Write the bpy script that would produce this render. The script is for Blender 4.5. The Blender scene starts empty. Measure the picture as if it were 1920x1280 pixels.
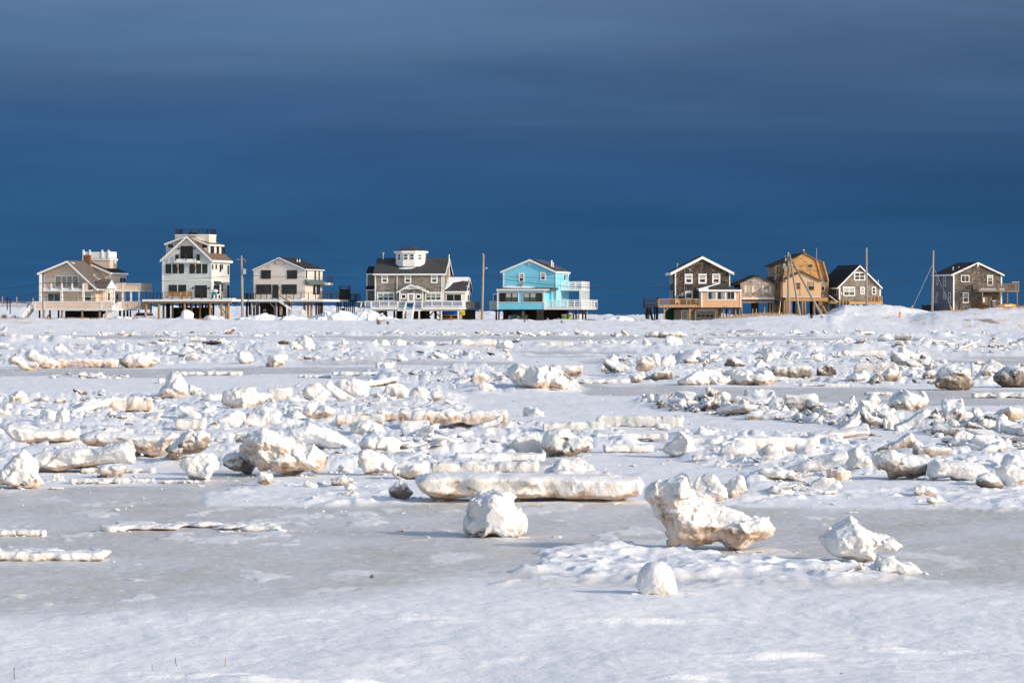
import bpy, math, random
import numpy as np
R = math.radians
FPX, HOR, CAMZ = 6000.0, 588.0, 2.5          # lens in photo pixels, horizon row, eye height

# ------------------------------------------------------------------ camera, sky, sun, exposure
sc = bpy.context.scene
cam = bpy.data.objects.new("camera", bpy.data.cameras.new("camera"))
sc.collection.objects.link(cam)
cam.location = (0, 0, CAMZ)
cam.rotation_euler = (R(90), 0, 0)
cam.data.sensor_width = 36.0
cam.data.lens = 36.0 * FPX / 1920.0
cam.data.shift_y = -(640.0 - HOR) / 1920.0
cam.data.clip_start = 0.5
cam.data.clip_end = 60000
sc.camera = cam

SUN_EL, SUN_AZ = 20.5, 61.0                  # azimuth measured from straight behind the camera towards the right
sd = (math.sin(R(SUN_AZ)) * math.cos(R(SUN_EL)), -math.cos(R(SUN_AZ)) * math.cos(R(SUN_EL)), math.sin(R(SUN_EL)))
sun = bpy.data.objects.new("sun", bpy.data.lights.new("sun", 'SUN'))
sc.collection.objects.link(sun)
sun.data.energy = 2.6
sun.data.angle = R(0.6)
sun.data.color = (1.0, 0.89, 0.765)
from mathutils import Vector, Matrix
sun.rotation_euler = Vector(sd).to_track_quat('Z', 'Y').to_euler()

world = bpy.data.worlds.new("World")
sc.world = world
world.use_nodes = True
nt = world.node_tree
nt.nodes.clear()
def N(tree, typ, **kw):
    n = tree.nodes.new(typ)
    for k, v in kw.items():
        if k == 'i':
            for a, b in v.items():
                n.inputs[a].default_value = b
        else:
            setattr(n, k, v)
    return n
def ramp(tree, stops, interp='LINEAR'):
    n = tree.nodes.new('ShaderNodeValToRGB')
    cr = n.color_ramp
    cr.interpolation = interp
    while len(cr.elements) < len(stops):
        cr.elements.new(0.5)
    for e, (p, c) in zip(cr.elements, stops):
        e.position = p
        e.color = c if len(c) == 4 else (*c, 1)
    return n
def srgb(r, g, b):
    f = lambda c: c / 12.92 if c <= 0.04045 else ((c + 0.055) / 1.055) ** 2.4
    return (f(r / 255), f(g / 255), f(b / 255))
L = nt.links.new
out = N(nt, 'ShaderNodeOutputWorld')
sky = N(nt, 'ShaderNodeTexSky', sky_type='NISHITA', sun_disc=False, sun_elevation=R(SUN_EL),
        sun_rotation=math.atan2(sd[0], sd[1]), altitude=0, air_density=1.0, dust_density=1.6, ozone_density=1.0)
bg1 = N(nt, 'ShaderNodeBackground', i={'Strength': 0.15})
L(sky.outputs[0], bg1.inputs['Color'])
tc = N(nt, 'ShaderNodeTexCoord')
sep = N(nt, 'ShaderNodeSeparateXYZ')
L(tc.outputs['Generated'], sep.inputs[0])
# storm bank: slate blue cloud, paler and greyer higher up, faint level streaks
mp = N(nt, 'ShaderNodeMapping')
mp.inputs['Scale'].default_value = (3.0, 3.0, 26.0)
mp.inputs['Rotation'].default_value = (0, R(1.2), 0)
L(tc.outputs['Generated'], mp.inputs['Vector'])
n1 = N(nt, 'ShaderNodeTexNoise', i={'Scale': 1.4, 'Detail': 5.0, 'Roughness': 0.5, 'Distortion': 0.3})
L(mp.outputs[0], n1.inputs['Vector'])
ns = N(nt, 'ShaderNodeMath', operation='SUBTRACT', i={1: 0.5}); L(n1.outputs['Fac'], ns.inputs[0])
nm = N(nt, 'ShaderNodeMath', operation='MULTIPLY', i={1: 0.045}); L(ns.outputs[0], nm.inputs[0])
ad = N(nt, 'ShaderNodeMath', operation='ADD'); L(sep.outputs['Z'], ad.inputs[0]); L(nm.outputs[0], ad.inputs[1])
mr = N(nt, 'ShaderNodeMapRange', i={'From Min': 0.0, 'From Max': 0.6}); L(ad.outputs[0], mr.inputs['Value'])
EXPO = 0.27
dk = lambda *c: tuple(v / 2 ** EXPO for v in srgb(*c))
rp = ramp(nt, [(0.0, dk(43, 90, 134)), (0.047, dk(43, 87, 130)), (0.076, dk(48, 87, 131)), (0.100, dk(56, 91, 133)),
               (0.122, dk(67, 99, 140)), (0.1425, dk(80, 110, 147)), (0.163, dk(90, 119, 155)), (0.22, dk(112, 134, 168)), (0.5, dk(155, 172, 200)), (1.0, dk(205, 215, 235))])
L(mr.outputs[0], rp.inputs['Fac'])
bg2 = N(nt, 'ShaderNodeBackground', i={'Strength': 1.0})
mpc = N(nt, 'ShaderNodeMapping')
mpc.inputs['Scale'].default_value = (5.0, 5.0, 48.0); mpc.inputs['Rotation'].default_value = (0, R(-1.0), 0)
L(tc.outputs['Generated'], mpc.inputs['Vector'])
nc = N(nt, 'ShaderNodeTexNoise', i={'Scale': 1.1, 'Detail': 7.0, 'Roughness': 0.58, 'Distortion': 0.5})
L(mpc.outputs[0], nc.inputs['Vector'])
mrc = N(nt, 'ShaderNodeMapRange', i={'From Min': 0.3, 'From Max': 0.7, 'To Min': 0.87, 'To Max': 1.13}); L(nc.outputs['Fac'], mrc.inputs['Value'])
mrx = N(nt, 'ShaderNodeMapRange', i={'From Min': -0.05, 'From Max': 0.2, 'To Min': 1.02, 'To Max': 0.82}); L(sep.outputs['X'], mrx.inputs['Value'])
mcx = N(nt, 'ShaderNodeMath', operation='MULTIPLY'); L(mrc.outputs[0], mcx.inputs[0]); L(mrx.outputs[0], mcx.inputs[1])
vs = N(nt, 'ShaderNodeVectorMath', operation='SCALE'); L(rp.outputs[0], vs.inputs[0]); L(mcx.outputs[0], vs.inputs['Scale'])
L(vs.outputs[0], bg2.inputs['Color'])
m1 = N(nt, 'ShaderNodeMapRange', interpolation_type='SMOOTHSTEP', i={'From Min': -0.15, 'From Max': 0.45}); L(sep.outputs['Y'], m1.inputs['Value'])
m2 = N(nt, 'ShaderNodeMapRange', interpolation_type='SMOOTHSTEP', i={'From Min': 0.62, 'From Max': 0.22}); L(sep.outputs['Z'], m2.inputs['Value'])
mm = N(nt, 'ShaderNodeMath', operation='MULTIPLY'); L(m1.outputs[0], mm.inputs[0]); L(m2.outputs[0], mm.inputs[1])
mx = N(nt, 'ShaderNodeMixShader'); L(mm.outputs[0], mx.inputs[0]); L(bg1.outputs[0], mx.inputs[1]); L(bg2.outputs[0], mx.inputs[2])
L(mx.outputs[0], out.inputs['Surface'])

sc.view_settings.view_transform = 'Standard'
sc.view_settings.look = 'None'
sc.view_settings.exposure = EXPO
sc.view_settings.gamma = 1.0
sc.view_settings.use_curve_mapping = False
sc.cycles.max_bounces = 6
sc.cycles.diffuse_bounces = 3
sc.cycles.glossy_bounces = 2
sc.cycles.transmission_bounces = 2

# ------------------------------------------------------------------ materials
MAT = {}
def pmat(name, col, rough=0.7, metal=0.0, var=0.12, vscale=3.0, bump=0.0, bscale=20.0, spec=0.3):
    m = bpy.data.materials.new(name); m.use_nodes = True
    t = m.node_tree; b = t.nodes['Principled BSDF']
    b.inputs['Roughness'].default_value = rough; b.inputs['Metallic'].default_value = metal
    b.inputs['Specular IOR Level'].default_value = spec
    c = N(t, 'ShaderNodeTexCoord')
    n = N(t, 'ShaderNodeTexNoise', i={'Scale': vscale, 'Detail': 4.0})
    t.links.new(c.outputs['Object'], n.inputs['Vector'])
    lo = tuple(max(0, x * (1 - var)) for x in col); hi = tuple(min(1, x * (1 + var)) for x in col)
    r = ramp(t, [(0.3, lo), (0.7, hi)])
    t.links.new(n.outputs['Fac'], r.inputs['Fac']); t.links.new(r.outputs[0], b.inputs['Base Color'])
    if bump:
        n2 = N(t, 'ShaderNodeTexNoise', i={'Scale': bscale, 'Detail': 3.0})
        t.links.new(c.outputs['Object'], n2.inputs['Vector'])
        bp = N(t, 'ShaderNodeBump', i={'Strength': bump, 'Distance': 0.03})
        t.links.new(n2.outputs['Fac'], bp.inputs['Height']); t.links.new(bp.outputs[0], b.inputs['Normal'])
    MAT[name] = m
    return m
def siding(name, col, pitch=0.2, strength=0.5):
    """horizontal lap boards: shallow saw-tooth relief, slight board-to-board tone change"""
    m = pmat(name, col, 0.65, var=0.05, vscale=1.2)
    t = m.node_tree; b = t.nodes['Principled BSDF']
    c = N(t, 'ShaderNodeTexCoord'); s = N(t, 'ShaderNodeSeparateXYZ'); t.links.new(c.outputs['Object'], s.inputs[0])
    d = N(t, 'ShaderNodeMath', operation='DIVIDE', i={1: pitch}); t.links.new(s.outputs['Z'], d.inputs[0])
    f = N(t, 'ShaderNodeMath', operation='FRACT'); t.links.new(d.outputs[0], f.inputs[0])
    bp = N(t, 'ShaderNodeBump', i={'Strength': strength, 'Distance': 0.03}); bp.invert = True
    t.links.new(f.outputs[0], bp.inputs['Height']); t.links.new(bp.outputs[0], b.inputs['Normal'])
    return m
def shingles(name, c1, c2, mortar, w=0.26, h=0.17, spread=0.5):
    """weathered wood shingles: courses with tone changing shingle by shingle and stains over them"""
    m = bpy.data.materials.new(name); m.use_nodes = True
    t = m.node_tree; b = t.nodes['Principled BSDF']; b.inputs['Roughness'].default_value = 0.85
    b.inputs['Specular IOR Level'].default_value = 0.15
    c = N(t, 'ShaderNodeTexCoord'); s = N(t, 'ShaderNodeSeparateXYZ'); t.links.new(c.outputs['Object'], s.inputs[0])
    a = N(t, 'ShaderNodeMath', operation='ADD'); t.links.new(s.outputs['X'], a.inputs[0]); t.links.new(s.outputs['Y'], a.inputs[1])
    v = N(t, 'ShaderNodeCombineXYZ'); t.links.new(a.outputs[0], v.inputs['X']); t.links.new(s.outputs['Z'], v.inputs['Y'])
    br = N(t, 'ShaderNodeTexBrick', i={'Scale': 1.0, 'Brick Width': w, 'Row Height': h, 'Mortar Size': 0.012, 'Bias': 0.0,
           'Color1': (*c1, 1), 'Color2': (*c2, 1), 'Mortar': (*mortar, 1)})
    t.links.new(v.outputs[0], br.inputs['Vector'])
    n = N(t, 'ShaderNodeTexNoise', i={'Scale': 0.9, 'Detail': 6.0, 'Roughness': 0.7}); t.links.new(v.outputs[0], n.inputs['Vector'])
    r = ramp(t, [(0.3, (1 - spread,) * 3), (0.7, (1 + spread,) * 3)]); t.links.new(n.outputs['Fac'], r.inputs['Fac'])
    mi = N(t, 'ShaderNodeMix', data_type='RGBA', blend_type='MULTIPLY'); mi.inputs[0].default_value = 1.0
    t.links.new(br.outputs['Color'], mi.inputs[6]); t.links.new(r.outputs[0], mi.inputs[7]); t.links.new(mi.outputs[2], b.inputs['Base Color'])
    bp = N(t, 'ShaderNodeBump', i={'Strength': 0.6, 'Distance': 0.02}); t.links.new(br.outputs['Fac'], bp.inputs['Height']); bp.invert = True
    t.links.new(bp.outputs[0], b.inputs['Normal'])
    MAT[name] = m
    return m
def wood(name, col, dark=0.6, rough=0.8):
    m = bpy.data.materials.new(name); m.use_nodes = True
    t = m.node_tree; b = t.nodes['Principled BSDF']; b.inputs['Roughness'].default_value = rough
    b.inputs['Specular IOR Level'].default_value = 0.2
    c = N(t, 'ShaderNodeTexCoord'); mp_ = N(t, 'ShaderNodeMapping'); mp_.inputs['Scale'].default_value = (6, 6, 1.2)
    t.links.new(c.outputs['Object'], mp_.inputs[0])
    n = N(t, 'ShaderNodeTexNoise', i={'Scale': 1.6, 'Detail': 6.0, 'Roughness': 0.65}); t.links.new(mp_.outputs[0], n.inputs['Vector'])
    r = ramp(t, [(0.3, tuple(x * dark for x in col)), (0.65, tuple(min(1, x * 1.15) for x in col))])
    t.links.new(n.outputs['Fac'], r.inputs['Fac']); t.links.new(r.outputs[0], b.inputs['Base Color'])
    MAT[name] = m
    return m
def glassmat(name, col, rough=0.12, var=0.6):
    m = pmat(name, col, rough, var=var, vscale=0.7, spec=0.5)
    return m
siding('beige_siding', (0.74, 0.57, 0.455))
siding('sage_siding', (0.58, 0.61, 0.59))
siding('cream_siding', (0.66, 0.60, 0.545))
siding('white_siding', (0.78, 0.76, 0.72))
siding('blue_siding', (0.19, 0.58, 0.76), 0.2, 0.5)
siding('peach_siding', (0.66, 0.40, 0.23), 0.2, 0.15)
siding('tan_siding', (0.62, 0.40, 0.24))
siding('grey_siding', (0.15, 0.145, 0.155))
siding('taupe_siding', (0.21, 0.175, 0.15))
shingles('grey_shingle', (0.19, 0.165, 0.145), (0.30, 0.26, 0.225), (0.12, 0.105, 0.1))
shingles('dark_shingle', (0.035, 0.03, 0.026), (0.17, 0.13, 0.10), (0.025, 0.02, 0.018), spread=0.6)
shingles('brown_shingle', (0.07, 0.06, 0.055), (0.24, 0.20, 0.16), (0.05, 0.04, 0.035), spread=0.32)
shingles('peeling_shingle', (0.55, 0.48, 0.41), (0.25, 0.21, 0.18), (0.14, 0.12, 0.10), 0.5, 0.19, 0.55)
shingles('orange_board', (0.58, 0.33, 0.14), (0.50, 0.28, 0.11), (0.40, 0.2, 0.08), 1.2, 0.6, 0.3)
pmat('roof_black', (0.022, 0.022, 0.026), 0.9, var=0.35, bump=0.4, bscale=6)
pmat('roof_grey', (0.055, 0.057, 0.062), 0.9, var=0.22, bump=0.4, bscale=6)
pmat('roof_brown', (0.15, 0.105, 0.075), 0.9, var=0.25, bump=0.4, bscale=6)
pmat('roof_taupe', (0.14, 0.115, 0.10), 0.9, var=0.2, bump=0.4, bscale=6)
pmat('roof_green', (0.10, 0.14, 0.15), 0.7, var=0.2)
pmat('white_trim', (0.80, 0.79, 0.77), 0.55, var=0.05)
pmat('cream_trim', (0.72, 0.62, 0.52), 0.6, var=0.08)
pmat('tan_trim', (0.5, 0.33, 0.18), 0.6, var=0.15)
pmat('black_metal', (0.012, 0.012, 0.014), 0.5, var=0.2)
pmat('bronze_metal', (0.05, 0.04, 0.036), 0.5, var=0.2)
pmat('steel', (0.45, 0.46, 0.47), 0.4, 0.6, var=0.2)
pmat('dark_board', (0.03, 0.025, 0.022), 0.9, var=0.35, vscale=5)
pmat('dark_green', (0.01, 0.07, 0.055), 0.8, var=0.2)
pmat('grey_paint', (0.30, 0.29, 0.28), 0.7, var=0.15)
pmat('rust_brick', (0.20, 0.085, 0.04), 0.9, var=0.3, vscale=8)
pmat('rubber', (0.015, 0.015, 0.016), 0.8)
pmat('silver_paint', (0.42, 0.44, 0.46), 0.3, 0.3, var=0.05)
pmat('jeep_paint', (0.18, 0.25, 0.28), 0.35, 0.2, var=0.1)
pmat('red_plastic', (0.6, 0.02, 0.02), 0.4)
pmat('orange_plastic', (0.85, 0.16, 0.02), 0.5, var=0.1)
pmat('yellow_plastic', (0.80, 0.36, 0.01), 0.5, var=0.15)
pmat('yellow_bright', (0.75, 0.65, 0.05), 0.5, var=0.1)
pmat('blue_plastic', (0.01, 0.12, 0.55), 0.4, var=0.15)
pmat('deep_blue', (0.02, 0.20, 0.42), 0.5, var=0.15)
pmat('teal_plastic', (0.02, 0.30, 0.34), 0.5, var=0.2)
pmat('green_plastic', (0.20, 0.42, 0.03), 0.5, var=0.2)
pmat('white_plastic', (0.75, 0.75, 0.74), 0.5, var=0.05)
pmat('hydrant_paint', (0.80, 0.33, 0.01), 0.5, var=0.1)
pmat('curtain', (0.33, 0.30, 0.24), 0.8, var=0.2)
pmat('blind', (0.40, 0.42, 0.37), 0.7, var=0.06)
pmat('solar', (0.012, 0.014, 0.022), 0.25, var=0.2, spec=0.6)
wood('pile_wood', (0.34, 0.21, 0.11))
wood('pole_wood', (0.36, 0.30, 0.24), 0.65)
wood('deck_wood', (0.52, 0.29, 0.12), 0.7)
wood('grey_wood', (0.24, 0.19, 0.15), 0.55)
wood('furniture_wood', (0.42, 0.20, 0.04), 0.6)
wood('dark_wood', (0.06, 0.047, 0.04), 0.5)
wood('twig', (0.16, 0.09, 0.06), 0.6)
wood('straw', (0.50, 0.36, 0.23), 0.6)
glassmat('glass', (0.018, 0.022, 0.028))
glassmat('glass_green', (0.05, 0.085, 0.085))
glassmat('glass_black', (0.008, 0.008, 0.010))

def ground_material():
    m = bpy.data.materials.new('snow_and_ice'); m.use_nodes = True
    t = m.node_tree; b = t.nodes['Principled BSDF']; K = t.links.new
    at = N(t, 'ShaderNodeAttribute', attribute_name='snow'); ag = N(t, 'ShaderNodeAttribute', attribute_name='soil')
    c = N(t, 'ShaderNodeTexCoord')
    # snow: nearly white, broad faint tone change
    s1 = N(t, 'ShaderNodeTexNoise', i={'Scale': 0.35, 'Detail': 5.0}); K(c.outputs['Object'], s1.inputs['Vector'])
    sr = ramp(t, [(0.3, (0.86, 0.87, 0.90)), (0.7, (0.91, 0.915, 0.93))]); K(s1.outputs['Fac'], sr.inputs['Fac'])
    # frozen flat: grey slush ice with tan tint and pale specks
    mp1 = N(t, 'ShaderNodeMapping'); mp1.inputs['Scale'].default_value = (0.6, 0.35, 1); K(c.outputs['Object'], mp1.inputs[0])
    i1 = N(t, 'ShaderNodeTexNoise', i={'Scale': 1.0, 'Detail': 7.0, 'Roughness': 0.62}); K(mp1.outputs[0], i1.inputs['Vector'])
    ir = ramp(t, [(0.26, (0.53, 0.475, 0.425)), (0.42, (0.62, 0.585, 0.55)), (0.56, (0.68, 0.665, 0.65)), (0.72, (0.77, 0.775, 0.79))]); K(i1.outputs['Fac'], ir.inputs['Fac'])
    mp2 = N(t, 'ShaderNodeMapping'); mp2.inputs['Scale'].default_value = (8.0, 3.4, 1); K(c.outputs['Object'], mp2.inputs[0])
    i2 = N(t, 'ShaderNodeTexNoise', i={'Scale': 1.0, 'Detail': 4.0, 'Roughness': 0.6}); K(mp2.outputs[0], i2.inputs['Vector'])
    i3 = ramp(t, [(0.54, (0, 0, 0)), (0.66, (1, 1, 1))]); K(i2.outputs['Fac'], i3.inputs['Fac'])
    mi = N(t, 'ShaderNodeMix', data_type='RGBA'); K(i3.outputs[0], mi.inputs[0]); K(ir.outputs[0], mi.inputs[6]); mi.inputs[7].default_value = (0.72, 0.74, 0.78, 1)
    mp3 = N(t, 'ShaderNodeMapping'); mp3.inputs['Scale'].default_value = (3.0, 5.5, 1); mp3.inputs['Location'].default_value = (7, 3, 0); K(c.outputs['Object'], mp3.inputs[0])
    i4 = N(t, 'ShaderNodeTexNoise', i={'Scale': 1.0, 'Detail': 5.0, 'Roughness': 0.7}); K(mp3.outputs[0], i4.inputs['Vector'])
    i5 = ramp(t, [(0.25, (0.80, 0.77, 0.74)), (0.45, (1, 1, 1))]); K(i4.outputs['Fac'], i5.inputs['Fac'])
    md = N(t, 'ShaderNodeMix', data_type='RGBA', blend_type='MULTIPLY'); md.inputs[0].default_value = 1.0; K(mi.outputs[2], md.inputs[6]); K(i5.outputs[0], md.inputs[7])
    ms = N(t, 'ShaderNodeMix', data_type='RGBA'); K(at.outputs['Fac'], ms.inputs[0]); K(md.outputs[2], ms.inputs[6]); K(sr.outputs[0], ms.inputs[7])
    # bare sandy soil and dead grass showing through near the bank
    g1 = N(t, 'ShaderNodeTexNoise', i={'Scale': 1.2, 'Detail': 5.0}); K(c.outputs['Object'], g1.inputs['Vector'])
    gr = ramp(t, [(0.35, (0.13, 0.09, 0.06)), (0.65, (0.34, 0.24, 0.15))]); K(g1.outputs['Fac'], gr.inputs['Fac'])
    mg = N(t, 'ShaderNodeMix', data_type='RGBA'); K(ag.outputs['Fac'], mg.inputs[0]); K(ms.outputs[2], mg.inputs[6]); K(gr.outputs[0], mg.inputs[7])
    K(mg.outputs[2], b.inputs['Base Color'])
    rr = N(t, 'ShaderNodeMapRange', i={'To Min': 0.42, 'To Max': 0.75}); K(at.outputs['Fac'], rr.inputs['Value']); K(rr.outputs[0], b.inputs['Roughness'])
    b.inputs['Specular IOR Level'].default_value = 0.25
    mpb = N(t, 'ShaderNodeMapping'); mpb.inputs['Scale'].default_value = (1.0, 1.0, 1); K(c.outputs['Object'], mpb.inputs[0])
    b1 = N(t, 'ShaderNodeTexNoise', i={'Scale': 20.0, 'Detail': 4.0, 'Roughness': 0.65}); K(mpb.outputs[0], b1.inputs['Vector'])
    b2 = N(t, 'ShaderNodeTexNoise', i={'Scale': 3.0, 'Detail': 3.0}); K(mpb.outputs[0], b2.inputs['Vector'])
    bp1 = N(t, 'ShaderNodeBump', i={'Strength': 0.45, 'Distance': 0.02}); K(b1.outputs['Fac'], bp1.inputs['Height'])
    bp2 = N(t, 'ShaderNodeBump', i={'Strength': 0.10, 'Distance': 0.08}); K(b2.outputs['Fac'], bp2.inputs['Height']); K(bp1.outputs[0], bp2.inputs['Normal'])
    K(bp2.outputs[0], b.inputs['Normal'])
    MAT['ground'] = m
ground_material()

def ice_material(name):
    """white ice: object colour R = how much sediment, G = how much bare grey ice, B = how dark the sediment is"""
    m = bpy.data.materials.new(name); m.use_nodes = True
    t = m.node_tree; b = t.nodes['Principled BSDF']; K = t.links.new
    oi = N(t, 'ShaderNodeObjectInfo'); so = N(t, 'ShaderNodeSeparateColor'); K(oi.outputs['Color'], so.inputs[0])
    g = N(t, 'ShaderNodeNewGeometry'); c = N(t, 'ShaderNodeTexCoord')
    sn = N(t, 'ShaderNodeSeparateXYZ'); K(g.outputs['Normal'], sn.inputs[0])
    sg = N(t, 'ShaderNodeSeparateXYZ'); K(c.outputs['Generated'], sg.inputs[0])
    # sediment lies in the lower, sideways and downward-facing ice, in blotches of its own
    n1 = N(t, 'ShaderNodeTexNoise', i={'Scale': 3.2, 'Detail': 6.0, 'Roughness': 0.65}); K(g.outputs['Position'], n1.inputs['Vector'])
    n2 = N(t, 'ShaderNodeTexNoise', i={'Scale': 15.0, 'Detail': 5.0, 'Roughness': 0.75}); K(g.outputs['Position'], n2.inputs['Vector'])
    def M(op, a, bb=None, c_=None):
        n = N(t, 'ShaderNodeMath', operation=op)
        for k, v in enumerate((a, bb, c_)):
            if v is None: continue
            if isinstance(v, (int, float)): n.inputs[k].default_value = v
            else: K(v, n.inputs[k])
        return n.outputs[0]
    low = M('SUBTRACT', 1.0, sg.outputs['Z'])                      # 1 at the base
    up = M('MULTIPLY', sn.outputs['Z'], -0.75)
    v = M('ADD', M('SUBTRACT', M('MULTIPLY', M('MULTIPLY', M('POWER', low, 2.6), so.outputs['Red']), 1.75), 0.12), up)
    v = M('ADD', v, M('MULTIPLY', M('SUBTRACT', n1.outputs['Fac'], 0.5), 2.3))
    v = M('ADD', v, M('MULTIPLY', M('SUBTRACT', n2.outputs['Fac'], 0.5), 2.0))
    v = M('ADD', v, M('MULTIPLY', M('SUBTRACT', so.outputs['Red'], 1.0), 1.6))
    mk = N(t, 'ShaderNodeMapRange', i={'From Min': 0.12, 'From Max': 0.62}); K(v, mk.inputs['Value'])
    n3 = N(t, 'ShaderNodeTexNoise', i={'Scale': 5.0, 'Detail': 5.0}); K(g.outputs['Position'], n3.inputs['Vector'])
    dr = ramp(t, [(0.30, (0.22, 0.145, 0.095)), (0.46, (0.56, 0.42, 0.32)), (0.66, (0.75, 0.65, 0.58))]); K(n3.outputs['Fac'], dr.inputs['Fac'])
    dk = ramp(t, [(0.35, (0.045, 0.035, 0.03)), (0.55, (0.13, 0.10, 0.085)), (0.75, (0.34, 0.27, 0.22))]); K(n3.outputs['Fac'], dk.inputs['Fac'])
    md = N(t, 'ShaderNodeMix', data_type='RGBA'); K(so.outputs['Blue'], md.inputs[0]); K(dr.outputs[0], md.inputs[6]); K(dk.outputs[0], md.inputs[7])
    # bare glassy ice against rime and snow
    side = M('SUBTRACT', 1.0, M('ABSOLUTE', sn.outputs['Z']))
    gi = M('MULTIPLY', M('MULTIPLY', side, so.outputs['Green']), M('MULTIPLY', n1.outputs['Fac'], 1.9))
    gi = N(t, 'ShaderNodeClamp'); 
    gg = M('MULTIPLY', M('MULTIPLY', side, so.outputs['Green']), M('MULTIPLY', n1.outputs['Fac'], 1.9)); K(gg, gi.inputs[0])
    mw = N(t, 'ShaderNodeMix', data_type='RGBA'); K(gi.outputs[0], mw.inputs[0])
    mw.inputs[6].default_value = (0.82, 0.825, 0.84, 1); mw.inputs[7].default_value = (0.60, 0.62, 0.59, 1)
    n5 = N(t, 'ShaderNodeTexNoise', i={'Scale': 1.7, 'Detail': 5.0, 'Roughness': 0.6}); K(g.outputs['Position'], n5.inputs['Vector'])
    cr = N(t, 'ShaderNodeMapRange', i={'From Min': 0.38, 'From Max': 0.62}); K(n5.outputs['Fac'], cr.inputs['Value'])
    mc = N(t, 'ShaderNodeMix', data_type='RGBA'); K(M('MULTIPLY', M('MULTIPLY', cr.outputs[0], side), 1.0), mc.inputs[0]); K(mw.outputs[2], mc.inputs[6]); mc.inputs[7].default_value = (0.78, 0.70, 0.64, 1)
    mf = N(t, 'ShaderNodeMix', data_type='RGBA'); K(mk.outputs[0], mf.inputs[0]); K(mc.outputs[2], mf.inputs[6]); K(md.outputs[2], mf.inputs[7])
    K(mf.outputs[2], b.inputs['Base Color'])
    b.inputs['Roughness'].default_value = 0.6; b.inputs['Specular IOR Level'].default_value = 0.3
    b1 = N(t, 'ShaderNodeTexNoise', i={'Scale': 22.0, 'Detail': 5.0, 'Roughness': 0.65}); K(g.outputs['Position'], b1.inputs['Vector'])
    bp = N(t, 'ShaderNodeBump', i={'Strength': 0.6, 'Distance': 0.03}); K(b1.outputs['Fac'], bp.inputs['Height'])
    K(bp.outputs[0], b.inputs['Normal'])
    MAT[name] = m
ice_material('ice')
pmat('pure_snow', (0.84, 0.86, 0.89), 0.75, var=0.03, bump=0.3, bscale=9)
m = pmat('sea', (0.012, 0.045, 0.10), 0.25, var=0.2, vscale=0.05, bump=0.3, bscale=0.6)
# ------------------------------------------------------------------ helpers
col = sc.collection
def tag(o, label=None, cat=None, group=None, kind=None):
    if label: o['label'] = label
    if cat: o['category'] = cat
    if group: o['group'] = group
    if kind: o['kind'] = kind
    return o
def arr_mesh(name, V, F, smooth=True):
    """V (n,3) float array, F (m,k) int array of equal-sided faces"""
    me = bpy.data.meshes.new(name)
    V = np.ascontiguousarray(V, dtype=np.float32); F = np.ascontiguousarray(F, dtype=np.int32)
    k = F.shape[1]
    me.vertices.add(len(V)); me.vertices.foreach_set('co', V.ravel())
    me.loops.add(F.size); me.loops.foreach_set('vertex_index', F.ravel())
    me.polygons.add(len(F)); me.polygons.foreach_set('loop_start', np.arange(0, F.size, k, dtype=np.int32))
    try: me.polygons.foreach_set('loop_total', np.full(len(F), k, dtype=np.int32))
    except Exception: pass
    if smooth: me.polygons.foreach_set('use_smooth', np.ones(len(F), dtype=bool))
    me.update(calc_edges=True)
    return me
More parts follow.
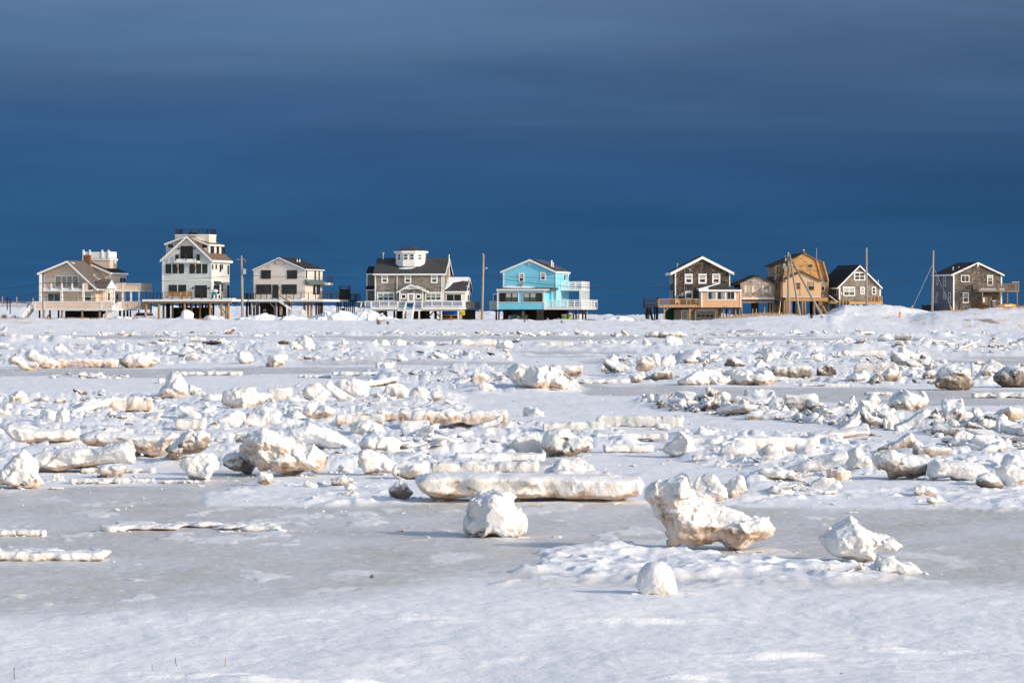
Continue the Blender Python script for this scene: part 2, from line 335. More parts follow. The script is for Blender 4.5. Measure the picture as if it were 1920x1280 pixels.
class MB:
    """collects simple solids; build() links them as ONE mesh object"""
    def __init__(s): s.v = []; s.f = []
    def poly(s, base, off):
        """prism: base polygon (list of 3-vectors) swept by vector off"""
        n = len(base); k = len(s.v)
        b = [Vector(p) for p in base]; off = Vector(off)
        nrm = Vector((0, 0, 0))
        for i in range(n): nrm += b[i].cross(b[(i + 1) % n])
        if nrm.dot(off) > 0: b = b[::-1]
        s.v += [tuple(p) for p in b] + [tuple(p + off) for p in b]
        s.f.append(tuple(k + i for i in range(n)))
        s.f.append(tuple(k + n + i for i in reversed(range(n))))
        for i in range(n):
            j = (i + 1) % n
            s.f.append((k + j, k + i, k + n + i, k + n + j))
        return s
    def box(s, x0, x1, y0, y1, z0, z1):
        return s.poly([(x0, y0, z0), (x1, y0, z0), (x1, y1, z0), (x0, y1, z0)], (0, 0, z1 - z0))
    def beam(s, p, q, t, t2=None):
        p = Vector(p); q = Vector(q); d = (q - p); t2 = t2 or t
        if d.length < 1e-5: return s
        d.normalize()
        up = Vector((0, 0, 1)) if abs(d.z) < 0.95 else Vector((0, 1, 0))
        a = d.cross(up).normalized() * t / 2; b = d.cross(a).normalized() * t2 / 2
        return s.poly([p - a - b, p + a - b, p + a + b, p - a + b], q - p)
    def tube(s, p, q, r, r2=None, n=8):
        p = Vector(p); q = Vector(q); d = (q - p).normalized(); r2 = r if r2 is None else r2
        up = Vector((0, 0, 1)) if abs(d.z) < 0.95 else Vector((0, 1, 0))
        a = d.cross(up).normalized(); b = d.cross(a).normalized(); k = len(s.v)
        for c, rr in ((p, r), (q, r2)):
            for i in range(n):
                th = 2 * math.pi * i / n
                s.v.append(tuple(c + (a * math.cos(th) + b * math.sin(th)) * rr))
        s.f.append(tuple(k + i for i in range(n))); s.f.append(tuple(k + n + i for i in reversed(range(n))))
        for i in range(n):
            j = (i + 1) % n
            s.f.append((k + j, k + i, k + n + i, k + n + j))
        return s
    def ell(s, c, r, n=10, m=6):
        k = len(s.v)
        for a in range(m + 1):
            ph = math.pi * a / m - math.pi / 2
            for i in range(n):
                th = 2 * math.pi * i / n
                s.v.append((c[0] + r[0] * math.cos(ph) * math.cos(th), c[1] + r[1] * math.cos(ph) * math.sin(th), c[2] + r[2] * math.sin(ph)))
        for a in range(m):
            for i in range(n):
                j = (i + 1) % n
                s.f.append((k + a * n + i, k + a * n + j, k + (a + 1) * n + j, k + (a + 1) * n + i))
        return s
    def build(s, name, mat, parent=None, smooth=False):
        me = bpy.data.meshes.new(name)
        me.from_pydata(s.v, [], s.f)
        if smooth: me.polygons.foreach_set('use_smooth', [True] * len(me.polygons))
        me.materials.append(MAT[mat] if isinstance(mat, str) else mat)
        me.update()
        o = bpy.data.objects.new(name, me); col.objects.link(o)
        if parent is not None: o.parent = parent
        return o
def empty(name, loc, rz=0.0):
    o = bpy.data.objects.new(name, None); col.objects.link(o)
    o.empty_display_size = 0.3
    o.location = loc; o.rotation_euler = (0, 0, rz)
    return o
def at(px, py, d):
    return Vector(((px - 960) / FPX * d, d, CAMZ - (py - HOR) * d / FPX))

# --- smooth value noise from a periodic table
_rs = np.random.RandomState(11)
_T3 = _rs.rand(64, 64, 64).astype(np.float32)
_T2 = _rs.rand(256, 256).astype(np.float32)
def vn3(x, y, z):
    xi = np.floor(x).astype(np.int32); yi = np.floor(y).astype(np.int32); zi = np.floor(z).astype(np.int32)
    fx = x - xi; fy = y - yi; fz = z - zi
    fx = fx * fx * (3 - 2 * fx); fy = fy * fy * (3 - 2 * fy); fz = fz * fz * (3 - 2 * fz)
    x0 = xi & 63; x1 = (xi + 1) & 63; y0 = yi & 63; y1 = (yi + 1) & 63; z0 = zi & 63; z1 = (zi + 1) & 63
    a = _T3[x0, y0, z0] * (1 - fx) + _T3[x1, y0, z0] * fx
    b = _T3[x0, y1, z0] * (1 - fx) + _T3[x1, y1, z0] * fx
    c = _T3[x0, y0, z1] * (1 - fx) + _T3[x1, y0, z1] * fx
    d = _T3[x0, y1, z1] * (1 - fx) + _T3[x1, y1, z1] * fx
    return ((a * (1 - fy) + b * fy) * (1 - fz) + (c * (1 - fy) + d * fy) * fz) * 2 - 1
def vn2(x, y):
    xi = np.floor(x).astype(np.int32); yi = np.floor(y).astype(np.int32)
    fx = x - xi; fy = y - yi
    fx = fx * fx * (3 - 2 * fx); fy = fy * fy * (3 - 2 * fy)
    x0 = xi & 255; x1 = (xi + 1) & 255; y0 = yi & 255; y1 = (yi + 1) & 255
    return ((_T2[x0, y0] * (1 - fx) + _T2[x1, y0] * fx) * (1 - fy) + (_T2[x0, y1] * (1 - fx) + _T2[x1, y1] * fx) * fy) * 2 - 1
def fbm2(x, y, s, o=3, g=0.5, ox=0.0):
    v = 0; a = 1.0; f = 1.0 / s
    for k in range(o):
        c, sn_ = math.cos(0.7 + k), math.sin(0.7 + k)
        v = v + a * vn2((x * c - y * sn_) * f + 17.3 * k + ox, (x * sn_ + y * c) * f + 9.1 * k + ox)
        a *= g; f *= 2.03
    return v

# ------------------------------------------------------------------ ground
def sm(v, a, b):
    t = np.clip((v - a) / (b - a), 0, 1); return t * t * (3 - 2 * t)
def polyd(PX, PY, pts, ay=6.0):
    """signed distance (>0 inside) to a polygon on the map plane; rows count ay times columns"""
    P = np.array(pts, dtype=np.float64); P[:, 1] *= ay
    x = PX; y = PY * ay
    d = np.full(x.shape, 1e9); ins = np.zeros(x.shape, bool)
    for i in range(len(P)):
        a = P[i]; b = P[(i + 1) % len(P)]; e = b - a
        t = np.clip(((x - a[0]) * e[0] + (y - a[1]) * e[1]) / (e @ e), 0, 1)
        d = np.minimum(d, np.hypot(x - a[0] - t * e[0], y - a[1] - t * e[1]))
        c = (a[1] > y) != (b[1] > y)
        with np.errstate(divide='ignore', invalid='ignore'):
            ins ^= c & (x < (b[0] - a[0]) * (y - a[1]) / (b[1] - a[1] + 1e-12) + a[0])
    return np.where(ins, d, -d)
ICE = [  # frozen flats swept clear of snow
    [(-600, 900), (60, 916), (200, 908), (330, 903), (430, 903), (470, 908), (360, 925), (370, 946), (640, 946), (780, 946), (1180, 946), (1240, 950), (1330, 1036), (1040, 1036), (1000, 1052), (900, 1072), (700, 1088), (600, 1104), (350, 1150), (-600, 1156)],
    [(1330, 950), (1450, 954), (2500, 968), (2500, 1088), (1790, 1085), (1700, 1062), (1540, 1056), (1430, 1046), (1300, 1036)],
    [(-500, 690), (230, 690), (450, 689), (720, 690), (740, 699), (450, 703), (330, 709), (-500, 700)],
    [(930, 655), (1190, 655), (1200, 674), (1180, 682), (1085, 682), (1060, 672), (940, 668)],
    [(1070, 722), (1640, 730), (2500, 745), (2500, 762), (1760, 762), (1600, 758), (1250, 745), (1090, 741)],
    [(-600, 628), (330, 628), (500, 632), (490, 638), (270, 640), (-600, 640)],
    [(560, 628), (960, 630), (1040, 636), (960, 640), (560, 638)],
    [(1290, 632), (1700, 630), (1650, 637), (1300, 640)],
    [(290, 645), (500, 643), (620, 647), (500, 652), (300, 650)],
    [(1600, 662), (2500, 664), (2500, 684), (1850, 684), (1600, 672)],
    [(560, 676), (700, 675), (960, 680), (960, 686), (700, 684), (560, 684)],
    [(760, 628), (1200, 628), (1240, 634), (1100, 640)],
    [(300, 878), (460, 880), (470, 905), (300, 905)],
    [(930, 862), (1010, 860), (1010, 875), (930, 878)],
]
SHELF = [(1010, 1040), (1100, 1034), (1300, 1036), (1450, 1050), (1560, 1062), (1700, 1066), (1755, 1090), (1560, 1102), (1400, 1100), (1250, 1108), (1120, 1094), (880, 1094), (895, 1078), (1000, 1066)]
LUMPY = [[(350, 918), (470, 900), (700, 905), (760, 945), (620, 948), (360, 942)], [(1390, 905), (2500, 905), (2500, 968), (1400, 958), (1380, 930)]]
RUB = [  # heaps of broken ice stand on hummocks
    ([(-600, 740), (420, 744), (640, 715), (840, 728), (930, 790), (1180, 812), (1180, 842), (960, 850), (900, 884), (300, 870), (-600, 880)], 0.15),
    ([(1230, 815), (1400, 812), (1640, 830), (2500, 820), (2500, 898), (1600, 892), (1400, 880), (1240, 860)], 0.13),
    ([(1210, 752), (1400, 762), (1560, 775), (1700, 778), (2400, 815), (2400, 850), (1690, 806), (1540, 798), (1380, 782), (1210, 766)], 0.20),
    ([(1120, 672), (1500, 668), (1840, 690), (1850, 722), (1500, 722), (1130, 718)], 0.22),
    ([(-500, 655), (500, 655), (960, 660), (960, 676), (500, 684), (-500, 688)], 0.25),
    ([(680, 700), (960, 690), (1090, 705), (1080, 735), (900, 738), (680, 730)], 0.3),
    ([(1370, 884), (1580, 890), (1580, 936), (1400, 936)], 0.12),
]
_bx = [-1500, 0, 600, 1200, 1330, 1400, 1480, 1550, 1585, 1650, 1700, 1745, 1790, 1850, 1920, 3500]
_bz = [1.75, 1.65, 1.42, 1.38, 1.40, 1.95, 2.15, 2.15, 3.55, 3.62, 3.3, 2.55, 2.75, 3.05, 3.1, 3.2]
_rx = [-1500, 0, 300, 620, 720, 860, 1000, 1090, 1200, 1320, 1400, 1540, 1600, 1700, 1760, 1850, 3500]
_rz = [4.5, 4.1, 3.6, 3.6, 3.2, 2.6, 2.7, 2.1, 2.1, 2.4, 2.15, 2.15, 3.4, 3.0, 2.2, 2.6, 2.9]
def cells2(x, y, sx, sy, seed):
    """broken-plate pattern: for each point its plate's number-like hash, offset from the plate centre and distance to the plate edge"""
    u = x / sx; v = y / sy; iu = np.floor(u).astype(np.int64); iv = np.floor(v).astype(np.int64)
    b1 = np.full(x.shape, 1e9); b2 = np.full(x.shape, 1e9); bh = np.zeros(x.shape); bx = np.zeros(x.shape); by = np.zeros(x.shape)
    for a in (-1, 0, 1):
        for b in (-1, 0, 1):
            cu = iu + a; cv = iv + b
            h1 = _T2[(cu * 7 + seed) & 255, (cv * 13 + seed * 3) & 255]; h2 = _T2[(cu * 11 + 91 + seed) & 255, (cv * 5 + 17) & 255]
            dx = u - cu - 0.1 - 0.8 * h1; dy = v - cv - 0.1 - 0.8 * h2; d = dx * dx + dy * dy
            h3 = _T2[(cu * 3 + 55) & 255, (cv * 17 + seed) & 255]
            k = d < b1; b2 = np.where(k, b1, np.minimum(b2, d)); bh = np.where(k, h3, bh); bx = np.where(k, dx, bx); by = np.where(k, dy, by); b1 = np.where(k, d, b1)
    return bh, bx, by, np.sqrt(b2) - np.sqrt(b1)
def terrain(x, y, full=True):
    """height, snow cover and bare soil at world x, y"""
    x = np.asarray(x, dtype=np.float64); y = np.asarray(y, dtype=np.float64)
    yy = np.maximum(y, 6.0)
    PX = 960 + FPX * x / yy; PY = HOR + FPX * CAMZ / yy
    wob = fbm2(x, y, 1.8, 4, 0.55)
    wide = fbm2(x, y, 9.0, 3)
    qx = PX + 46 * wide * np.clip(60 / yy, .2, 1.6); qy = PY + (5.0 * wob + 3 * wide) * np.clip(45 / yy, 0.05, 1.3)
    ice = np.full(x.shape, -1e9)
    for p in ICE: ice = np.maximum(ice, polyd(qx, qy, p))
    soft = np.clip(26 * 40 / yy, 3, 40)
    snow = 1 - sm(ice, -soft * 0.5, soft * 0.5)
    nb = np.interp(PX, [-500, 0, 500, 900, 1500, 1700, 2500], [1150, 1138, 1118, 1078, 1088, 1094, 1090]) + 9 * wob
    near = sm(PY, nb - 8, nb + 34)                         # snow sheet in front melts softly into the ice
    snow = np.maximum(snow * np.where(PY > 1060, 0.0, 1.0), near)
    drift = fbm2(x, y * 0.55, 0.75, 4, 0.6, 31)
    isl = sm(drift, 0.55, 0.8) * np.where(PY > 960, 0.75, 0.6)
    snow = np.maximum(snow, isl * (1 - near) * 0.75)
    wb2 = fbm2(x, y, 0.9, 4, 0.6, 61)
    sdd = polyd(PX + 34 * wob, PY + 7 * wb2 + 5 * wob, SHELF) + 16
    shelf = sm(sdd, -5, np.where(PY > 1075, 150.0, 26.0))
    snow = np.maximum(snow, shelf)
    z = 0.02 * wide + snow * (0.018 + 0.012 * drift)
    # rounded lumps and plates under snow
    bil = np.abs(fbm2(x, y * 0.8, 0.42, 3, 0.5, 5)); lump = 1 - np.clip(bil * 1.5, 0, 1)
    z = z + shelf * (0.04 + 0.05 * lump + 0.025 * wob)
    for p in LUMPY:
        m = sm(polyd(qx, qy, p), -20, 40); snow = np.maximum(snow, m * 0.96); z = z + m * (0.005 + 0.05 * lump * sm(fbm2(x, y, 1.3, 2, .5, 91), -.5, .4))
    rub = np.zeros(x.shape)
    for p, h in RUB:
        m = sm(polyd(qx, qy, p), -20, 40); rub = np.maximum(rub, m)
        hum = np.clip(fbm2(x, y, 2.4, 3, 0.5, 3) + 0.5, 0, 1.3)
        snow = np.maximum(snow, m * 0.97); zb_ = np.zeros(x.shape); k = m > 0.002
        if k.any():
            xk, yk = x[k], y[k]; f_ = np.clip(yk / 90, 1, 3); xw = xk + .12 * wob[k]; yw = yk + .12 * vn2(xk * 2.1, yk * 2.1)
            s1 = 1.25 if yk.mean() < 75 else 2.4
            h1, dx, dy, e1 = cells2(xw, yw, s1, s1 * .8, 5); h2, ex, ey, e2 = cells2(xw, yw, s1 * .4, s1 * .36, 21)
            pl = 0.75 * h1 + 0.55 * (h1 - .5) * dx * 2 + 0.5 * (h2 - .3) * dy; pl = pl * sm(e1, 0.0, 0.09)
            cr = (0.5 * h2 + 0.5 * (h2 - .5) * ex * 2) * sm(e2, 0, .12)
            zb_[k] = h * (0.5 * hum[k] + 0.95 * pl + 0.6 * cr * (h1 > .25)) + 0.012 * lump[k] + 0.012 * vn2(xk * 9, yk * 9) * (f_ < 1.5)
        z = np.maximum(z, m * zb_)
    # far shore ridges of broken floe
    far = sm(yy, 150, 200) * (1 - sm(yy, 385, 405))
    st = fbm2(x * 0.5, y, 14.0, 4, 0.55, 12)
    ridge = np.clip(st - 0.25, 0, 1) * far
    z = z + ridge * (0.45 + 0.3 * fbm2(x, y, 1.2, 3)); snow = np.maximum(snow, sm(ridge, 0, 0.1) * 0.95)
    if full:
        fine = fbm2(x, y, 0.11, 2, 0.6, 2); mid = fbm2(x, y * 1.6, 0.5, 3, 0.5, 8)
        fg = sm(PY, 1090, 1170)
        sas = np.clip(fbm2(x * 0.6 + y * .25, y * 2.2, 0.55, 3, 0.55, 66) - 0.45, 0, 1) * sm(fbm2(x, y, 1.6, 2, .5, 35), 0.1, 0.5)
        z = z + 0.0035 * fine * (1 - fg) + fg * (0.05 * sas + 0.003 * fine + 0.010 * mid * sm(fbm2(x, y, 2.2, 2, .5, 40), 0.1, 0.7) + 0.035 * fbm2(x, y, 3.0, 2, 0.5, 21))
        z = z + 0.004 * mid * (1 - fg)
    # bank, house ground, beach ridge behind
    px = np.clip(PX, -1500, 3500)
    zb = np.interp(px, _bx, _bz); zr = np.interp(px, _rx, _rz)
    a0 = 405 + 6 * fbm2(x, y * 0 + 3, 30, 2)
    px = px + 9 * fbm2(x, y, 5.0, 3) * sm(yy, 440, 450)
    zb = np.interp(px, _bx, _bz); dune = sm(px, 1545, 1590) * (1 - sm(px, 1700, 1760))
    up = sm(yy, a0, 448) * (1 - 0.45 * dune) + sm(yy, 452 + 4 * wide, 463) * 0.45 * dune
    z = z + up * zb + sm(yy, 505, 540) * (zr - zb) - sm(yy, 556, 640) * (zr + 2.2)
    bank = sm(yy, 400, 420)
    snow = np.maximum(snow, bank)
    z = z + bank * (0.07 * fbm2(x, y, 4.0, 4, 0.6) + 0.03 * lump + 0.28 * np.clip(fbm2(x, y, 2.6, 4, 0.62, 44) - 0.25, 0, 1) * sm(yy, 440, 452))
    soil = bank * 0.8 * sm(fbm2(x, y * 0.35, 5.0, 4, 0.6, 50), 0.75, 0.95) * (1 - sm(yy, 436, 447)) * sm(px, 1000, 1400)
    under = sm(yy, 470, 478) * (1 - sm(yy, 500, 508))
    hs = [(110, 220), (420, 420), (870, 1100), (1240, 1400), (1490, 1550), (700, 860)]
    for a, b in hs:
        soil = np.maximum(soil, under * sm(px, a - 25, a + 10) * (1 - sm(px, b - 10, b + 25)) * 0.75)
    soil = np.maximum(soil, sm(yy, 449, 458) * (1 - sm(yy, 500, 508)) * sm(px, 1335, 1385) * (1 - sm(px, 1440, 1475)) * sm(fbm2(x, y * .5, 2.5, 4, .6, 71), -.35, .25) * .9)
    return z, snow, np.clip(soil, 0, 1)
def tz(x, y):
    return float(terrain(np.array([x]), np.array([y]), False)[0][0])
def build_ground():
    d = 13.0; ds = []
    while d < 700:
        ds.append(d)
        step = d * d * 1.875 * 0.62 / (FPX * CAMZ)
        if d < 20.5: step *= 3
        if d > 400: step = 1.6
        if d > 570: step = 10
        d += min(max(step, 0.03), 2.2)
    ds = np.array(ds)
    ang = np.tan(np.linspace(R(-13.0), R(13.0), 860))
    D2, A2 = np.meshgrid(ds, ang, indexing='ij')
    X = D2 * A2; Y = D2
    z, s, g = terrain(X, Y)
    nr, nc = X.shape
    V = np.stack([X, Y, z], -1).reshape(-1, 3)
    I = np.arange(nr * nc).reshape(nr, nc)
    F = np.stack([I[:-1, :-1], I[:-1, 1:], I[1:, 1:], I[1:, :-1]], -1).reshape(-1, 4)
    me = arr_mesh('snowy_marsh_ground', V, F)
    for nm, a in (('snow', s), ('soil', g)):
        at_ = me.attributes.new(nm, 'FLOAT', 'POINT'); at_.data.foreach_set('value', a.ravel().astype(np.float32))
    me.materials.append(MAT['ground'])
    o = bpy.data.objects.new('snowy_marsh_ground', me); col.objects.link(o)
    tag(o, kind='structure')
    print('ground', V.shape, nr)
    # wider land around the detailed part, a little lower
    W = MB(); 
    xs = [-900, -300, 300, 900]; 
    W.v = [(-1500, -300, -0.12), (1500, -300, -0.12), (1500, 690, -0.12), (-1500, 690, -0.12)]; W.f = [(0, 1, 2, 3)]
    w = W.build('outer_snow_field', 'pure_snow'); tag(w, kind='structure')
    S = MB(); S.v = [(-40000, 560, -0.35), (40000, 560, -0.35), (40000, 45000, -0.35), (-40000, 45000, -0.35)]; S.f = [(0, 1, 2, 3)]
    s_ = S.build('sea', 'sea'); tag(s_, kind='structure')
build_ground()
# ------------------------------------------------------------------ ice
_E = [((0,0,0),(1,0,0)),((0,1,0),(1,1,0)),((0,0,1),(1,0,1)),((0,1,1),(1,1,1)),((0,0,0),(0,1,0)),((1,0,0),(1,1,0)),
      ((0,0,1),(0,1,1)),((1,0,1),(1,1,1)),((0,0,0),(0,0,1)),((1,0,0),(1,0,1)),((0,1,0),(0,1,1)),((1,1,0),(1,1,1))]
def surface_nets(F, org, cell):
    s = F < 0
    cnt = np.zeros(tuple(n - 1 for n in F.shape), np.int8)
    for a in (0, 1):
        for b in (0, 1):
            for c in (0, 1):
                cnt += s[a:s.shape[0]-1+a, b:s.shape[1]-1+b, c:s.shape[2]-1+c]
    act = (cnt > 0) & (cnt < 8)
    idx = np.full(act.shape, -1, np.int32); n = int(act.sum()); idx[act] = np.arange(n)
    ijk = np.argwhere(act); acc = np.zeros((n, 3)); num = np.zeros(n)
    for a, b in _E:
        a = np.array(a); b = np.array(b)
        pa = ijk + a; pb = ijk + b
        va = F[pa[:, 0], pa[:, 1], pa[:, 2]]; vb = F[pb[:, 0], pb[:, 1], pb[:, 2]]
        m = (va < 0) != (vb < 0)
        t = np.where(m, va / np.where(np.abs(va - vb) < 1e-9, 1, va - vb), 0)
        acc += m[:, None] * (pa + t[:, None] * (b - a)); num += m
    V = (acc / np.maximum(num, 1)[:, None]) * cell + np.array(org)
    Q = []
    for ax in range(3):
        o1, o2 = [(1, 2), (2, 0), (0, 1)][ax]
        sl = [slice(None)] * 3; s0 = s[tuple(slice(0, -1) if k == ax else slice(1, -1) for k in range(3))]
        s1 = s[tuple(slice(1, None) if k == ax else slice(1, -1) for k in range(3))]
        cr = np.argwhere(s0 != s1)
        if not len(cr): continue
        fl = s0[cr[:, 0], cr[:, 1], cr[:, 2]]
        base = cr.copy()
        for k in range(3):
            if k != ax: base[:, k] += 1
        def ci(d1, d2):
            c = base.copy(); c[:, o1] -= d1; c[:, o2] -= d2
            return idx[c[:, 0], c[:, 1], c[:, 2]]
        q = np.stack([ci(1, 1), ci(0, 1), ci(0, 0), ci(1, 0)], -1)
        q[~fl] = q[~fl][:, ::-1]
        Q.append(q)
    return V, np.concatenate(Q)
def smin(a, b, k):
    h = np.clip(0.5 + 0.5 * (b - a) / k, 0, 1)
    return b * (1 - h) + a * h - k * h * (1 - h)
def rot(x, z, a):
    c, s = math.cos(a), math.sin(a)
    return c * x + s * z, -s * x + c * z
def prim_ell(X, Y, Z, c, r):
    q = np.sqrt(((X - c[0]) / r[0]) ** 2 + ((Y - c[1]) / r[1]) ** 2 + ((Z - c[2]) / r[2]) ** 2)
    return (q - 1) * min(r)
def prim_box(X, Y, Z, c, h, rd, ty=0.0, yaw=0.0, tx=0.0):
    x = X - c[0]; y = Y - c[1]; z = Z - c[2]
    if yaw: x, y = rot(x, y, yaw)
    if ty: x, z = rot(x, z, ty)
    if tx: y, z = rot(y, z, tx)
    rd = min(rd, min(h) * 0.95)
    ax = np.abs(x) - h[0] + rd; ay = np.abs(y) - h[1] + rd; az = np.abs(z) - h[2] + rd
    o = np.sqrt(np.maximum(ax, 0) ** 2 + np.maximum(ay, 0) ** 2 + np.maximum(az, 0) ** 2)
    return o + np.minimum(np.maximum(ax, np.maximum(ay, az)), 0) - rd
def make_ice(kind, W, D, H, seed, cells, prims=None, rough=1.0):
    """one lump of ice as an implicit solid, W x D x H metres, base at z=0 (a little sunk)"""
    rnd = random.Random(seed)
    cell = max(W / cells, max(W, D, H) / 150)
    if kind in ('slab', 'floe', 'plate'): cell = min(cell, H / 4.5)
    m = 3 * cell + 0.06 * W
    lo = np.array([-W / 2 - m, -D / 2 - m, -0.12 * H - 3 * cell - 0.02]); hi = np.array([W / 2 + m, D / 2 + m, H + m * 0.8 + 2 * cell])
    n = np.maximum(np.ceil((hi - lo) / cell).astype(int), 6)
    ax = [lo[k] + cell * np.arange(n[k] + 1) for k in range(3)]
    X, Y, Z = np.meshgrid(*[a.astype(np.float32) for a in ax], indexing='ij')
    S = min(W, D, H * 1.3); so = seed * 3.71
    # domain warp makes every outline uneven
    wa = 0.10 * S if kind not in ('slab', 'floe') else 0.14 * H
    Ws = S * (.45 if kind not in ('slab', 'floe') else 1.7)
    w1 = vn3(X / Ws + so, Y / Ws, Z / Ws); w2 = vn3(X / Ws, Y / Ws + so, Z / Ws + 9)
    Xw = X + wa * w1; Yw = Y + wa * w2; Zw = Z + wa * 0.7 * (w1 * 0.5 - w2 * 0.5)
    if prims:
        f = None
        if prims[0][0] == 'P': Sd = S
        for p in prims:
            if p[0] == 'P':       # solid with a given side outline, rounded off towards front and back
                sd = -polyd((Xw * .5 + X * .5).astype(np.float64), (Zw * .5 + Z * .5).astype(np.float64), p[1], 1.0).astype(np.float32)
                t_ = 0.30 * min(W, H) * (1 if W < 3 * H else 0.7)
                sh = np.clip(Zw / H - .5, 0, 1) * p[2] * D
                dome = np.sqrt(np.clip(1 - (X / (.56 * W)) ** 2 - ((Z - .38 * H) / (.72 * H)) ** 2, 0, 1))
                if W < 1.6 * H: d = -smin(-sd, -(np.abs(Yw + sh) - D * .55 * dome) * .8, .14 * S)
                else: d = np.maximum(sd, (np.abs(Yw + sh) - D * .5 * np.sqrt(np.clip(-sd / t_, 0, 1))) * .7)
            elif p[0] == 'e': d = prim_ell(Xw, Yw, Zw, (p[1] * W, p[2] * D, p[3] * H), (p[4] * W, p[5] * D, p[6] * H))
            else: d = prim_box(Xw, Yw, Zw, (p[1] * W, p[2] * D, p[3] * H), (p[4] * W, p[5] * D, p[6] * H), 0.3 * p[6] * H, -R(p[7]) if len(p) > 7 else 0, R(p[8]) if len(p) > 8 else 0)
            f = d if f is None else smin(f, d, 0.10 * S)
    elif kind in ('slab', 'floe'):
        mD = min(W, D)
        edge = mD * 0.10 * vn2(X[:, :, 0] * 2.3 / mD + so, Y[:, :, 0] * 2.3 / mD)[:, :, None] + mD * 0.04 * vn2(X[:, :, 0] * 7 / mD + so, Y[:, :, 0] * 7 / mD)[:, :, None]
        edge = edge + 0.16 * H * vn3(X * 1.1 / H + so, Y * 1.1 / H, Z * 1.6 / H)
        tp = rnd.uniform(-.05, .05) * (X / W) * 2
        f = prim_box(Xw, Yw, Zw, (0, 0, H * 0.44), (W * 0.49, D * 0.48, H * (0.46 if kind == 'slab' else 0.48)), (0.30 if kind == 'slab' else 0.9) * H * .5)
        f = np.maximum(f + edge * (1 if kind == 'floe' else 0.5), Z - H * (0.97 + tp + (0.05 * vn2(X[:, :, 0] * 2.2 / H, Y[:, :, 0] * 2.2 / H)[:, :, None])))
        f = f + np.clip((0.35 - Z / H), 0, 1) * H * 0.35 * rnd.uniform(0.2, 1)
    elif kind == 'plate':
        ty = 0
        a = math.atan2(H * 0.8, W * 0.8)
        t = 0.24 * H; Ln = math.hypot(W, H) * 0.47
        f = prim_box(Xw, Yw, Zw, (0, 0, H * 0.42), (Ln, D * 0.48, t), t * 0.4, a if rnd.random() < .5 else -a)
        f = smin(f, prim_ell(Xw, Yw, Zw, (0, 0, 0.1 * H), (0.4 * W, 0.4 * D, 0.25 * H)), 0.1 * H)
    elif kind == 'mush':
        t = np.clip(Z / H, 0, 1)
        sc_ = 0.62 + 0.40 * (t * t * (3 - 2 * t)) ** 0.8
        q = ((np.abs(Xw + 0.06 * W * rnd.uniform(-1, 1)) / (W * 0.5 * sc_)) ** 3 + (np.abs(Yw) / (D * 0.5 * sc_)) ** 3) ** (1 / 3)
        f = (q - 1) * min(W, D) * 0.45
        sl = rnd.uniform(-.12, .12)
        f = np.maximum(f, Zw - H * (0.86 + sl * X / W * 2))
        f = smin(f, prim_ell(Xw, Yw, Zw, (rnd.uniform(-.2, .1) * W, 0, 0.86 * H), (0.26 * W, 0.3 * D, 0.17 * H)), 0.1 * H)
        f = smin(f, prim_ell(Xw, Yw, Zw, (rnd.uniform(.05, .3) * W, -.1 * D, 0.8 * H), (0.18 * W, 0.25 * D, 0.2 * H)), 0.06 * H)
    elif kind in ('block', 'wedge'):
        f = prim_ell(Xw, Yw, Zw, (0, 0, H * 0.42), (W * 0.56, D * 0.56, H * 0.66))
        for k in range(9 if kind == 'block' else 7):
            th = rnd.uniform(0, 2 * math.pi); ph = rnd.uniform(-0.3, 0.9) if k > 2 else rnd.uniform(0.7, 1.3)
            nx, ny, nz = math.cos(th) * math.cos(ph), math.sin(th) * math.cos(ph), math.sin(ph)
            sup = math.sqrt((nx * W * .5) ** 2 + (ny * D * .5) ** 2 + (nz * H * .5) ** 2)
            dd = nx * Xw + ny * Yw + nz * (Zw - H * 0.45) - sup * rnd.uniform(0.66, 0.95)
            f = np.maximum(f, dd)
        if kind == 'wedge':
            sg = rnd.choice([-1, 1]); a = R(rnd.uniform(28, 42)) if W < 1.6 * H else math.atan2(H, W) * rnd.uniform(.8, 1.1)
            f = np.maximum(f, sg * math.sin(a) * Xw + math.cos(a) * (Zw - H * 0.62))
    else:
        nb = {'lump': 5, 'knob': 15, 'pile': 12, 'peak': 6}.get(kind, 5)
        if kind == 'peak':
            f = prim_ell(Xw, Yw, Zw, (0, 0, 0.22 * H), (0.46 * W, 0.44 * D, 0.34 * H))
            px_ = rnd.uniform(-.12, .12)
            f = smin(f, prim_ell(Xw, Yw, Zw, (px_ * W, 0, 0.58 * H), (0.25 * W, 0.28 * D, 0.42 * H)), 0.16 * S)
        elif kind == 'pile':
            f = prim_ell(Xw, Yw, Zw, (0, 0, 0.1 * H), (0.48 * W, 0.46 * D, 0.55 * H))
        else:
            f = prim_ell(Xw, Yw, Zw, (0, 0, H * 0.43), (W * 0.43, D * 0.43, H * 0.48))
        for k in range(nb):
            th = rnd.uniform(0, 6.283); rr = rnd.uniform(.18, .38) if kind != 'knob' else rnd.uniform(.2, .4)
            s_ = rnd.uniform(.16, .30) if kind != 'knob' else rnd.uniform(.10, .2)
            if kind == 'pile': s_ = rnd.uniform(.12, .22)
            cz = rnd.uniform(.18, .78)
            rr *= math.sqrt(max(0.1, 1 - (max(cz - .3, 0) / .75) ** 2))
            cx, cy = math.cos(th) * rr, math.sin(th) * rr
            d = prim_ell(Xw, Yw, Zw, (cx * W, cy * D, cz * H), (s_ * W * 1.05, s_ * D * 1.1, min(s_ * 1.25, .97 - cz + .06) * H))
            f = smin(f, d, (0.07 if kind != 'knob' else 0.04) * S)
    # relief: fracture bumps, then rime crust
    flat = kind in ('slab', 'floe'); mD = min(W, D)
    Sn = S * (3.6 if flat else 1.0)
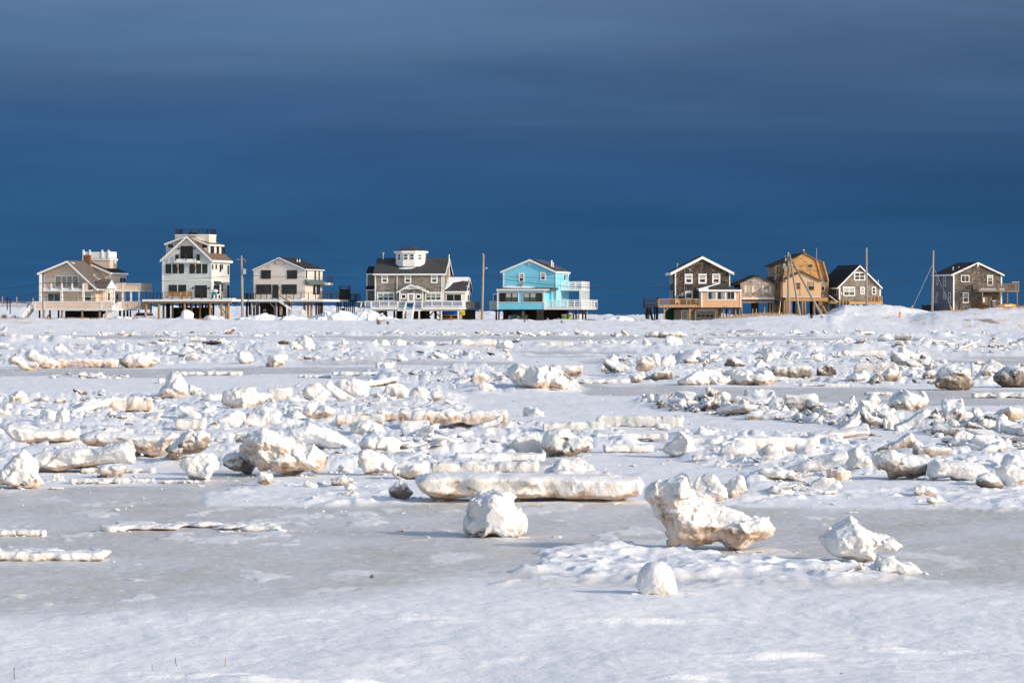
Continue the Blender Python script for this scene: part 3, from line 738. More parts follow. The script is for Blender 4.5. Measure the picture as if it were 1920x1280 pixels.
    r0 = vn3(X / (Sn * .5) + 3, Y / (Sn * .5) + so, Z / (Sn * .5)); r1 = vn3(X / (Sn * .22) + so, Y / (Sn * .22) + 4, Z / (Sn * .22)); r2 = vn3(X / (Sn * .10), Y / (Sn * .10) + so, Z / (Sn * .10) + 3)
    amp = S * rough * (0.5 if flat else 1.0) * (1.6 if prims and prims[0][0] == 'P' else 1.0)
    f = f + amp * (0.03 * r0 + 0.018 * r1 + 0.014 * r2)
    # broken faces: every cell of a random partition is its own tilted fracture plane
    rs = np.random.RandomState(seed + 1)
    for cnt_, aa, gg in ((16 if not flat else int(min(60, max(10, 10 * W / mD))), 0.07, 0.30), (60, 0.03, 0.22)):
        C = rs.uniform(lo, hi, (cnt_, 3)).astype(np.float32); A_ = rs.uniform(-1, 1, cnt_).astype(np.float32); G = rs.uniform(-1, 1, (cnt_, 3)).astype(np.float32)
        best = np.full(X.shape, 1e9, np.float32); dv = np.zeros(X.shape, np.float32)
        wx = X + 0.03 * S * r1; wz = Z + 0.03 * S * r2
        for c_, a_, g_ in zip(C, A_, G):
            dx = wx - c_[0]; dy = Y - c_[1]; dz = wz - c_[2]; q_ = dx * dx + dy * dy + dz * dz; k_ = q_ < best
            best = np.where(k_, q_, best); dv = np.where(k_, aa * S * a_ + gg * (g_[0] * dx + g_[1] * dy + g_[2] * dz), dv)
        f = f + np.clip(dv, -0.10 * S, 0.12 * S) * (0.35 if flat else 0.5) * min(rough, 1.3)
    if cell < S * 0.04:
        r3 = vn3(X / (S * .045) + 5, Y / (S * .045) + so, Z / (S * .045)); f = f + amp * 0.011 * r3
    # undercut hollows low on the sides
    und = np.clip(0.30 - Z / H, 0, 1) * np.clip(vn3(X / (S * .3), Y / (S * .3) + so, Z * 0 + seed) + 0.25, 0, 1)
    f = f + und * S * (0.10 if prims and W > 3 * H else 0.35)
    f = np.maximum(f, -(Z + 0.10 * H + 0.01))
    f[0], f[-1] = 1, 1; f[:, 0] = 1; f[:, -1] = 1; f[:, :, 0] = 1; f[:, :, -1] = 1
    V, Q = surface_nets(f, lo, cell)
    return V, Q
def solve_depth(px, ybase):
    d = FPX * CAMZ / (ybase - HOR)
    for _ in range(3):
        z = min(tz((px - 960) / FPX * d, d), 0.3) if d < 380 else 0
        d = 0.5 * d + 0.5 * FPX * (CAMZ - z) / (ybase - HOR)
    return d
BOX = []
HERO = []   # (px, ybase, halfwidth px, phrase) for naming neighbours
CATS = {'floe': ('ice_floe', 'ice floe'), 'slab': ('ice_slab', 'ice slab'), 'plate': ('ice_slab', 'ice slab')}
def hero(i, x0, y0, x1, y1, kind, dirt, label, short=None, dark=0.0, grey=0.3, dep=None, prims=None, name=None, cat=None, yaw=0, rough=1.0, mat='ice'):
    px = (x0 + x1) / 2; d = solve_depth(px, y1)
    W = (x1 - x0) * d / FPX
    D = W * (dep if dep else {'slab': 0.55, 'floe': 0.9, 'plate': .7}.get(kind, 0.85))
    if kind in ('slab', 'floe') and not dep: D = min(max(D, 0.5), 2.2)
    # height seen = height of front face plus the foreshortened top
    Hpx = (y1 - y0)
    ctr = d + D * 0.35
    zt = CAMZ - (y0 - HOR) * ctr / FPX
    zb = CAMZ - (y1 - HOR) * d / FPX
    if kind in ('slab', 'floe'):
        zt = CAMZ - (y0 - HOR) * (d + D * 0.9) / FPX
    H = max(zt - zb, 0.05 if kind == 'floe' else 0.09)
    if kind == 'floe': H = min(H * .7, 0.4)
    if prims and prims[0][0] == 'P': prims = [('P', [((a - px) * d / FPX, (y1 - b) * d / FPX) for a, b in prims[0][1]], prims[0][2])] + list(prims[1:])
    cells = int(min(max((x1 - x0) / 1.875 * 0.85, 14), 120))
    V, Q = make_ice(kind, W, D, H, i * 7 + 3, cells, prims, rough)
    first = next((w for w in label.split() if w in ('boulder', 'slab', 'plate', 'mound', 'lump')), '')
    nm, ct = CATS.get('slab' if kind == 'x' and first in ('slab', 'plate') else kind, ('ice_boulder', 'ice boulder'))
    me = arr_mesh(name or nm, V, Q); me.materials.append(MAT[mat])
    o = bpy.data.objects.new(name or nm, me); col.objects.link(o)
    o.location = ((px - 960) / FPX * (d + D / 2), d + D / 2, zb)
    o.rotation_euler = (0, 0, R(yaw))
    o.color = (dirt, grey, dark, 1)
    tag(o, label, cat or ct, 'stranded blocks and slabs of sea ice', 'thing')
    BOX.append((x0, y0, x1, y1))
    if short: HERO.append((px, y1, (x1 - x0) / 2, short))
    return o
BIG = [('b', .06, 0, .50, .45, .42, .17, 15), ('b', -.28, 0, .62, .17, .38, .22, 20), ('e', -.20, .05, .84, .09, .22, .22), ('e', -.34, 0, .58, .14, .34, .24), ('b', -.22, 0, .28, .16, .36, .30, 5),
       ('e', .08, .1, .16, .30, .40, .22), ('e', .36, .05, .32, .14, .34, .13), ('e', .33, .1, .46, .05, .1, .06), ('e', -.30, -.1, .08, .09, .3, .12)]
TOOTH = [('e', .0, 0, .75, .17, .3, .30), ('e', -.02, 0, .45, .30, .38, .30), ('e', -.30, 0, .22, .22, .35, .12), ('e', -.10, -.1, .14, .14, .3, .22), ('e', .14, -.1, .2, .11, .3, .2), ('e', .36, -.1, .15, .14, .3, .20)]
def knobball():
    r = random.Random(4); p = [('e', -.02, 0, .46, .42, .42, .46)]
    for a, z, s_ in ((-.30, .22, .20), (.36, .26, .16), (.02, .80, .24), (-.26, .62, .2), (.22, .7, .18), (.1, .2, .22), (-.08, .5, .2), (.3, .46, .15)):
        p.append(('e', a, -r.uniform(.1, .35), z, s_, s_ * 1.1, s_ * 1.1))
    return p
def two_lumps(): return [('e', -.25, .05, .42, .26, .4, .42), ('e', .1, -.1, .48, .30, .42, .46), ('e', .34, 0, .3, .17, .36, .30), ('e', .12, -.1, .1, .18, .3, .2)]
def perched(): return [('e', -.18, 0, .52, .22, .4, .40), ('e', .18, 0, .62, .32, .40, .28), ('e', .02, -.1, .25, .3, .4, .28), ('e', -.04, 0, .86, .09, .2, .15), ('e', .34, -.1, .42, .16, .3, .24)]
ZM = {'A': (0, 720, 4.571), 'B': (400, 700, 4.571), 'C': (780, 700, 4.571), 'E': (1500, 700, 4.571), 'F': (1180, 860, 2.595), 'G': (640, 860, 3.0), 'P': (0, 0, 1.0)}
TRACE = {
 1: ('G', [680,370,700,310,720,250,780,215,850,195,930,185,965,230,985,300,1020,305,1043,370,1035,420,980,435,900,442,800,440,720,435,685,400], .0),
 2: ('F', [60,150,95,120,180,85,215,62,262,60,285,85,300,150,330,190,420,225,520,268,585,290,600,276,650,280,672,300,715,350,700,385,660,405,600,430,560,455,470,450,430,425,400,440,330,445,250,440,165,455,150,430,165,400,130,330,95,290,90,240,62,200], .25),
 3: ('F', [945,390,980,350,1035,325,1070,297,1120,320,1150,345,1200,365,1290,385,1315,440,1290,465,1200,470,1190,515,1100,512,1000,490,965,460,950,420], .1),
 5: ('F', [36,630,40,590,55,545,95,508,150,503,200,535,225,580,235,630,225,660,150,668,60,665], 0),
 6: ('G', [405,110,480,85,700,80,1000,85,1400,92,1690,110,1720,150,1700,215,1540,248,1300,245,1150,235,980,240,700,230,600,235,500,225,430,190,405,150], .15),
 10: ('A', [-15,850,60,720,120,650,205,578,260,640,288,690,270,790,320,830,340,880,300,900,230,895,185,880,165,897,120,890,60,860], 0),
 11: ('A', [200,660,300,600,560,545,900,540,1060,505,1130,510,1165,580,1165,690,900,700,640,740,500,765,380,745,280,750], .5),
 12: ('A', [660,450,720,425,860,400,1000,400,1200,430,1500,420,1515,470,1480,520,1440,590,1400,610,1300,632,1200,600,1150,560,1000,545,860,545,760,540,700,500], .3),
 13: ('A', [1395,570,1450,520,1540,450,1640,400,1730,400,1800,440,1790,510,1760,570,1700,600,1640,620,1540,650,1440,620], .1),
 14: ('A', [1545,680,1600,640,1700,600,1780,585,1860,600,1890,670,1850,740,1800,780,1785,830,1700,815,1620,800,1580,730], .1),
 16: ('A', [20,370,100,345,300,380,480,390,700,370,690,480,600,500,400,500,250,520,130,525,110,470,60,420], .3),
 20: ('P', [296,746,299,735,312,722,317,708,327,699,337,702,345,720,350,740,349,747], 0),
 31: ('B', [235,555,300,520,420,470,560,500,660,545,690,600,800,620,870,600,930,650,1010,710,985,780,960,850,930,888,800,880,700,888,600,880,500,878,400,860,340,800,315,760,300,680,270,610], .25),
 32: ('B', [75,730,150,680,280,665,320,720,350,790,320,870,240,850,180,815,90,790], .3),
 34: ('B', [1230,680,1290,655,1350,665,1450,690,1520,740,1578,800,1540,865,1400,873,1280,868,1250,800], .1),
 35: ('B', [640,560,640,480,820,430,960,480,1100,530,1225,620,1210,668,1000,660,900,620,700,640], .6),
 86: ('E', [650,700,760,655,900,690,1100,740,1150,760,1090,830,1080,890,1000,905,880,905,760,912,740,850,690,820,655,760], .3),
 87: ('E', [1090,790,1150,745,1260,745,1400,760,1560,790,1620,850,1600,890,1540,900,1480,920,1300,930,1280,900,1120,910,1090,860], .2),
 83: ('E', [-130,820,0,770,150,720,300,680,400,675,420,720,380,780,260,820,200,850,60,865,-100,860], .3),
 97: ('E', [760,270,770,215,830,180,880,160,880,130,915,128,940,165,1050,175,1090,215,1085,265,1020,320,900,345,820,335], 0),
}
def build_heroes():
    def H(i, x0, y0, x1, y1, kind, dirt, label, short=None, **kw):
        if i in TRACE:
            zm, fl, sh = TRACE[i]; ox, oy, s_ = ZM[zm]; pts = [(ox + fl[k] / s_, oy + fl[k + 1] / s_) for k in range(0, len(fl), 2)]
            x0 = min(p[0] for p in pts); x1 = max(p[0] for p in pts); y0 = min(p[1] for p in pts); y1 = max(p[1] for p in pts)
            kw['prims'] = [('P', pts, sh)]; kind = 'x'
            if i == 6: kw['name'] = 'ice_slab'; kw['cat'] = 'ice slab'
        return hero(i, x0, y0, x1, y1, kind, dirt, label, short, **kw)
    H(1, 868, 922, 987, 1008, 'knob', .66, 'round knobbly white ice boulder alone on the grey ice in the foreground centre', 'the lone round boulder', prims=knobball())
    H(2, 1201, 884, 1452, 1036, 'x', .97, 'largest ice boulder, tilted with a brown hollow underside, in the right foreground', 'the largest tilted boulder', dep=.55, prims=BIG, grey=.55)
    H(3, 1546, 984, 1686, 1062, 'knob', .55, 'white crumbly ice boulder with a knob on top, right foreground beside the snow shelf', 'the crumbly boulder at the right', prims=[('e', 0, 0, .42, .46, .4, .36), ('e', -.22, 0, .5, .28, .4, .36), ('e', -.12, 0, .86, .15, .25, .16), ('e', .28, 0, .48, .22, .35, .32), ('e', .12, -.1, .7, .14, .2, .14), ('e', 0, 0, .1, .3, .36, .2)])
    H(4, 1636, 1034, 1716, 1076, 'wedge', .5, 'small white lump leaning against the foot of the crumbly boulder at the right')
    H(5, 1196, 1052, 1268, 1112, 'lump', .5, 'smooth egg-shaped snowy boulder on the snow shelf, nearest boulder to the camera', 'the egg-shaped boulder', grey=.1, rough=.55)
    H(6, 772, 888, 1222, 943, 'slab', .85, 'longest thick ice slab with a rust brown lower edge behind the lone round boulder', 'the longest thick slab', dep=.34, rough=.8)
    H(7, 208, 973, 528, 996, 'floe', .7, 'long thin white floe lying alone on the grey ice at the left', 'the long thin floe', dep=.42)
    H(8, -60, 1020, 204, 1052, 'floe', .75, 'thick snowy floe cut by the left edge of the photo, nearest to the camera', 'the left edge floe', dep=.45)
    H(9, -30, 985, 88, 1006, 'floe', .8, 'small floe with a tan stained end by the left edge above the nearest floe', dep=.3)
    H(10, -2, 846, 75, 917, 'x', .72, 'tall tooth-shaped ice boulder with rounded orange knobs at its foot, far left', 'the tooth-shaped boulder', prims=TOOTH, grey=.15)
    H(11, 60, 829, 256, 890, 'x', .62, 'broad white slab tipped towards us right of the tooth-shaped boulder', 'the broad tipped slab', dep=.5, prims=[('b', .02, 0, .42, .47, .40, .24, -12, 6), ('e', .34, 0, .72, .13, .3, .22), ('b', -.2, 0, .22, .28, .4, .22)], rough=.8)
    H(12, 144, 800, 330, 858, 'mush', 1.0, 'wide bowl-shaped boulder with a dark brown underside above the broad tipped slab', 'the bowl-shaped boulder', dep=.6, grey=.6)
    H(13, 305, 806, 396, 862, 'knob', 1.25, 'dirty speckled boulder leaning to the right beside the bowl-shaped boulder', 'the dirty leaning boulder', dark=.55, prims=[('b', 0, 0, .5, .46, .4, .26, -27), ('e', .25, 0, .66, .2, .3, .26), ('e', -.2, 0, .3, .25, .36, .26)], rough=1.5)
    H(14, 338, 847, 413, 902, 'mush', .5, 'clean white mushroom-shaped boulder standing on the grey ice, left of centre', 'the white mushroom boulder', prims=[('e', .02, 0, .66, .44, .42, .28), ('e', -.2, 0, .62, .26, .34, .26), ('e', .06, 0, .26, .24, .3, .34), ('e', .24, 0, .7, .2, .34, .2), ('b', .02, 0, .88, .2, .2, .1)], grey=.1)
    H(15, 179, 870, 235, 895, 'lump', 1.35, 'small brown stained boulder in front of the broad tipped slab', 'the small brown boulder', dark=.2)
    H(16, 0, 794, 158, 840, 'mush', .8, 'long undercut slab with a dark gap at its left end, far left', 'the undercut left slab', dep=.6)
    H(17, 82, 767, 109, 792, 'lump', .45, 'smooth round ball of ice next to a white fin, left side', 'the smooth ice ball', grey=.1)
    H(18, 104, 765, 131, 798, 'peak', .3, 'upright white fin of ice right of the smooth ice ball', grey=.1)
    H(19, 197, 741, 288, 772, 'slab', 1.15, 'snow-topped slab with a tan side at the back of the left rubble', 'the tan-sided slab', dep=.4, rough=1.6)
    H(20, 296, 698, 351, 747, 'peak', .85, 'tall pointed boulder standing above the left rubble with open snow behind', 'the tall pointed boulder', prims=[('e', .02, 0, .3, .42, .4, .34), ('e', .04, 0, .62, .28, .34, .36), ('e', -.3, 0, .18, .2, .3, .2), ('e', .3, 0, .25, .18, .3, .26)])
    H(21, 62, 744, 96, 758, 'lump', 1.4, 'low rust brown lump in the snow at the back of the left rubble', dark=.3)
    H(22, 98, 746, 128, 757, 'knob', 1.2, 'flat brown flecked lump right of the rust brown lump', dark=.5)
    H(23, -12, 756, 22, 778, 'plate', .8, 'grey tilted plate at the left edge under the open snow', grey=.9)
    H(24, 334, 762, 378, 784, 'plate', .5, 'tilted white plate below the tall pointed boulder')
    H(25, 328, 784, 384, 809, 'slab', .7, 'short thick slab with a pink face behind the dirty leaning boulder', dep=.6)
    H(26, 131, 890, 244, 907, 'floe', .4, 'low white floe on the ice right of the tooth-shaped boulder', dep=.3)
    H(27, 242, 893, 288, 904, 'floe', .4, 'short straight floe at the right end of the low white floe', dep=.4)
    H(28, 304, 897, 374, 905, 'floe', .2, 'very thin flat sheet of ice left of the white mushroom boulder', dep=.5)
    H(29, 150, 871, 290, 887, 'floe', .5, 'grey sided floe behind the small brown boulder', dep=.3, grey=.8)
    H(30, 96, 889, 119, 901, 'block', .2, 'tiny square white block in front of the broad tipped slab')
    H(31, 452, 801, 621, 895, 'mush', 1.0, 'huge undercut boulder with a brown stained belly left of centre', 'the huge undercut boulder', dep=.6, grey=.6, prims=[('b', -.02, 0, .56, .47, .42, .20, 12), ('e', -.38, 0, .78, .14, .3, .16), ('b', -.02, 0, .30, .36, .36, .26, 6), ('e', .28, -.1, .3, .2, .36, .28), ('e', .40, -.1, .46, .14, .3, .2), ('e', -.14, 0, .86, .22, .3, .13), ('e', .1, -.1, .12, .28, .34, .18), ('e', .26, 0, .72, .11, .2, .13)])
    H(32, 416, 846, 478, 889, 'mush', 1.15, 'snow-capped boulder with a black underside left of the huge undercut boulder', dark=.75, grey=.3)
    H(33, 481, 887, 514, 909, 'lump', 1.0, 'small egg of ice with an orange base under the huge undercut boulder')
    H(34, 669, 842, 745, 893, 'wedge', .55, 'smooth white wedge boulder right of the huge undercut boulder', 'the white wedge boulder', grey=.5)
    H(35, 540, 796, 668, 848, 'x', .3, 'wide clean white slab tipped down to the right behind the huge undercut boulder', 'the wide clean slab', dep=.7, grey=.1, prims=[('b', .02, 0, .40, .48, .46, .16, 18), ('b', -.1, .2, .3, .36, .3, .26)], rough=.6)
    H(36, 737, 863, 807, 900, 'knob', 1.0, 'crumbly brown flecked boulder at the left end of the longest thick slab', dark=.3)
    H(37, 733, 905, 775, 937, 'lump', 1.2, 'round grey-brown boulder at the left tip of the longest thick slab', 'the round grey-brown boulder', dark=.6, grey=.8)
    H(38, 409, 723, 505, 770, 'knob', .9, 'large knobbly boulder with an orange stained front, back of the rubble left of centre', 'the large knobbly boulder')
    H(39, 500, 725, 546, 756, 'slab', .95, 'tilted block with a pink sunlit face right of the large knobbly boulder', dep=.6)
    H(40, 573, 713, 613, 753, 'block', .75, 'upright grey block with a dark foot beside a leaning plate', 'the upright grey block', grey=.9)
    H(41, 610, 716, 663, 757, 'x', .3, 'clean white plate leaning against the upright grey block', dep=.5, grey=.2, prims=[('b', 0, 0, .5, .56, .42, .17, 36)], rough=.5)
    H(42, 630, 705, 692, 748, 'knob', .72, 'large rounded snowball-like boulder behind the leaning plate', 'the big rounded boulder')
    H(43, 720, 718, 768, 746, 'block', .7, 'grey and cream boulder right of the big rounded boulder', grey=.7)
    H(44, 766, 722, 808, 750, 'lump', .4, 'smooth pale boulder between two darker boulders in the centre', grey=.4)
    H(45, 806, 728, 832, 752, 'lump', 1.1, 'round boulder with a dark cap in the centre snow', 'the dark-capped boulder', dark=.6)
    H(46, 562, 752, 628, 787, 'knob', .9, 'knobbly boulder with a brown cleft below the upright grey block')
    H(47, 402, 768, 455, 798, 'wedge', .5, 'white faceted wedge below the large knobbly boulder', grey=.6)
    H(48, 452, 764, 532, 804, 'pile', .7, 'heap of frozen snow crumbs right of the white faceted wedge', grey=.6)
    H(49, 668, 767, 753, 790, 'slab', 1.3, 'slab with an orange-brown sunlit face, centre of the rubble', 'the orange-faced slab', dep=.5)
    H(50, 632, 774, 722, 797, 'slab', .9, 'long tilted slab stained brown at its left tip under the orange-faced slab', dep=.3)
    H(51, 656, 787, 726, 816, 'lump', .75, 'broad smooth boulder under the orange-faced slab', grey=.6)
    H(52, 673, 812, 752, 853, 'knob', .85, 'crumbly boulder with brown flecks behind the white wedge boulder')
    H(53, 632, 868, 662, 886, 'wedge', .2, 'small clean splinter left of the white wedge boulder')
    H(54, 617, 893, 657, 911, 'lump', .9, 'low rounded lump with a grey patch in the snow right of the huge undercut boulder', dark=.4)
    H(55, 571, 899, 596, 914, 'wedge', .2, 'small white splinter in the snow patch below the huge undercut boulder')
    H(56, 645, 906, 669, 920, 'lump', .6, 'pale marble of ice left of the round grey-brown boulder')
    H(57, 647, 921, 672, 933, 'lump', .5, 'lowest pale marble of ice left of the round grey-brown boulder')
    H(58, 750, 765, 954, 797, 'slab', 1.15, 'long snow-topped slab with orange stained hollows, centre', 'the orange-stained long slab', dep=.3, rough=1.3)
    H(59, 981, 757, 1025, 781, 'wedge', .35, 'lone white wedge on the smooth snow right of centre', 'the lone white wedge')
    H(60, 1122, 778, 1282, 801, 'slab', .5, 'long low slab with a grey side on the smooth snow', 'the grey-sided slab', dep=.3, grey=1.0, yaw=-8)
    H(61, 1018, 788, 1130, 813, 'slab', .75, 'cracked low slab left of the grey-sided slab', dep=.3, grey=.9)
    H(62, 1118, 810, 1252, 824, 'slab', .5, 'thin straight slab in front of the grey-sided slab', dep=.4)
    H(63, 955, 808, 1014, 854, 'block', .55, 'rounded glassy grey boulder right of centre', 'the glassy grey boulder', grey=1.3)
    H(64, 1012, 806, 1110, 857, 'knob', 1.05, 'large dirty boulder of joined lumps beside the glassy grey boulder', 'the large dirty joined boulder', dark=.5, grey=.6, prims=[('e', -.2, 0, .5, .27, .4, .46), ('e', .2, -.1, .4, .26, .4, .34), ('e', -.05, 0, .78, .18, .3, .22), ('e', .38, 0, .4, .12, .3, .28), ('e', .02, -.2, .2, .3, .3, .2)])
    H(65, 853, 847, 1022, 866, 'slab', .6, 'straight clean-cut slab below the glassy grey boulder', 'the clean-cut slab', dep=.3, rough=.35, grey=.1)
    H(66, 888, 834, 921, 852, 'wedge', .8, 'tan topped wedge behind the clean-cut slab')
    H(67, 867, 784, 944, 812, 'x', .4, 'tilted snow-covered plate under the orange-stained long slab', dep=.7, prims=[('b', 0, 0, .45, .5, .45, .17, -22)], rough=.7)
    H(68, 1130, 831, 1224, 849, 'slab', .5, 'curved pale slab on the rim of the snow dome', dep=.3, yaw=8)
    H(69, 1018, 861, 1122, 894, 'pile', .35, 'cluster of round snow lumps behind the longest thick slab', 'the snow lump cluster', grey=.1)
    H(70, 895, 871, 930, 889, 'knob', .85, 'pair of small joined balls standing behind the longest thick slab', prims=[('e', -.24, 0, .48, .24, .4, .48), ('e', .26, 0, .42, .2, .4, .42)])
    H(71, 804, 864, 1010, 889, 'slab', .6, 'grey-sided long slab just behind the longest thick slab', dep=.25, grey=1.2)
    H(72, 1249, 815, 1311, 852, 'block', .5, 'clean white faceted boulder at the left of the right rubble', 'the faceted white boulder', grey=.4)
    H(73, 1345, 824, 1418, 860, 'lump', .65, 'rounded snowy boulder with a rust foot in the right rubble', 'the rust-footed boulder')
    H(74, 1416, 834, 1470, 862, 'lump', .3, 'soft white mound right of the rust-footed boulder', grey=.1)
    H(75, 1487, 831, 1543, 859, 'lump', .4, 'smooth oval boulder in front of the pink-sided slab', grey=.4)
    H(76, 1297, 846, 1373, 865, 'floe', .5, 'small floe below the faceted white boulder', dep=.5)
    H(77, 1367, 817, 1541, 846, 'slab', .85, 'long slab with a pale pink sunlit side at the back of the right rubble', 'the pink-sided slab', dep=.22, rough=.6, grey=.1, yaw=9)
    H(78, 1265, 803, 1294, 818, 'block', .2, 'small clean lump on the smooth snow right of the grey-sided slab')
    H(79, 1228, 794, 1261, 807, 'knob', .8, 'two small joined lumps with a pink tint on the smooth snow')
    H(80, 1421, 878, 1491, 899, 'lump', .7, 'low oval lump in front of the right rubble, left of the tipped slab', dep=.7)
    H(81, 1293, 896, 1368, 940, 'block', .6, 'square snow-topped block right behind the largest tilted boulder', dep=.8)
    H(82, 1358, 892, 1397, 933, 'lump', .8, 'rounded lump at the right end of the block behind the largest boulder')
    H(83, 1470, 846, 1592, 886, 'x', .5, 'long slab tipped up to the right over a brown boulder', 'the tipped slab', dep=.5, prims=[('b', 0, 0, .5, .5, .42, .2, -14), ('e', .38, 0, .66, .13, .34, .26)], rough=.7)
    H(84, 1548, 872, 1594, 902, 'knob', 1.5, 'rust brown boulder under the raised end of the tipped slab')
    H(85, 1587, 830, 1637, 881, 'wedge', .5, 'grey sided wedge boulder right of the tipped slab', grey=1.2)
    H(86, 1642, 842, 1756, 900, 'mush', .95, 'large undercut boulder on a dark brown foot in the right rubble', 'the large undercut boulder', dep=.6, grey=1.0, dark=.35)
    H(87, 1738, 860, 1856, 905, 'x', .35, 'smooth white double boulder right of the large undercut boulder', 'the white double boulder', prims=two_lumps(), grey=.2)
    H(88, 1828, 884, 1882, 918, 'lump', 1.15, 'boulder with a black hollow at its left end, right foreground rubble', dark=.9)
    H(89, 1648, 816, 1712, 851, 'plate', 1.25, 'dirty brown tilted plate on top of the large undercut boulder', dark=.5)
    H(90, 1698, 815, 1739, 842, 'wedge', 1.1, 'upright dirty wedge with a tan face behind the large undercut boulder')
    H(91, 1716, 836, 1784, 858, 'slab', 1.4, 'dark brown topped slab between the large undercut boulder and the double boulder', dark=.4)
    H(92, 1883, 849, 1940, 880, 'wedge', .2, 'bright white wedge at the right edge above a snowy floe', grey=.1)
    H(93, 1868, 872, 1945, 912, 'mush', .7, 'snowy undercut floe at the right edge of the photo', dep=.8)
    H(94, 1713, 910, 1753, 930, 'lump', .95, 'small cream egg of ice alone on the lumpy snow at the right')
    H(95, 1739, 930, 1768, 946, 'lump', .9, 'tiny half-buried lump below the small cream egg')
    H(96, 1520, 894, 1572, 920, 'block', .5, 'white block in the snow below the tipped slab')
    H(97, 1664, 727, 1738, 776, 'x', 1.05, 'knobbly brown flecked boulder perched on the dirty ridge at the right', 'the perched boulder', prims=perched(), dark=.35)
    H(98, 1678, 770, 1744, 808, 'x', .45, 'white slab leaning below the perched boulder', prims=[('b', 0, 0, .5, .5, .4, .2, -30)], rough=.7)
    H(99, 1765, 760, 1786, 776, 'block', .3, 'small white block on the snow right of the perched boulder')
    H(100, 1755, 686, 1827, 732, 'knob', 1.3, 'round boulder with a black and orange left side, far right', 'the black-and-orange boulder', dark=.7)
    H(101, 1859, 681, 1945, 727, 'knob', 1.5, 'big dark grey dirty boulder cut by the right edge', 'the dark right-edge boulder', dark=.85)
    H(102, 1185, 665, 1225, 696, 'knob', 1.35, 'rust brown boulder at the left end of the dirty right band', 'the rust brown boulder', dark=.3)
    H(103, 1236, 663, 1269, 694, 'lump', .85, 'smooth round cream boulder right of the rust brown boulder')
    H(104, 1215, 664, 1240, 690, 'peak', .8, 'narrow upright lump between the rust brown and the cream boulder')
    H(105, 1267, 691, 1322, 722, 'wedge', .6, 'big pale wedge at the front of the dirty right band', 'the big pale wedge', grey=.7)
    H(106, 1355, 670, 1398, 692, 'knob', 1.4, 'black streaked lump at the back of the dirty right band', dark=.9)
    H(107, 1529, 684, 1568, 709, 'block', 1.5, 'blackest boulder in the middle of the dirty right band', 'the blackest boulder', dark=1.0)
    H(108, 1448, 684, 1524, 709, 'slab', 1.15, 'dirty grey slab left of the blackest boulder', dark=.7, grey=.8)
    H(109, 1588, 689, 1630, 711, 'wedge', .25, 'clean white wedge right of the blackest boulder')
    H(110, 1652, 686, 1690, 716, 'knob', 1.2, 'brown footed boulder between the white wedge and the black-and-orange boulder', dark=.4)
    H(111, 1472, 658, 1504, 674, 'block', .5, 'square snowy block on top of the dirty right band')
    H(112, 1178, 700, 1208, 718, 'lump', 1.35, 'tan boulder in front of the rust brown boulder', dark=.2)
    H(113, 1128, 683, 1150, 697, 'block', 1.2, 'small brown boulder at the left tip of the dirty right band', dark=.3)
    H(114, 960, 681, 1066, 732, 'x', .75, 'large mound of frozen boulders behind the smooth snow right of centre', 'the large centre mound', grey=.8, prims=[('e', 0, 0, .46, .38, .4, .48), ('e', -.36, 0, .6, .14, .3, .34), ('e', .25, -.1, .35, .24, .36, .30), ('e', .42, -.1, .2, .1, .25, .2), ('e', -.1, -.2, .25, .16, .3, .26), ('e', -.32, 0, .2, .16, .3, .2)], rough=1.4)
    H(115, 1029, 681, 1094, 708, 'slab', 1.15, 'brown sided snow-topped slab right behind the large centre mound', dark=.4)
    H(116, 876, 697, 916, 721, 'block', 1.45, 'sharp brown boulder left of the large centre mound', 'the sharp brown boulder', dark=.35)
    H(117, 896, 716, 926, 736, 'knob', .6, 'pale knobbly lump in front of the sharp brown boulder')
    H(118, 706, 676, 741, 698, 'knob', .8, 'knobbly block standing in front of the distant centre rubble', 'the far knobbly block')
    H(119, 496, 662, 541, 688, 'knob', 1.0, 'square rough block with pink sides, distant left of centre', 'the rough pink block')
    H(120, 443, 656, 479, 683, 'lump', .75, 'round knotted boulder left of the rough pink block')
    H(121, 545, 631, 592, 661, 'peak', .75, 'upright boulder with a dark hollow, distant below the cream house', 'the hollow upright boulder')
    H(122, 690, 635, 731, 654, 'knob', .8, 'knobbly block distant below the cupola house')
    H(123, 730, 634, 765, 653, 'knob', .75, 'second knobbly block distant below the cupola house, right one of a pair')
    H(124, 779, 638, 820, 653, 'lump', .7, 'smooth oval boulder distant below the right end of the cupola house')
    H(125, 929, 636, 961, 654, 'block', .8, 'square boulder distant below the bright blue house', 'the far square boulder')
    H(126, 847, 635, 930, 652, 'slab', .9, 'broken slab left of the far square boulder', dep=.4, rough=1.4)
    H(127, 13, 664, 74, 695, 'x', .95, 'lying tree-root-like boulder with an orange side at the far left', 'the lying orange boulder', prims=[('b', .05, 0, .45, .42, .3, .24, 22), ('e', -.3, 0, .66, .17, .36, .32), ('e', .3, 0, .3, .18, .34, .28), ('e', .05, 0, .3, .2, .34, .28)])
    H(128, 46, 656, 106, 691, 'x', .95, 'second sloping orange-sided boulder right behind the lying orange boulder', prims=[('b', .05, 0, .42, .46, .3, .2, 28), ('e', -.32, 0, .74, .15, .34, .26), ('e', .32, 0, .26, .18, .3, .24)])
    H(129, 105, 671, 224, 690, 'slab', 1.2, 'long slab with an orange-brown edge between two boulders at the left', 'the orange-edged slab', dep=.3)
    H(130, 221, 660, 297, 690, 'knob', .95, 'rough cauliflower-like block at the right end of the orange-edged slab', 'the cauliflower block')
    H(131, 100, 642, 125, 661, 'peak', .2, 'small clean white wedge standing distant at the left')
    H(132, 184, 635, 216, 652, 'knob', 1.0, 'small tan topped boulder distant below the tall sage house')
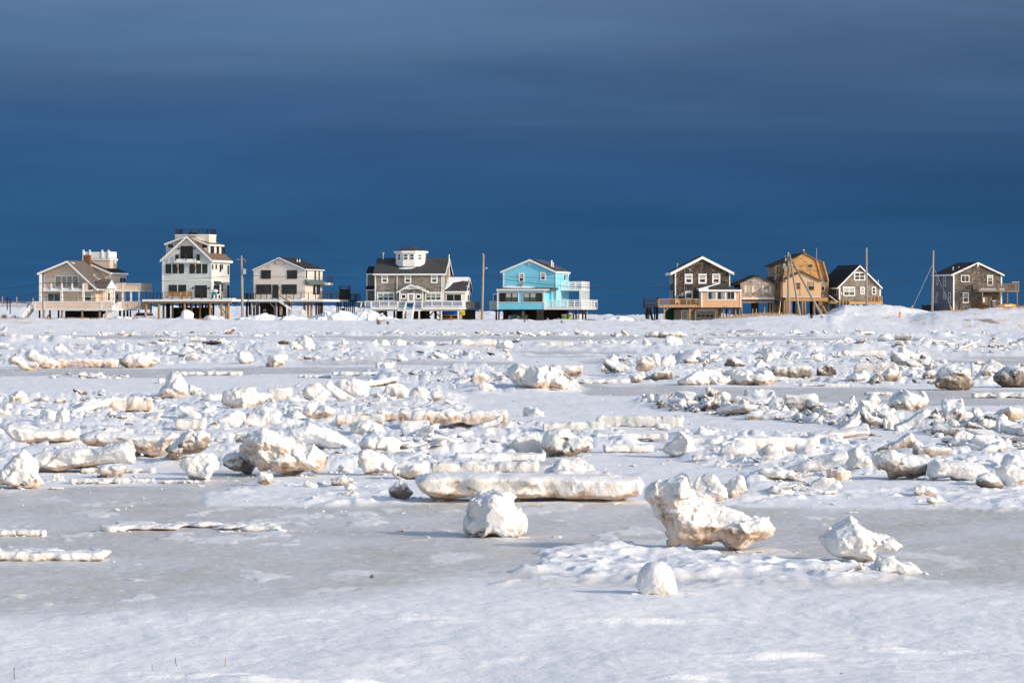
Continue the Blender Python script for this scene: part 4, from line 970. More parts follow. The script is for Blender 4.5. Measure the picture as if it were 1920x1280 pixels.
    H(133, 18, 626, 61, 640, 'slab', .6, 'leftmost small slab on the distant grey ice', dep=.4)
    H(134, 70, 628, 133, 639, 'slab', .65, 'long pale slab on the distant grey ice below the beige house', dep=.3)
    H(135, 141, 629, 178, 638, 'floe', .8, 'thin dirty floe on the distant grey ice right of the long pale slab', dep=.4)
    H(136, 320, 692, 455, 704, 'floe', .1, 'wide flat clean floe behind the tall pointed boulder', 'the wide flat floe', dep=.35)
    H(137, 354, 631, 385, 641, 'slab', .8, 'boxy slab on the distant grey ice below the deck of the cream house', dep=.5)
    H(138, 296, 704, 322, 719, 'floe', .2, 'small sheet leaning behind the tall pointed boulder', dep=.6)
    H(139, 560, 700, 620, 708, 'floe', .2, 'flat straight floe far behind the upright grey block', dep=.5)
    H(140, 620, 693, 965, 704, 'floe', .3, 'very long straight floe in the middle distance at the centre', 'the very long straight floe', dep=.12)
    H(141, 1060, 706, 1180, 719, 'floe', .6, 'long low floe between the large centre mound and the dirty right band', dep=.25)
    H(142, 1206, 621, 1240, 634, 'lump', 1.0, 'distant tan boulder in the row below the dark shingled house, left one', dark=.2)
    H(143, 1228, 621, 1290, 634, 'knob', 1.05, 'distant long tan boulder below the dark shingled house', dark=.15)
    H(144, 1646, 626, 1688, 640, 'peak', .4, 'distant clean pyramid of ice below the small grey gabled house')
    H(145, 1893, 628, 1940, 648, 'plate', .1, 'distant upright clean sheet at the right edge', grey=.6)
    H(146, 1396, 641, 1470, 650, 'slab', 1.0, 'distant long slab with a tan side below the orange house', dep=.3)
    H(147, 1578, 656, 1660, 668, 'slab', .5, 'distant clean rounded slab at the front of the right far band', dep=.4)
    H(148, 1500, 716, 1600, 724, 'floe', .3, 'thin floe at the front edge of the dirty right band', dep=.4)
    H(149, 1621, 731, 1672, 741, 'floe', .4, 'small floe on the swept ice left of the perched boulder', dep=.6)
    H(150, 1822, 730, 1945, 746, 'floe', .4, 'long low floe in front of the dark right-edge boulder', dep=.3)
    H(151, 1288, 693, 1470, 722, 'pile', .9, 'broken heap right of the big pale wedge in the dirty right band', dep=.4, dark=.4, rough=1.8)
    H(152, 1000, 640, 1075, 653, 'slab', .2, 'distant glassy green-white slab below the bright blue house', dep=.4, grey=1.4)
build_heroes()

# --- the rest of the rubble: copies of a set of broken shapes
PROTO = []
def build_protos():
    ks = [('slab', .8, .2), ('slab', .9, .16), ('slab', .6, .3), ('block', .9, .55), ('plate', .8, .4), ('block', .8, .7), ('slab', .75, .22), ('block', .9, .8), ('lump', .85, .7), ('knob', .9, .75), ('wedge', .9, .7), ('slab', .7, .26), ('plate', .7, .55), ('mush', .8, .6), ('slab', .6, .34), ('block', .8, .6), ('knob', 1, .6), ('lump', .9, .9), ('wedge', 1, .55), ('pile', .9, .5), ('block', .9, 1.0), ('floe', .9, .14), ('peak', .9, .9)]
    for k, (kind, dd, hh) in enumerate(ks):
        V, Q = make_ice(kind, 1.0, dd, hh, 500 + k * 5, 26)
        me = arr_mesh('ice_chunk', V, Q); me.materials.append(MAT['ice'])
        V2, Q2 = make_ice(kind, 1.0, dd, hh, 500 + k * 5, 11, rough=1.4)
        V3, Q3 = make_ice(kind, 1.0, dd, hh, 500 + k * 5, 7, rough=1.4)
        PROTO.append((kind, me, V2, Q2, hh, V3, Q3))
build_protos()
ZONES = [  # polygon in map rows, count, size range m, dirt range, chance of dark sediment, phrase
    ([(-20, 745), (420, 745), (560, 760), (560, 880), (300, 868), (-20, 885)], 420, (.14, .72), (.3, 1.2), .16, 'left rubble'),
    ([(420, 730), (640, 715), (820, 735), (900, 800), (860, 850), (700, 885), (560, 880), (440, 840)], 420, (.14, .72), (.3, 1.15), .15, 'centre rubble'),
    ([(700, 800), (1000, 800), (1250, 815), (1250, 840), (1010, 860), (980, 885), (760, 885)], 120, (.12, .6), (.2, .7), .06, 'snowy heap behind the longest slab'),
    ([(1240, 818), (1560, 812), (1960, 815), (1960, 905), (1600, 892), (1400, 884), (1260, 862)], 460, (.12, .68), (.2, 1.1), .18, 'right rubble'),
    ([(1380, 886), (1570, 892), (1560, 936), (1400, 936)], 60, (.10, .3), (.2, .6), .0, 'snowy crust right of the largest boulder'),
    ([(1215, 756), (1400, 768), (1560, 782), (1700, 785), (1940, 812), (1940, 838), (1700, 808), (1560, 800), (1400, 784), (1220, 768)], 520, (.12, .6), (.6, 1.3), .5, 'dirty ridge at the right'),
    ([(1130, 672), (1500, 668), (1850, 685), (1850, 722), (1500, 722), (1130, 716)], 520, (.2, .95), (.7, 1.4), .6, 'dirty right band'),
    ([(680, 705), (960, 695), (1080, 710), (1070, 736), (900, 738), (680, 730)], 200, (.15, .55), (.3, 1.0), .2, 'mound behind the centre snow'),
    ([(-20, 652), (500, 655), (960, 658), (960, 676), (500, 682), (-20, 690)], 400, (.2, 1.0), (.3, 1.0), .12, 'distant left band'),
    ([(-20, 641), (1940, 640), (1940, 656), (-20, 656)], 420, (.2, 1.1), (.3, 1.0), .12, 'far band'),
    ([(-20, 625), (1940, 625), (1940, 632), (-20, 631)], 560, (.22, 1.1), (.3, 1.1), .2, 'farthest band by the shore'),
    ([(1280, 640), (1940, 642), (1940, 664), (1350, 662)], 330, (.25, .9), (.3, 1.0), .2, 'far right band'),
    ([(100, 700), (260, 704), (250, 712), (80, 712)], 26, (.2, .6), (.1, .5), .0, 'low snowy heap far behind the left rubble'),
]
def pip(x, y, P):
    c = False; j = len(P) - 1
    for i in range(len(P)):
        if (P[i][1] > y) != (P[j][1] > y) and x < (P[j][0] - P[i][0]) * (y - P[i][1]) / (P[j][1] - P[i][1]) + P[i][0]: c = not c
        j = i
    return c
def build_rubble():
    rnd = random.Random(77); spots = []
    for P, cnt, (s0, s1), (d0, d1), dk, ph in ZONES:
        xs = [p[0] for p in P]; ys = [p[1] for p in P]; k = 0
        while k < cnt:
            px = rnd.uniform(min(xs), max(xs)); py = rnd.uniform(min(ys), max(ys))
            if not pip(px, py, P): continue
            k += 1
            d = FPX * CAMZ / (py - HOR)
            s = s0 + (s1 - s0) * rnd.random() ** 2.6
            hp = s * .55 / d * FPX
            if any(b[0] - 4 < px < b[2] + 4 and b[1] < py < b[3] + hp + 3 for b in BOX): continue
            spots.append([px, py, d, s, rnd.uniform(d0, d1), 1 if rnd.random() < dk else 0, ph])
    # crumbs strewn on the flats and at the foot of the big pieces
    for k in range(900):
        py = HOR + 14 + 360 * rnd.random() ** 1.6; px = rnd.uniform(-30, 1950)
        d = FPX * CAMZ / (py - HOR)
        if d > 400: continue
        spots.append([px, py, d, rnd.uniform(.02, .07) * max(1, d / 90), rnd.uniform(.2, .8), 0, None])
    for P, cnt, sz_, dr_, dk, ph in ZONES[:8]:       # fine crumbs inside the heaps
        xs = [p[0] for p in P]; ys = [p[1] for p in P]; k = 0
        while k < cnt * 0.9:
            px = rnd.uniform(min(xs), max(xs)); py = rnd.uniform(min(ys), max(ys))
            if not pip(px, py, P): continue
            k += 1; d = FPX * CAMZ / (py - HOR)
            if any(b[0] < px < b[2] and b[1] + 4 < py < b[3] + 3 for b in BOX): continue
            spots.append([px, py, d, rnd.uniform(.05, .13) * max(1, d / 70), .8, 1 if rnd.random() < dk * .6 else 0, None])
    for (px, py, hw, s) in [((b[0] + b[2]) / 2, b[3], (b[2] - b[0]) / 2, 0) for b in BOX]:
        for k in range(9):
            spots.append([px + rnd.gauss(0, 1) * hw, py + rnd.uniform(-2, 3), FPX * CAMZ / (py - HOR), rnd.uniform(.03, .10), .6, 0, None])
    ax = np.array([(s[0] - 960) / FPX * s[2] for s in spots]); ay = np.array([s[2] for s in spots])
    zz = terrain(ax, ay, False)[0]
    order = sorted([i for i, s in enumerate(spots) if s[6] and -10 < s[0] < 1930], key=lambda i: -spots[i][3] / spots[i][2])
    indiv = order[:140]; iset = set(indiv)
    TINT = lambda dirt, dark: ('dark grimy' if dark else 'brown stained') if dirt > .85 or dark else ('tan tinged' if dirt > .6 else 'clean white')
    SH = {'block': 'angular block', 'lump': 'rounded lump', 'knob': 'knobbly lump', 'wedge': 'wedge', 'slab': 'flat slab', 'plate': 'tilted plate', 'mush': 'undercut lump', 'pile': 'crumbly heap', 'floe': 'thin sheet', 'peak': 'pointed piece'}
    used = {}
    V = []; Q = []; off = 0; Vd = []; Qd = []; offd = 0
    for i, s in enumerate(spots):
        px, py, d, size, dirt, dark, ph = s
        pi = rnd.randrange(len(PROTO)); kind, me, V2, Q2, hh, V3, Q3 = PROTO[pi]
        yaw = rnd.uniform(0, 6.283)
        if kind in ('slab', 'floe', 'plate'): size *= rnd.uniform(1.3, 2.2)
        sx = size; sy = size * rnd.uniform(.7, 1.1); sz = size * rnd.uniform(.42, .82) * (1.6 if ph and 'dirty' in ph else 1)
        tx = rnd.gauss(0, .18); ty = rnd.gauss(0, .18)
        z = zz[i] - rnd.uniform(.1, .5) * sz * hh
        if i in iset:
            o = bpy.data.objects.new('ice_chunk', me); col.objects.link(o)
            o.location = (ax[i], ay[i], z); o.rotation_euler = (tx, ty, yaw); o.scale = (sx, sy, sz)
            o.color = (dirt, rnd.uniform(0, 1), 0.8 if dark else rnd.uniform(0, .3), 1)
            wpx = size / d * FPX
            # neighbour
            best = min(HERO, key=lambda h: ((h[0] - px) / 1.0) ** 2 + ((h[1] - py) * 3) ** 2)
            dx = px - best[0]; dy = py - best[1]
            if abs(dx) > best[2] + 4: rel = 'left of' if dx < 0 else 'right of'
            else: rel = 'in front of' if dy > 0 else 'behind'
            if abs(dx) > best[2] + 60: rel = 'well ' + rel
            lab = f"{TINT(dirt, dark)} {SH[kind]} {rel} {best[3]}"
            if lab in used:
                lab2 = ('larger ' if wpx > used[lab] else 'smaller ') + lab
                if lab2 in used: lab2 = lab + (', nearer the camera' if rnd.random() < .5 else ', farther back')
                for ex in (f", in the {ph}", ", lowest one", ", paler one", ", half sunk in snow", ", flattest of them"):
                    if lab2 in used: lab2 = lab + ex
                lab = lab2
            used[lab] = wpx
            lab = ' '.join(lab.split()[:16]); used[lab] = wpx
            tag(o, lab, 'ice chunk', 'broken ice chunks in the rubble', 'thing')
        else:
            src, q = (V2, Q2) if size / d * FPX > 12 else (V3, Q3)
            P = src * np.array([sx, sy, sz])
            c, s_ = math.cos(yaw), math.sin(yaw)
            Pz = P[:, 2] + tx * P[:, 0] + ty * P[:, 1]
            P = np.stack([P[:, 0] * c - P[:, 1] * s_ + ax[i], P[:, 0] * s_ + P[:, 1] * c + ay[i], Pz + z], -1)
            if dark: Vd.append(P); Qd.append(q + offd); offd += len(P)
            else: V.append(P); Q.append(q + off); off += len(P)
    for nm, vv, qq, colr in (('ice_rubble', V, Q, (.86, .6, .25, 1)), ('dirty_ice_rubble', Vd, Qd, (1.35, .5, .85, 1))):
        me = arr_mesh(nm, np.concatenate(vv), np.concatenate(qq)); me.materials.append(MAT['ice'])
        o = bpy.data.objects.new(nm, me); col.objects.link(o); o.color = colr
        tag(o, 'countless small broken ice pieces strewn between the boulders and slabs' if nm == 'ice_rubble' else 'countless small sediment-darkened ice pieces among the rubble', 'ice rubble', kind='stuff')
        print(nm, len(me.polygons))
build_rubble()

def snow_heap(x0, y0, x1, y1, d, label, seed, D=5.0, pr=None, rough=1.0, kind='pile'):
    """ploughed snow standing by the houses"""
    px = (x0 + x1) / 2; W = (x1 - x0) * d / FPX; zb = CAMZ - (y1 - HOR) * d / FPX
    H = (y1 - y0) * d / FPX
    V, Q = make_ice(kind, W, D, H, seed, int(max(20, (x1 - x0) / 1.875 * .9)), pr, rough)
    me = arr_mesh('snow_heap', V, Q); me.materials.append(MAT['pure_snow'])
    o = bpy.data.objects.new('snow_heap', me); col.objects.link(o)
    o.location = ((px - 960) / FPX * d, d, zb)
    tag(o, label, 'snow heap', 'heaps of ploughed snow by the houses')
SR = lambda *a: list(a)
snow_heap(213, 592, 247, 606, 466, 'small crumbly snow heap at the foot of the beige house stairs', 901, 3, rough=1.6)
snow_heap(326, 580, 365, 604, 466, 'tall smooth pointed snow heap under the deck of the tall sage house', 902, 2.5, [('e', .1, 0, .45, .32, .4, .5), ('e', -.25, 0, .2, .25, .4, .25), ('b', .15, 0, .35, .25, .4, .4, 10)], .3)
snow_heap(386, 592, 420, 604, 467, 'low snow heap between the right piles of the tall sage house', 903, 3, rough=1.6)
snow_heap(455, 587, 620, 607, 462, 'long ploughed snow bank in front of the cream house', 904, 6, [('e', -.28, 0, .2, .26, .4, .65), ('e', .1, 0, .15, .3, .4, .5), ('e', .36, 0, .2, .2, .4, .45), ('e', -.1, 0, .3, .1, .3, .4)] + [('e', random.Random(k).uniform(-.46, .46), random.Random(k + 9).uniform(-.3, .1), random.Random(k + 5).uniform(.25, .6), .03, .12, .2) for k in range(26)], 1.6)
snow_heap(596, 583, 742, 607, 463, 'ploughed snow bank left of the cupola house stairs', 905, 6, [('e', -.2, 0, .2, .3, .4, .7), ('e', .12, 0, .2, .22, .4, .8), ('e', .34, 0, .0, .2, .4, .4)] + [('e', random.Random(k + 50).uniform(-.42, .35), random.Random(k + 59).uniform(-.3, .1), random.Random(k + 55).uniform(.25, .7), .035, .12, .18) for k in range(26)], 1.6)
snow_heap(1118, 591, 1192, 606, 470, 'smooth low snow heap on open ground right of the bright blue house', 906, 4, [('e', 0, 0, .2, .46, .4, .6), ('e', .1, 0, .5, .2, .3, .4)], .4)
# ------------------------------------------------------------------ houses on stilts
class House:
    """local frame: u along the front to the right, w into the depth, z up; traced corners are put on a named plane"""
    def __init__(s, name, label, X, rot, zoom, D=480.0, cat='house', group='stilt houses along the shore'):
        s.ox, s.oy, s.sc = zoom; s.D = D; s.r = R(rot)
        px = s.ox + X / s.sc; xw = (px - 960) / FPX * D
        s.O = Vector((xw, D, 0.0)); s.ud = Vector((math.cos(s.r), math.sin(s.r), 0)); s.wd = Vector((-math.sin(s.r), math.cos(s.r), 0))
        s.root = empty(name, (xw, D, 0.0), s.r)
        tag(s.root, label, cat, group)
    def ray(s, X, Y):
        return Vector(((s.ox + X / s.sc - 960) / FPX, 1, -(s.oy + Y / s.sc - HOR) / FPX)), Vector((0, 0, CAMZ))
    def p(s, X, Y, w=0.0):
        d, c = s.ray(X, Y); t = (w + (s.O - c).dot(s.wd)) / d.dot(s.wd); P = c + d * t - s.O
        return Vector((P.dot(s.ud), w, P.z))
    def q(s, X, Y, u=0.0):
        d, c = s.ray(X, Y); t = (u + (s.O - c).dot(s.ud)) / d.dot(s.ud); P = c + d * t - s.O
        return Vector((u, P.dot(s.wd), P.z))
    def F(s, name, pts, w0, w1, mat, parent=None):
        return MB().poly([s.p(X, Y, w0) for X, Y in pts], (0, w1 - w0, 0)).build(name, mat, parent or s.root)
    def S(s, name, pts, u1, u0, mat, parent=None):
        return MB().poly([s.q(X, Y, u1) for X, Y in pts], (u0 - u1, 0, 0)).build(name, mat, parent or s.root)
    def rect(s, name, X0, Y0, X1, Y1, w0, w1, mat, parent=None):
        a = s.p(X0, Y0, w0); b = s.p(X1, Y1, w0)
        return MB().box(a.x, b.x, min(w0, w1), max(w0, w1), b.z, a.z).build(name, mat, parent or s.root)
    def box(s, name, u0, u1, w0, w1, z0, z1, mat, parent=None):
        return MB().box(min(u0, u1), max(u0, u1), min(w0, w1), max(w0, w1), min(z0, z1), max(z0, z1)).build(name, mat, parent or s.root)
    def beam(s, name, a, b, t, mat, t2=None, parent=None):
        return MB().beam(a, b, t, t2).build(name, mat, parent or s.root)
    def gable(s, eL, ap, eR, w0, w1, roof, trim='white_trim', th=0.22, ov=0.35, name='roof', board=0.26):
        """roof over a gable that faces the front; rake boards stand just proud of its edge"""
        A, B, C = s.p(*eL, w0 - ov), s.p(*ap, w0 - ov), s.p(*eR, w0 - ov)
        dz = Vector((0, 0, -th))
        r = MB().poly([A, B, C, C + dz, B + dz, A + dz], (0, w1 - w0 + 2 * ov, 0)).build(name, roof, s.root)
        if trim:
            dz2 = Vector((0, 0, -board)); up = Vector((0, -0.05, -0.04)); e = 0.02
            for P, Q_ in ((A, B), (B, C)):
                MB().poly([P + up, Q_ + up, Q_ + up + dz2, P + up + dz2], (0, 0.045, 0)).build('rake_board', trim, s.root)
            side = C if s.r <= 0 else A
            sg = 1 if s.r <= 0 else -1
            MB().box(min(side.x + sg * .01, side.x + sg * .06), max(side.x + sg * .01, side.x + sg * .06), w0 - ov, w1 + ov, side.z - board, side.z - 0.02).build('fascia_board', trim, s.root)
        return A, B, C
    def win(s, X0, Y0, X1, Y1, w=0.0, cols=1, rows=1, frame='white_trim', fw=0.10, pane='glass', sash=False, inside=None, part='window'):
        a = s.p(X0, Y0, w); b = s.p(X1, Y1, w)
        return s._win(a.x, b.x, b.z, a.z, 'F', w, cols, rows, frame, fw, pane, inside, part)
    def swin(s, X0, Y0, X1, Y1, u=0.0, cols=1, rows=1, frame='white_trim', fw=0.08, pane='glass', inside=None, part='window'):
        a = s.q(X0, Y0, u); b = s.q(X1, Y1, u)
        return s._win(min(a.y, b.y), max(a.y, b.y), b.z, a.z, 'S', u, cols, rows, frame, fw, pane, inside, part)
    def _win(s, a0, a1, z0, z1, plane, k, cols, rows, frame, fw, pane, inside, part):
        fw = min(fw, (a1 - a0) * 0.2); out = 0.07; gl = 0.025
        sg = -1 if plane == 'F' else (1 if s.r <= 0 else -1)
        def bx(m, p0, p1, q0, q1, dep):
            lo, hi = sorted((k, k + sg * dep))
            if plane == 'F': m.box(p0, p1, lo, hi, q0, q1)
            else: m.box(lo, hi, p0, p1, q0, q1)
        m = MB()
        bx(m, a0, a1, z0, z0 + fw, out); bx(m, a0, a1, z1 - fw, z1, out)
        bx(m, a0, a0 + fw, z0 + fw, z1 - fw, out); bx(m, a1 - fw, a1, z0 + fw, z1 - fw, out)
        iw = (a1 - a0 - 2 * fw); ih = z1 - z0 - 2 * fw; mu = fw * 0.55
        for c in range(1, cols):
            x = a0 + fw + iw * c / cols; bx(m, x - mu / 2, x + mu / 2, z0 + fw, z1 - fw, out - 0.01)
        for r in range(1, rows):
            z = z0 + fw + ih * r / rows; bx(m, a0 + fw, a1 - fw, z - mu / 2, z + mu / 2, out - 0.015)
        fr = m.build(part, frame, s.root)
        cw = iw / cols
        for c in range(cols):
            g = MB(); bx(g, a0 + fw + cw * c + 0.003, a0 + fw + cw * (c + 1) - 0.003, z0 + fw + 0.003, z1 - fw - 0.003, gl)
            g.build('pane', pane, fr)
        if inside:      # blind or curtain drawn part of the way down behind the glass
            for c in range(cols):
                g = MB(); x0 = a0 + fw + cw * c + 0.05; bx(g, x0, x0 + cw - 0.1, z0 + fw + ih * (1 - inside[0]), z1 - fw - 0.01, gl + 0.006)
                g.build('blind', inside[1], fr)
        return fr
    def posts(s, name, Xs, Y0, Y1, w, t, mat, round_=False):
        for X in Xs:
            a = s.p(X, Y0, w); b = s.p(X, Y1, w); 
            if round_: MB().tube((a.x, w, a.z), (a.x, w, b.z), t / 2).build(name, mat, s.root, True)
            else: MB().box(a.x - t / 2, a.x + t / 2, w - t / 2, w + t / 2, b.z, a.z).build(name, mat, s.root)
    def piles(s, Xs, Ytop, w, r=0.15, mat='pile_wood', zg=None):
        for X in Xs:
            a = s.p(X, Ytop, w); P = s.root.matrix_basis @ Vector((a.x, w, 0))
            zg_ = tz(P.x, P.y) - 0.4
            MB().tube((a.x, w, min(zg_, a.z - .2)), (a.x, w, a.z), r).build('pile', mat, s.root, True)
    def grid_piles(s, u0, u1, nu, w0, w1, nw, z, r=0.15, mat='pile_wood'):
        for i in range(nu):
            for j in range(nw):
                u = u0 + (u1 - u0) * i / max(1, nu - 1); w = w0 + (w1 - w0) * j / max(1, nw - 1)
                P = s.root.matrix_basis @ Vector((u, w, 0))
                MB().tube((u, w, min(tz(P.x, P.y) - .4, z - .3)), (u, w, z), r).build('pile', mat, s.root, True)
    def rail(s, a, b, h, mat, post=0.09, n=4, bal=0.0, slats=0, balmat=None, top=0.07):
        """railing from a to b (points on the deck floor): rails and posts, balusters or level boards under it"""
        a = Vector(a); b = Vector(b); m = MB(); up = Vector((0, 0, h)); dn = Vector((0, 0, 0.12))
        m.beam(a + up, b + up, top, top)
        r = m.build('railing', mat, s.root)
        for i in range(n + 1):
            c = a.lerp(b, i / n)
            MB().box(c.x - post / 2, c.x + post / 2, c.y - post / 2, c.y + post / 2, c.z, c.z + h - top / 2).build('post', mat, r)
        if slats:
            for k in range(slats):
                z = Vector((0, 0, h * (k + 0.6) / (slats + 0.35)))
                MB().beam(a + z, b + z, 0.03, 0.17).build('board', mat, r)
        if bal:
            m = MB(); m.beam(a + dn, b + dn, 0.05); nb = int((b - a).length / bal)
            for i in range(1, nb):
                c = a.lerp(b, i / nb); m.box(c.x - .022, c.x + .022, c.y - .022, c.y + .022, c.z + .12, c.z + h - top / 2)
            o = m.build('baluster', balmat or mat, r); tag(o, kind='stuff')
        return r
    def stairs(s, a, b, width, n, mat, across='w', rails=None, h=0.9, solid=False):
        """flight from top a down to b; the treads run across"""
        a = Vector(a); b = Vector(b); e = Vector((0, width, 0)) if across == 'w' else Vector((width, 0, 0))
        st = MB()
        st.beam(a, b, 0.07, 0.28) if across == 'u' else st.beam(a, b, 0.28, 0.07)
        o = st.build('stringer', mat, s.root)
        st = MB(); st.beam(a + e, b + e, 0.07, 0.28) if across == 'u' else st.beam(a + e, b + e, 0.28, 0.07); st.build('stringer', mat, s.root)
        for i in range(n):
            c = a.lerp(b, (i + .5) / n)
            dx = abs(b.x - a.x) / n * .55 if across == 'w' else 0; dy = abs(b.y - a.y) / n * .55 if across == 'u' else 0
            if across == 'w': MB().box(c.x - dx, c.x + dx, c.y, c.y + width, c.z, c.z + .05).build('tread', mat, s.root)
            else: MB().box(c.x, c.x + width, c.y - dy, c.y + dy, c.z, c.z + .05).build('tread', mat, s.root)
        if rails:
            up = Vector((0, 0, h))
            for off in (Vector((0, 0, 0)), e):
                m = MB(); m.beam(a + off + up, b + off + up, 0.09)
                for t in (0, .33, .66, 1): c = (a + off).lerp(b + off, t); m.beam(c, c + up, 0.09)
                if solid:
                    k = int((b - a).length / .14)
                    for i in range(k): c = (a + off).lerp(b + off, i / k); m.beam(c, c + up, 0.04)
                m.build('stair_railing', rails, s.root)
Z1, Z2, Z3 = (0, 420, 6.4), (250, 420, 6.4), (440, 460, 1920 / 260)
Z4, Z5, Z6 = (660, 450, 1807 / 240), (880, 460, 8.0), (1190, 460, 8.0)
Z7, Z8 = (1370, 450, 1920 / 310), (1660, 450, 1920 / 260)

def house_beige():
    h = House('beige_house', 'beige house with long brown roof slope and white widow walk, leftmost house', 1000, -12, Z1)
    M_ = 'beige_siding'
    h.F('wall', [(525, 935), (525, 575), (805, 455), (1150, 775), (1150, 935)], 0, 7.2, M_)
    h.F('wall', [(1148, 935), (1148, 795), (1240, 795), (1240, 935)], 1.2, 7.2, M_)
    h.F('under_wall_or_shade', [(780, 1190), (780, 1040), (1140, 1040), (1140, 1190)], 1.0, 6, 'dark_board')  # dark block added to stand for the shade under the floor
    h.gable((445, 585), (805, 437), (1165, 775), -1.5, 7.4, 'roof_taupe', ov=.1, board=.3)
    h.F('wall', [(720, 930), (720, 570), (1010, 452), (1322, 592), (1322, 935)], 7.3, 14.5, M_)
    h.gable((640, 570), (1010, 437), (1330, 580), 7.3, 14.5, 'roof_black', board=.3)
    h.beam('flashing', h.p(1020, 478, 7.0), h.p(1205, 672, 7.0), .16, 'white_trim', .25)
    # chimney, vents, skylight, snow left on the roof
    c = h.p(1005, 440, 6.4); c2 = h.p(1080, 376, 6.4)
    h.box('chimney', c.x, c2.x, 6.2, 7.0, c.z - .6, c2.z, 'rust_brick'); h.box('chimney_cap', c.x - .06, c2.x + .06, 6.14, 7.06, c2.z, c2.z + .08, 'grey_paint')
    v = h.p(924, 490, 4); v2 = h.p(924, 445, 4); MB().tube(v, v2, .06).build('vent_pipe', 'white_trim', h.root)
    A, B, C = h.p(445, 585, -1.6), h.p(805, 437, -1.6), h.p(1165, 775, -1.6)
    def onroof(t, w, o=.03): pt = B.lerp(C, t); return Vector((pt.x + o * .6, w, pt.z + o))
    m = MB(); m.poly([onroof(.50, 3.2), onroof(.50, 4.3), onroof(.68, 4.3), onroof(.68, 3.2)], (.03, 0, .06)); k = m.build('skylight', 'white_trim', h.root)
    MB().poly([onroof(.52, 3.3, .1), onroof(.52, 4.2, .1), onroof(.66, 4.2, .1), onroof(.66, 3.3, .1)], (.01, 0, .02)).build('pane', 'glass_green', k)
    for t0, t1, w0_, w1_ in ((.80, .97, 5.6, 6.9), (.08, .12, -.9, .2), (.70, .8, 5.9, 6.9)):
        MB().poly([onroof(t0, w0_), onroof(t0 + .04, w1_), onroof(t1, w1_), onroof(t1 - .03, w0_)], (.04, 0, .08)).build('snow_patch', 'pure_snow', h.root)
    # widow's walk
    tw = 9.0
    h.rect('tower_wall', 990, 510, 1222, 410, tw, tw + 3.4, M_); a = h.p(1222, 410, tw); b = h.p(1318, 500, tw)
    h.box('tower_wall', a.x, b.x, tw + .02, tw + 3.2, b.z - .4, a.z - .02, M_)
    a = h.p(986, 412, tw - .1); b = h.p(1322, 436, tw - .1); h.box('tower_trim', a.x, b.x, tw - .12, tw + 3.5, b.z, a.z, 'white_trim')
    a = h.p(1000, 405, tw); b = h.p(1310, 405, tw)
    for (x0, x1) in ((1000, 1078), (1078, 1225), (1225, 1310)):
        g = h.rect('parapet', x0, 335, x1, 408, tw - .08, tw - .02, 'white_trim')
    for w_ in (tw + 3.3,): h.rect('parapet', 1000, 337, 1310, 408, w_, w_ + .06, 'white_trim')
    h.box('parapet', b.x, b.x + .06, tw, tw + 3.3, b.z, b.z + .95, 'white_trim'); h.box('parapet', a.x - .06, a.x, tw, tw + 3.3, b.z, b.z + .95, 'white_trim')
    h.posts('tower_post', (1001, 1078, 1227, 1302), 310, 412, tw - .1, .22, 'white_trim')
    # upper balcony
    h.F('balcony_floor', [(470, 790), (470, 806), (1110, 806), (1110, 790)], -1.6, -.002, 'white_trim')
    h.rect('snow_patch', 520, 770, 980, 789, -1.45, -.4, 'pure_snow')
    a = h.p(480, 790, -1.55); b = h.p(990, 790, -1.55); m = MB(); z = h.p(500, 708, -1.55).z; m.beam((a.x, -1.55, z), (b.x, -1.55, z), .06)
    for k in range(1, 5): zz_ = a.z + (z - a.z) * k / 5; m.beam((a.x, -1.55, zz_), (b.x, -1.55, zz_), .015)
    m.build('railing', 'bronze_metal', h.root)
    h.posts('railing_post', (488, 616, 743, 866, 997), 708, 792, -1.55, .2, 'white_trim')
    h.rect('parapet', 1003, 710, 1055, 792, -1.58, -1.48, M_); h.rect('parapet_cap', 1000, 704, 1055, 711, -1.62, -1.44, 'white_trim')
    h.posts('porch_post', (486,), 600, 935, -1.5, .34, 'white_trim'); h.posts('porch_post', (742, 1000), 806, 935, -1.5, .3, 'white_trim')
    # openings
    h.win(655, 612, 950, 765, 0, 4, 1, inside=(1, 'curtain'), fw=.2, part='sliding_door')
    h.win(570, 826, 728, 932, 0, 2, 1, pane='glass_green', fw=.1, part='sliding_door')
    h.rect('storm_shutter', 755, 812, 930, 835, -.08, -.01, 'white_trim')
    h.rect('storm_shutter', 760, 836, 915, 930, -.05, -.01, 'beige_siding')
    h.win(1005, 826, 1100, 920, 0, 1, 2, inside=(.6, 'blind'))
    for X in (532, 935, 1145): h.rect('corner_board', X - 8, 600 if X == 532 else 806, X + 8, 930, -.05, -.003, 'white_trim')
    m = MB(); c = h.p(793, 490, -.3); m.box(c.x - .2, c.x + .2, -.3, -.01, c.z - .05, c.z + .04).build('eave_light', 'white_trim', h.root)
    c = h.p(635, 630, -.1); MB().box(c.x - .12, c.x + .12, -.15, -.01, c.z - .15, c.z + .2).build('wall_light', 'steel', h.root)
    # entry porch with its own small roof and posts
    pw = 1.0
    A = h.p(1110, 785, pw - 2.2); B = h.p(1385, 785, pw - 2.2); h.box('porch_beam', A.x, B.x, pw - 2.3, pw - 2.0, A.z - .12, A.z + .08, 'white_trim')
    e0 = h.p(1180, 675, pw); e1 = h.p(1335, 675, pw); f0 = h.p(1200, 772, pw - 2.2); f1 = h.p(1296, 772, pw - 2.2)
    MB().poly([e0, e1, Vector((e1.x, f1.y, f1.z)), Vector((e0.x, f0.y, f0.z))], (0, .05, .15)).build('porch_roof', 'roof_taupe', h.root)
    MB().poly([(e1.x, pw, e1.z), (e1.x, pw - 2.2, f1.z), (e1.x, pw + 2.2, f1.z)], (.12, 0, 0)).build('porch_gable', 'white_trim', h.root)
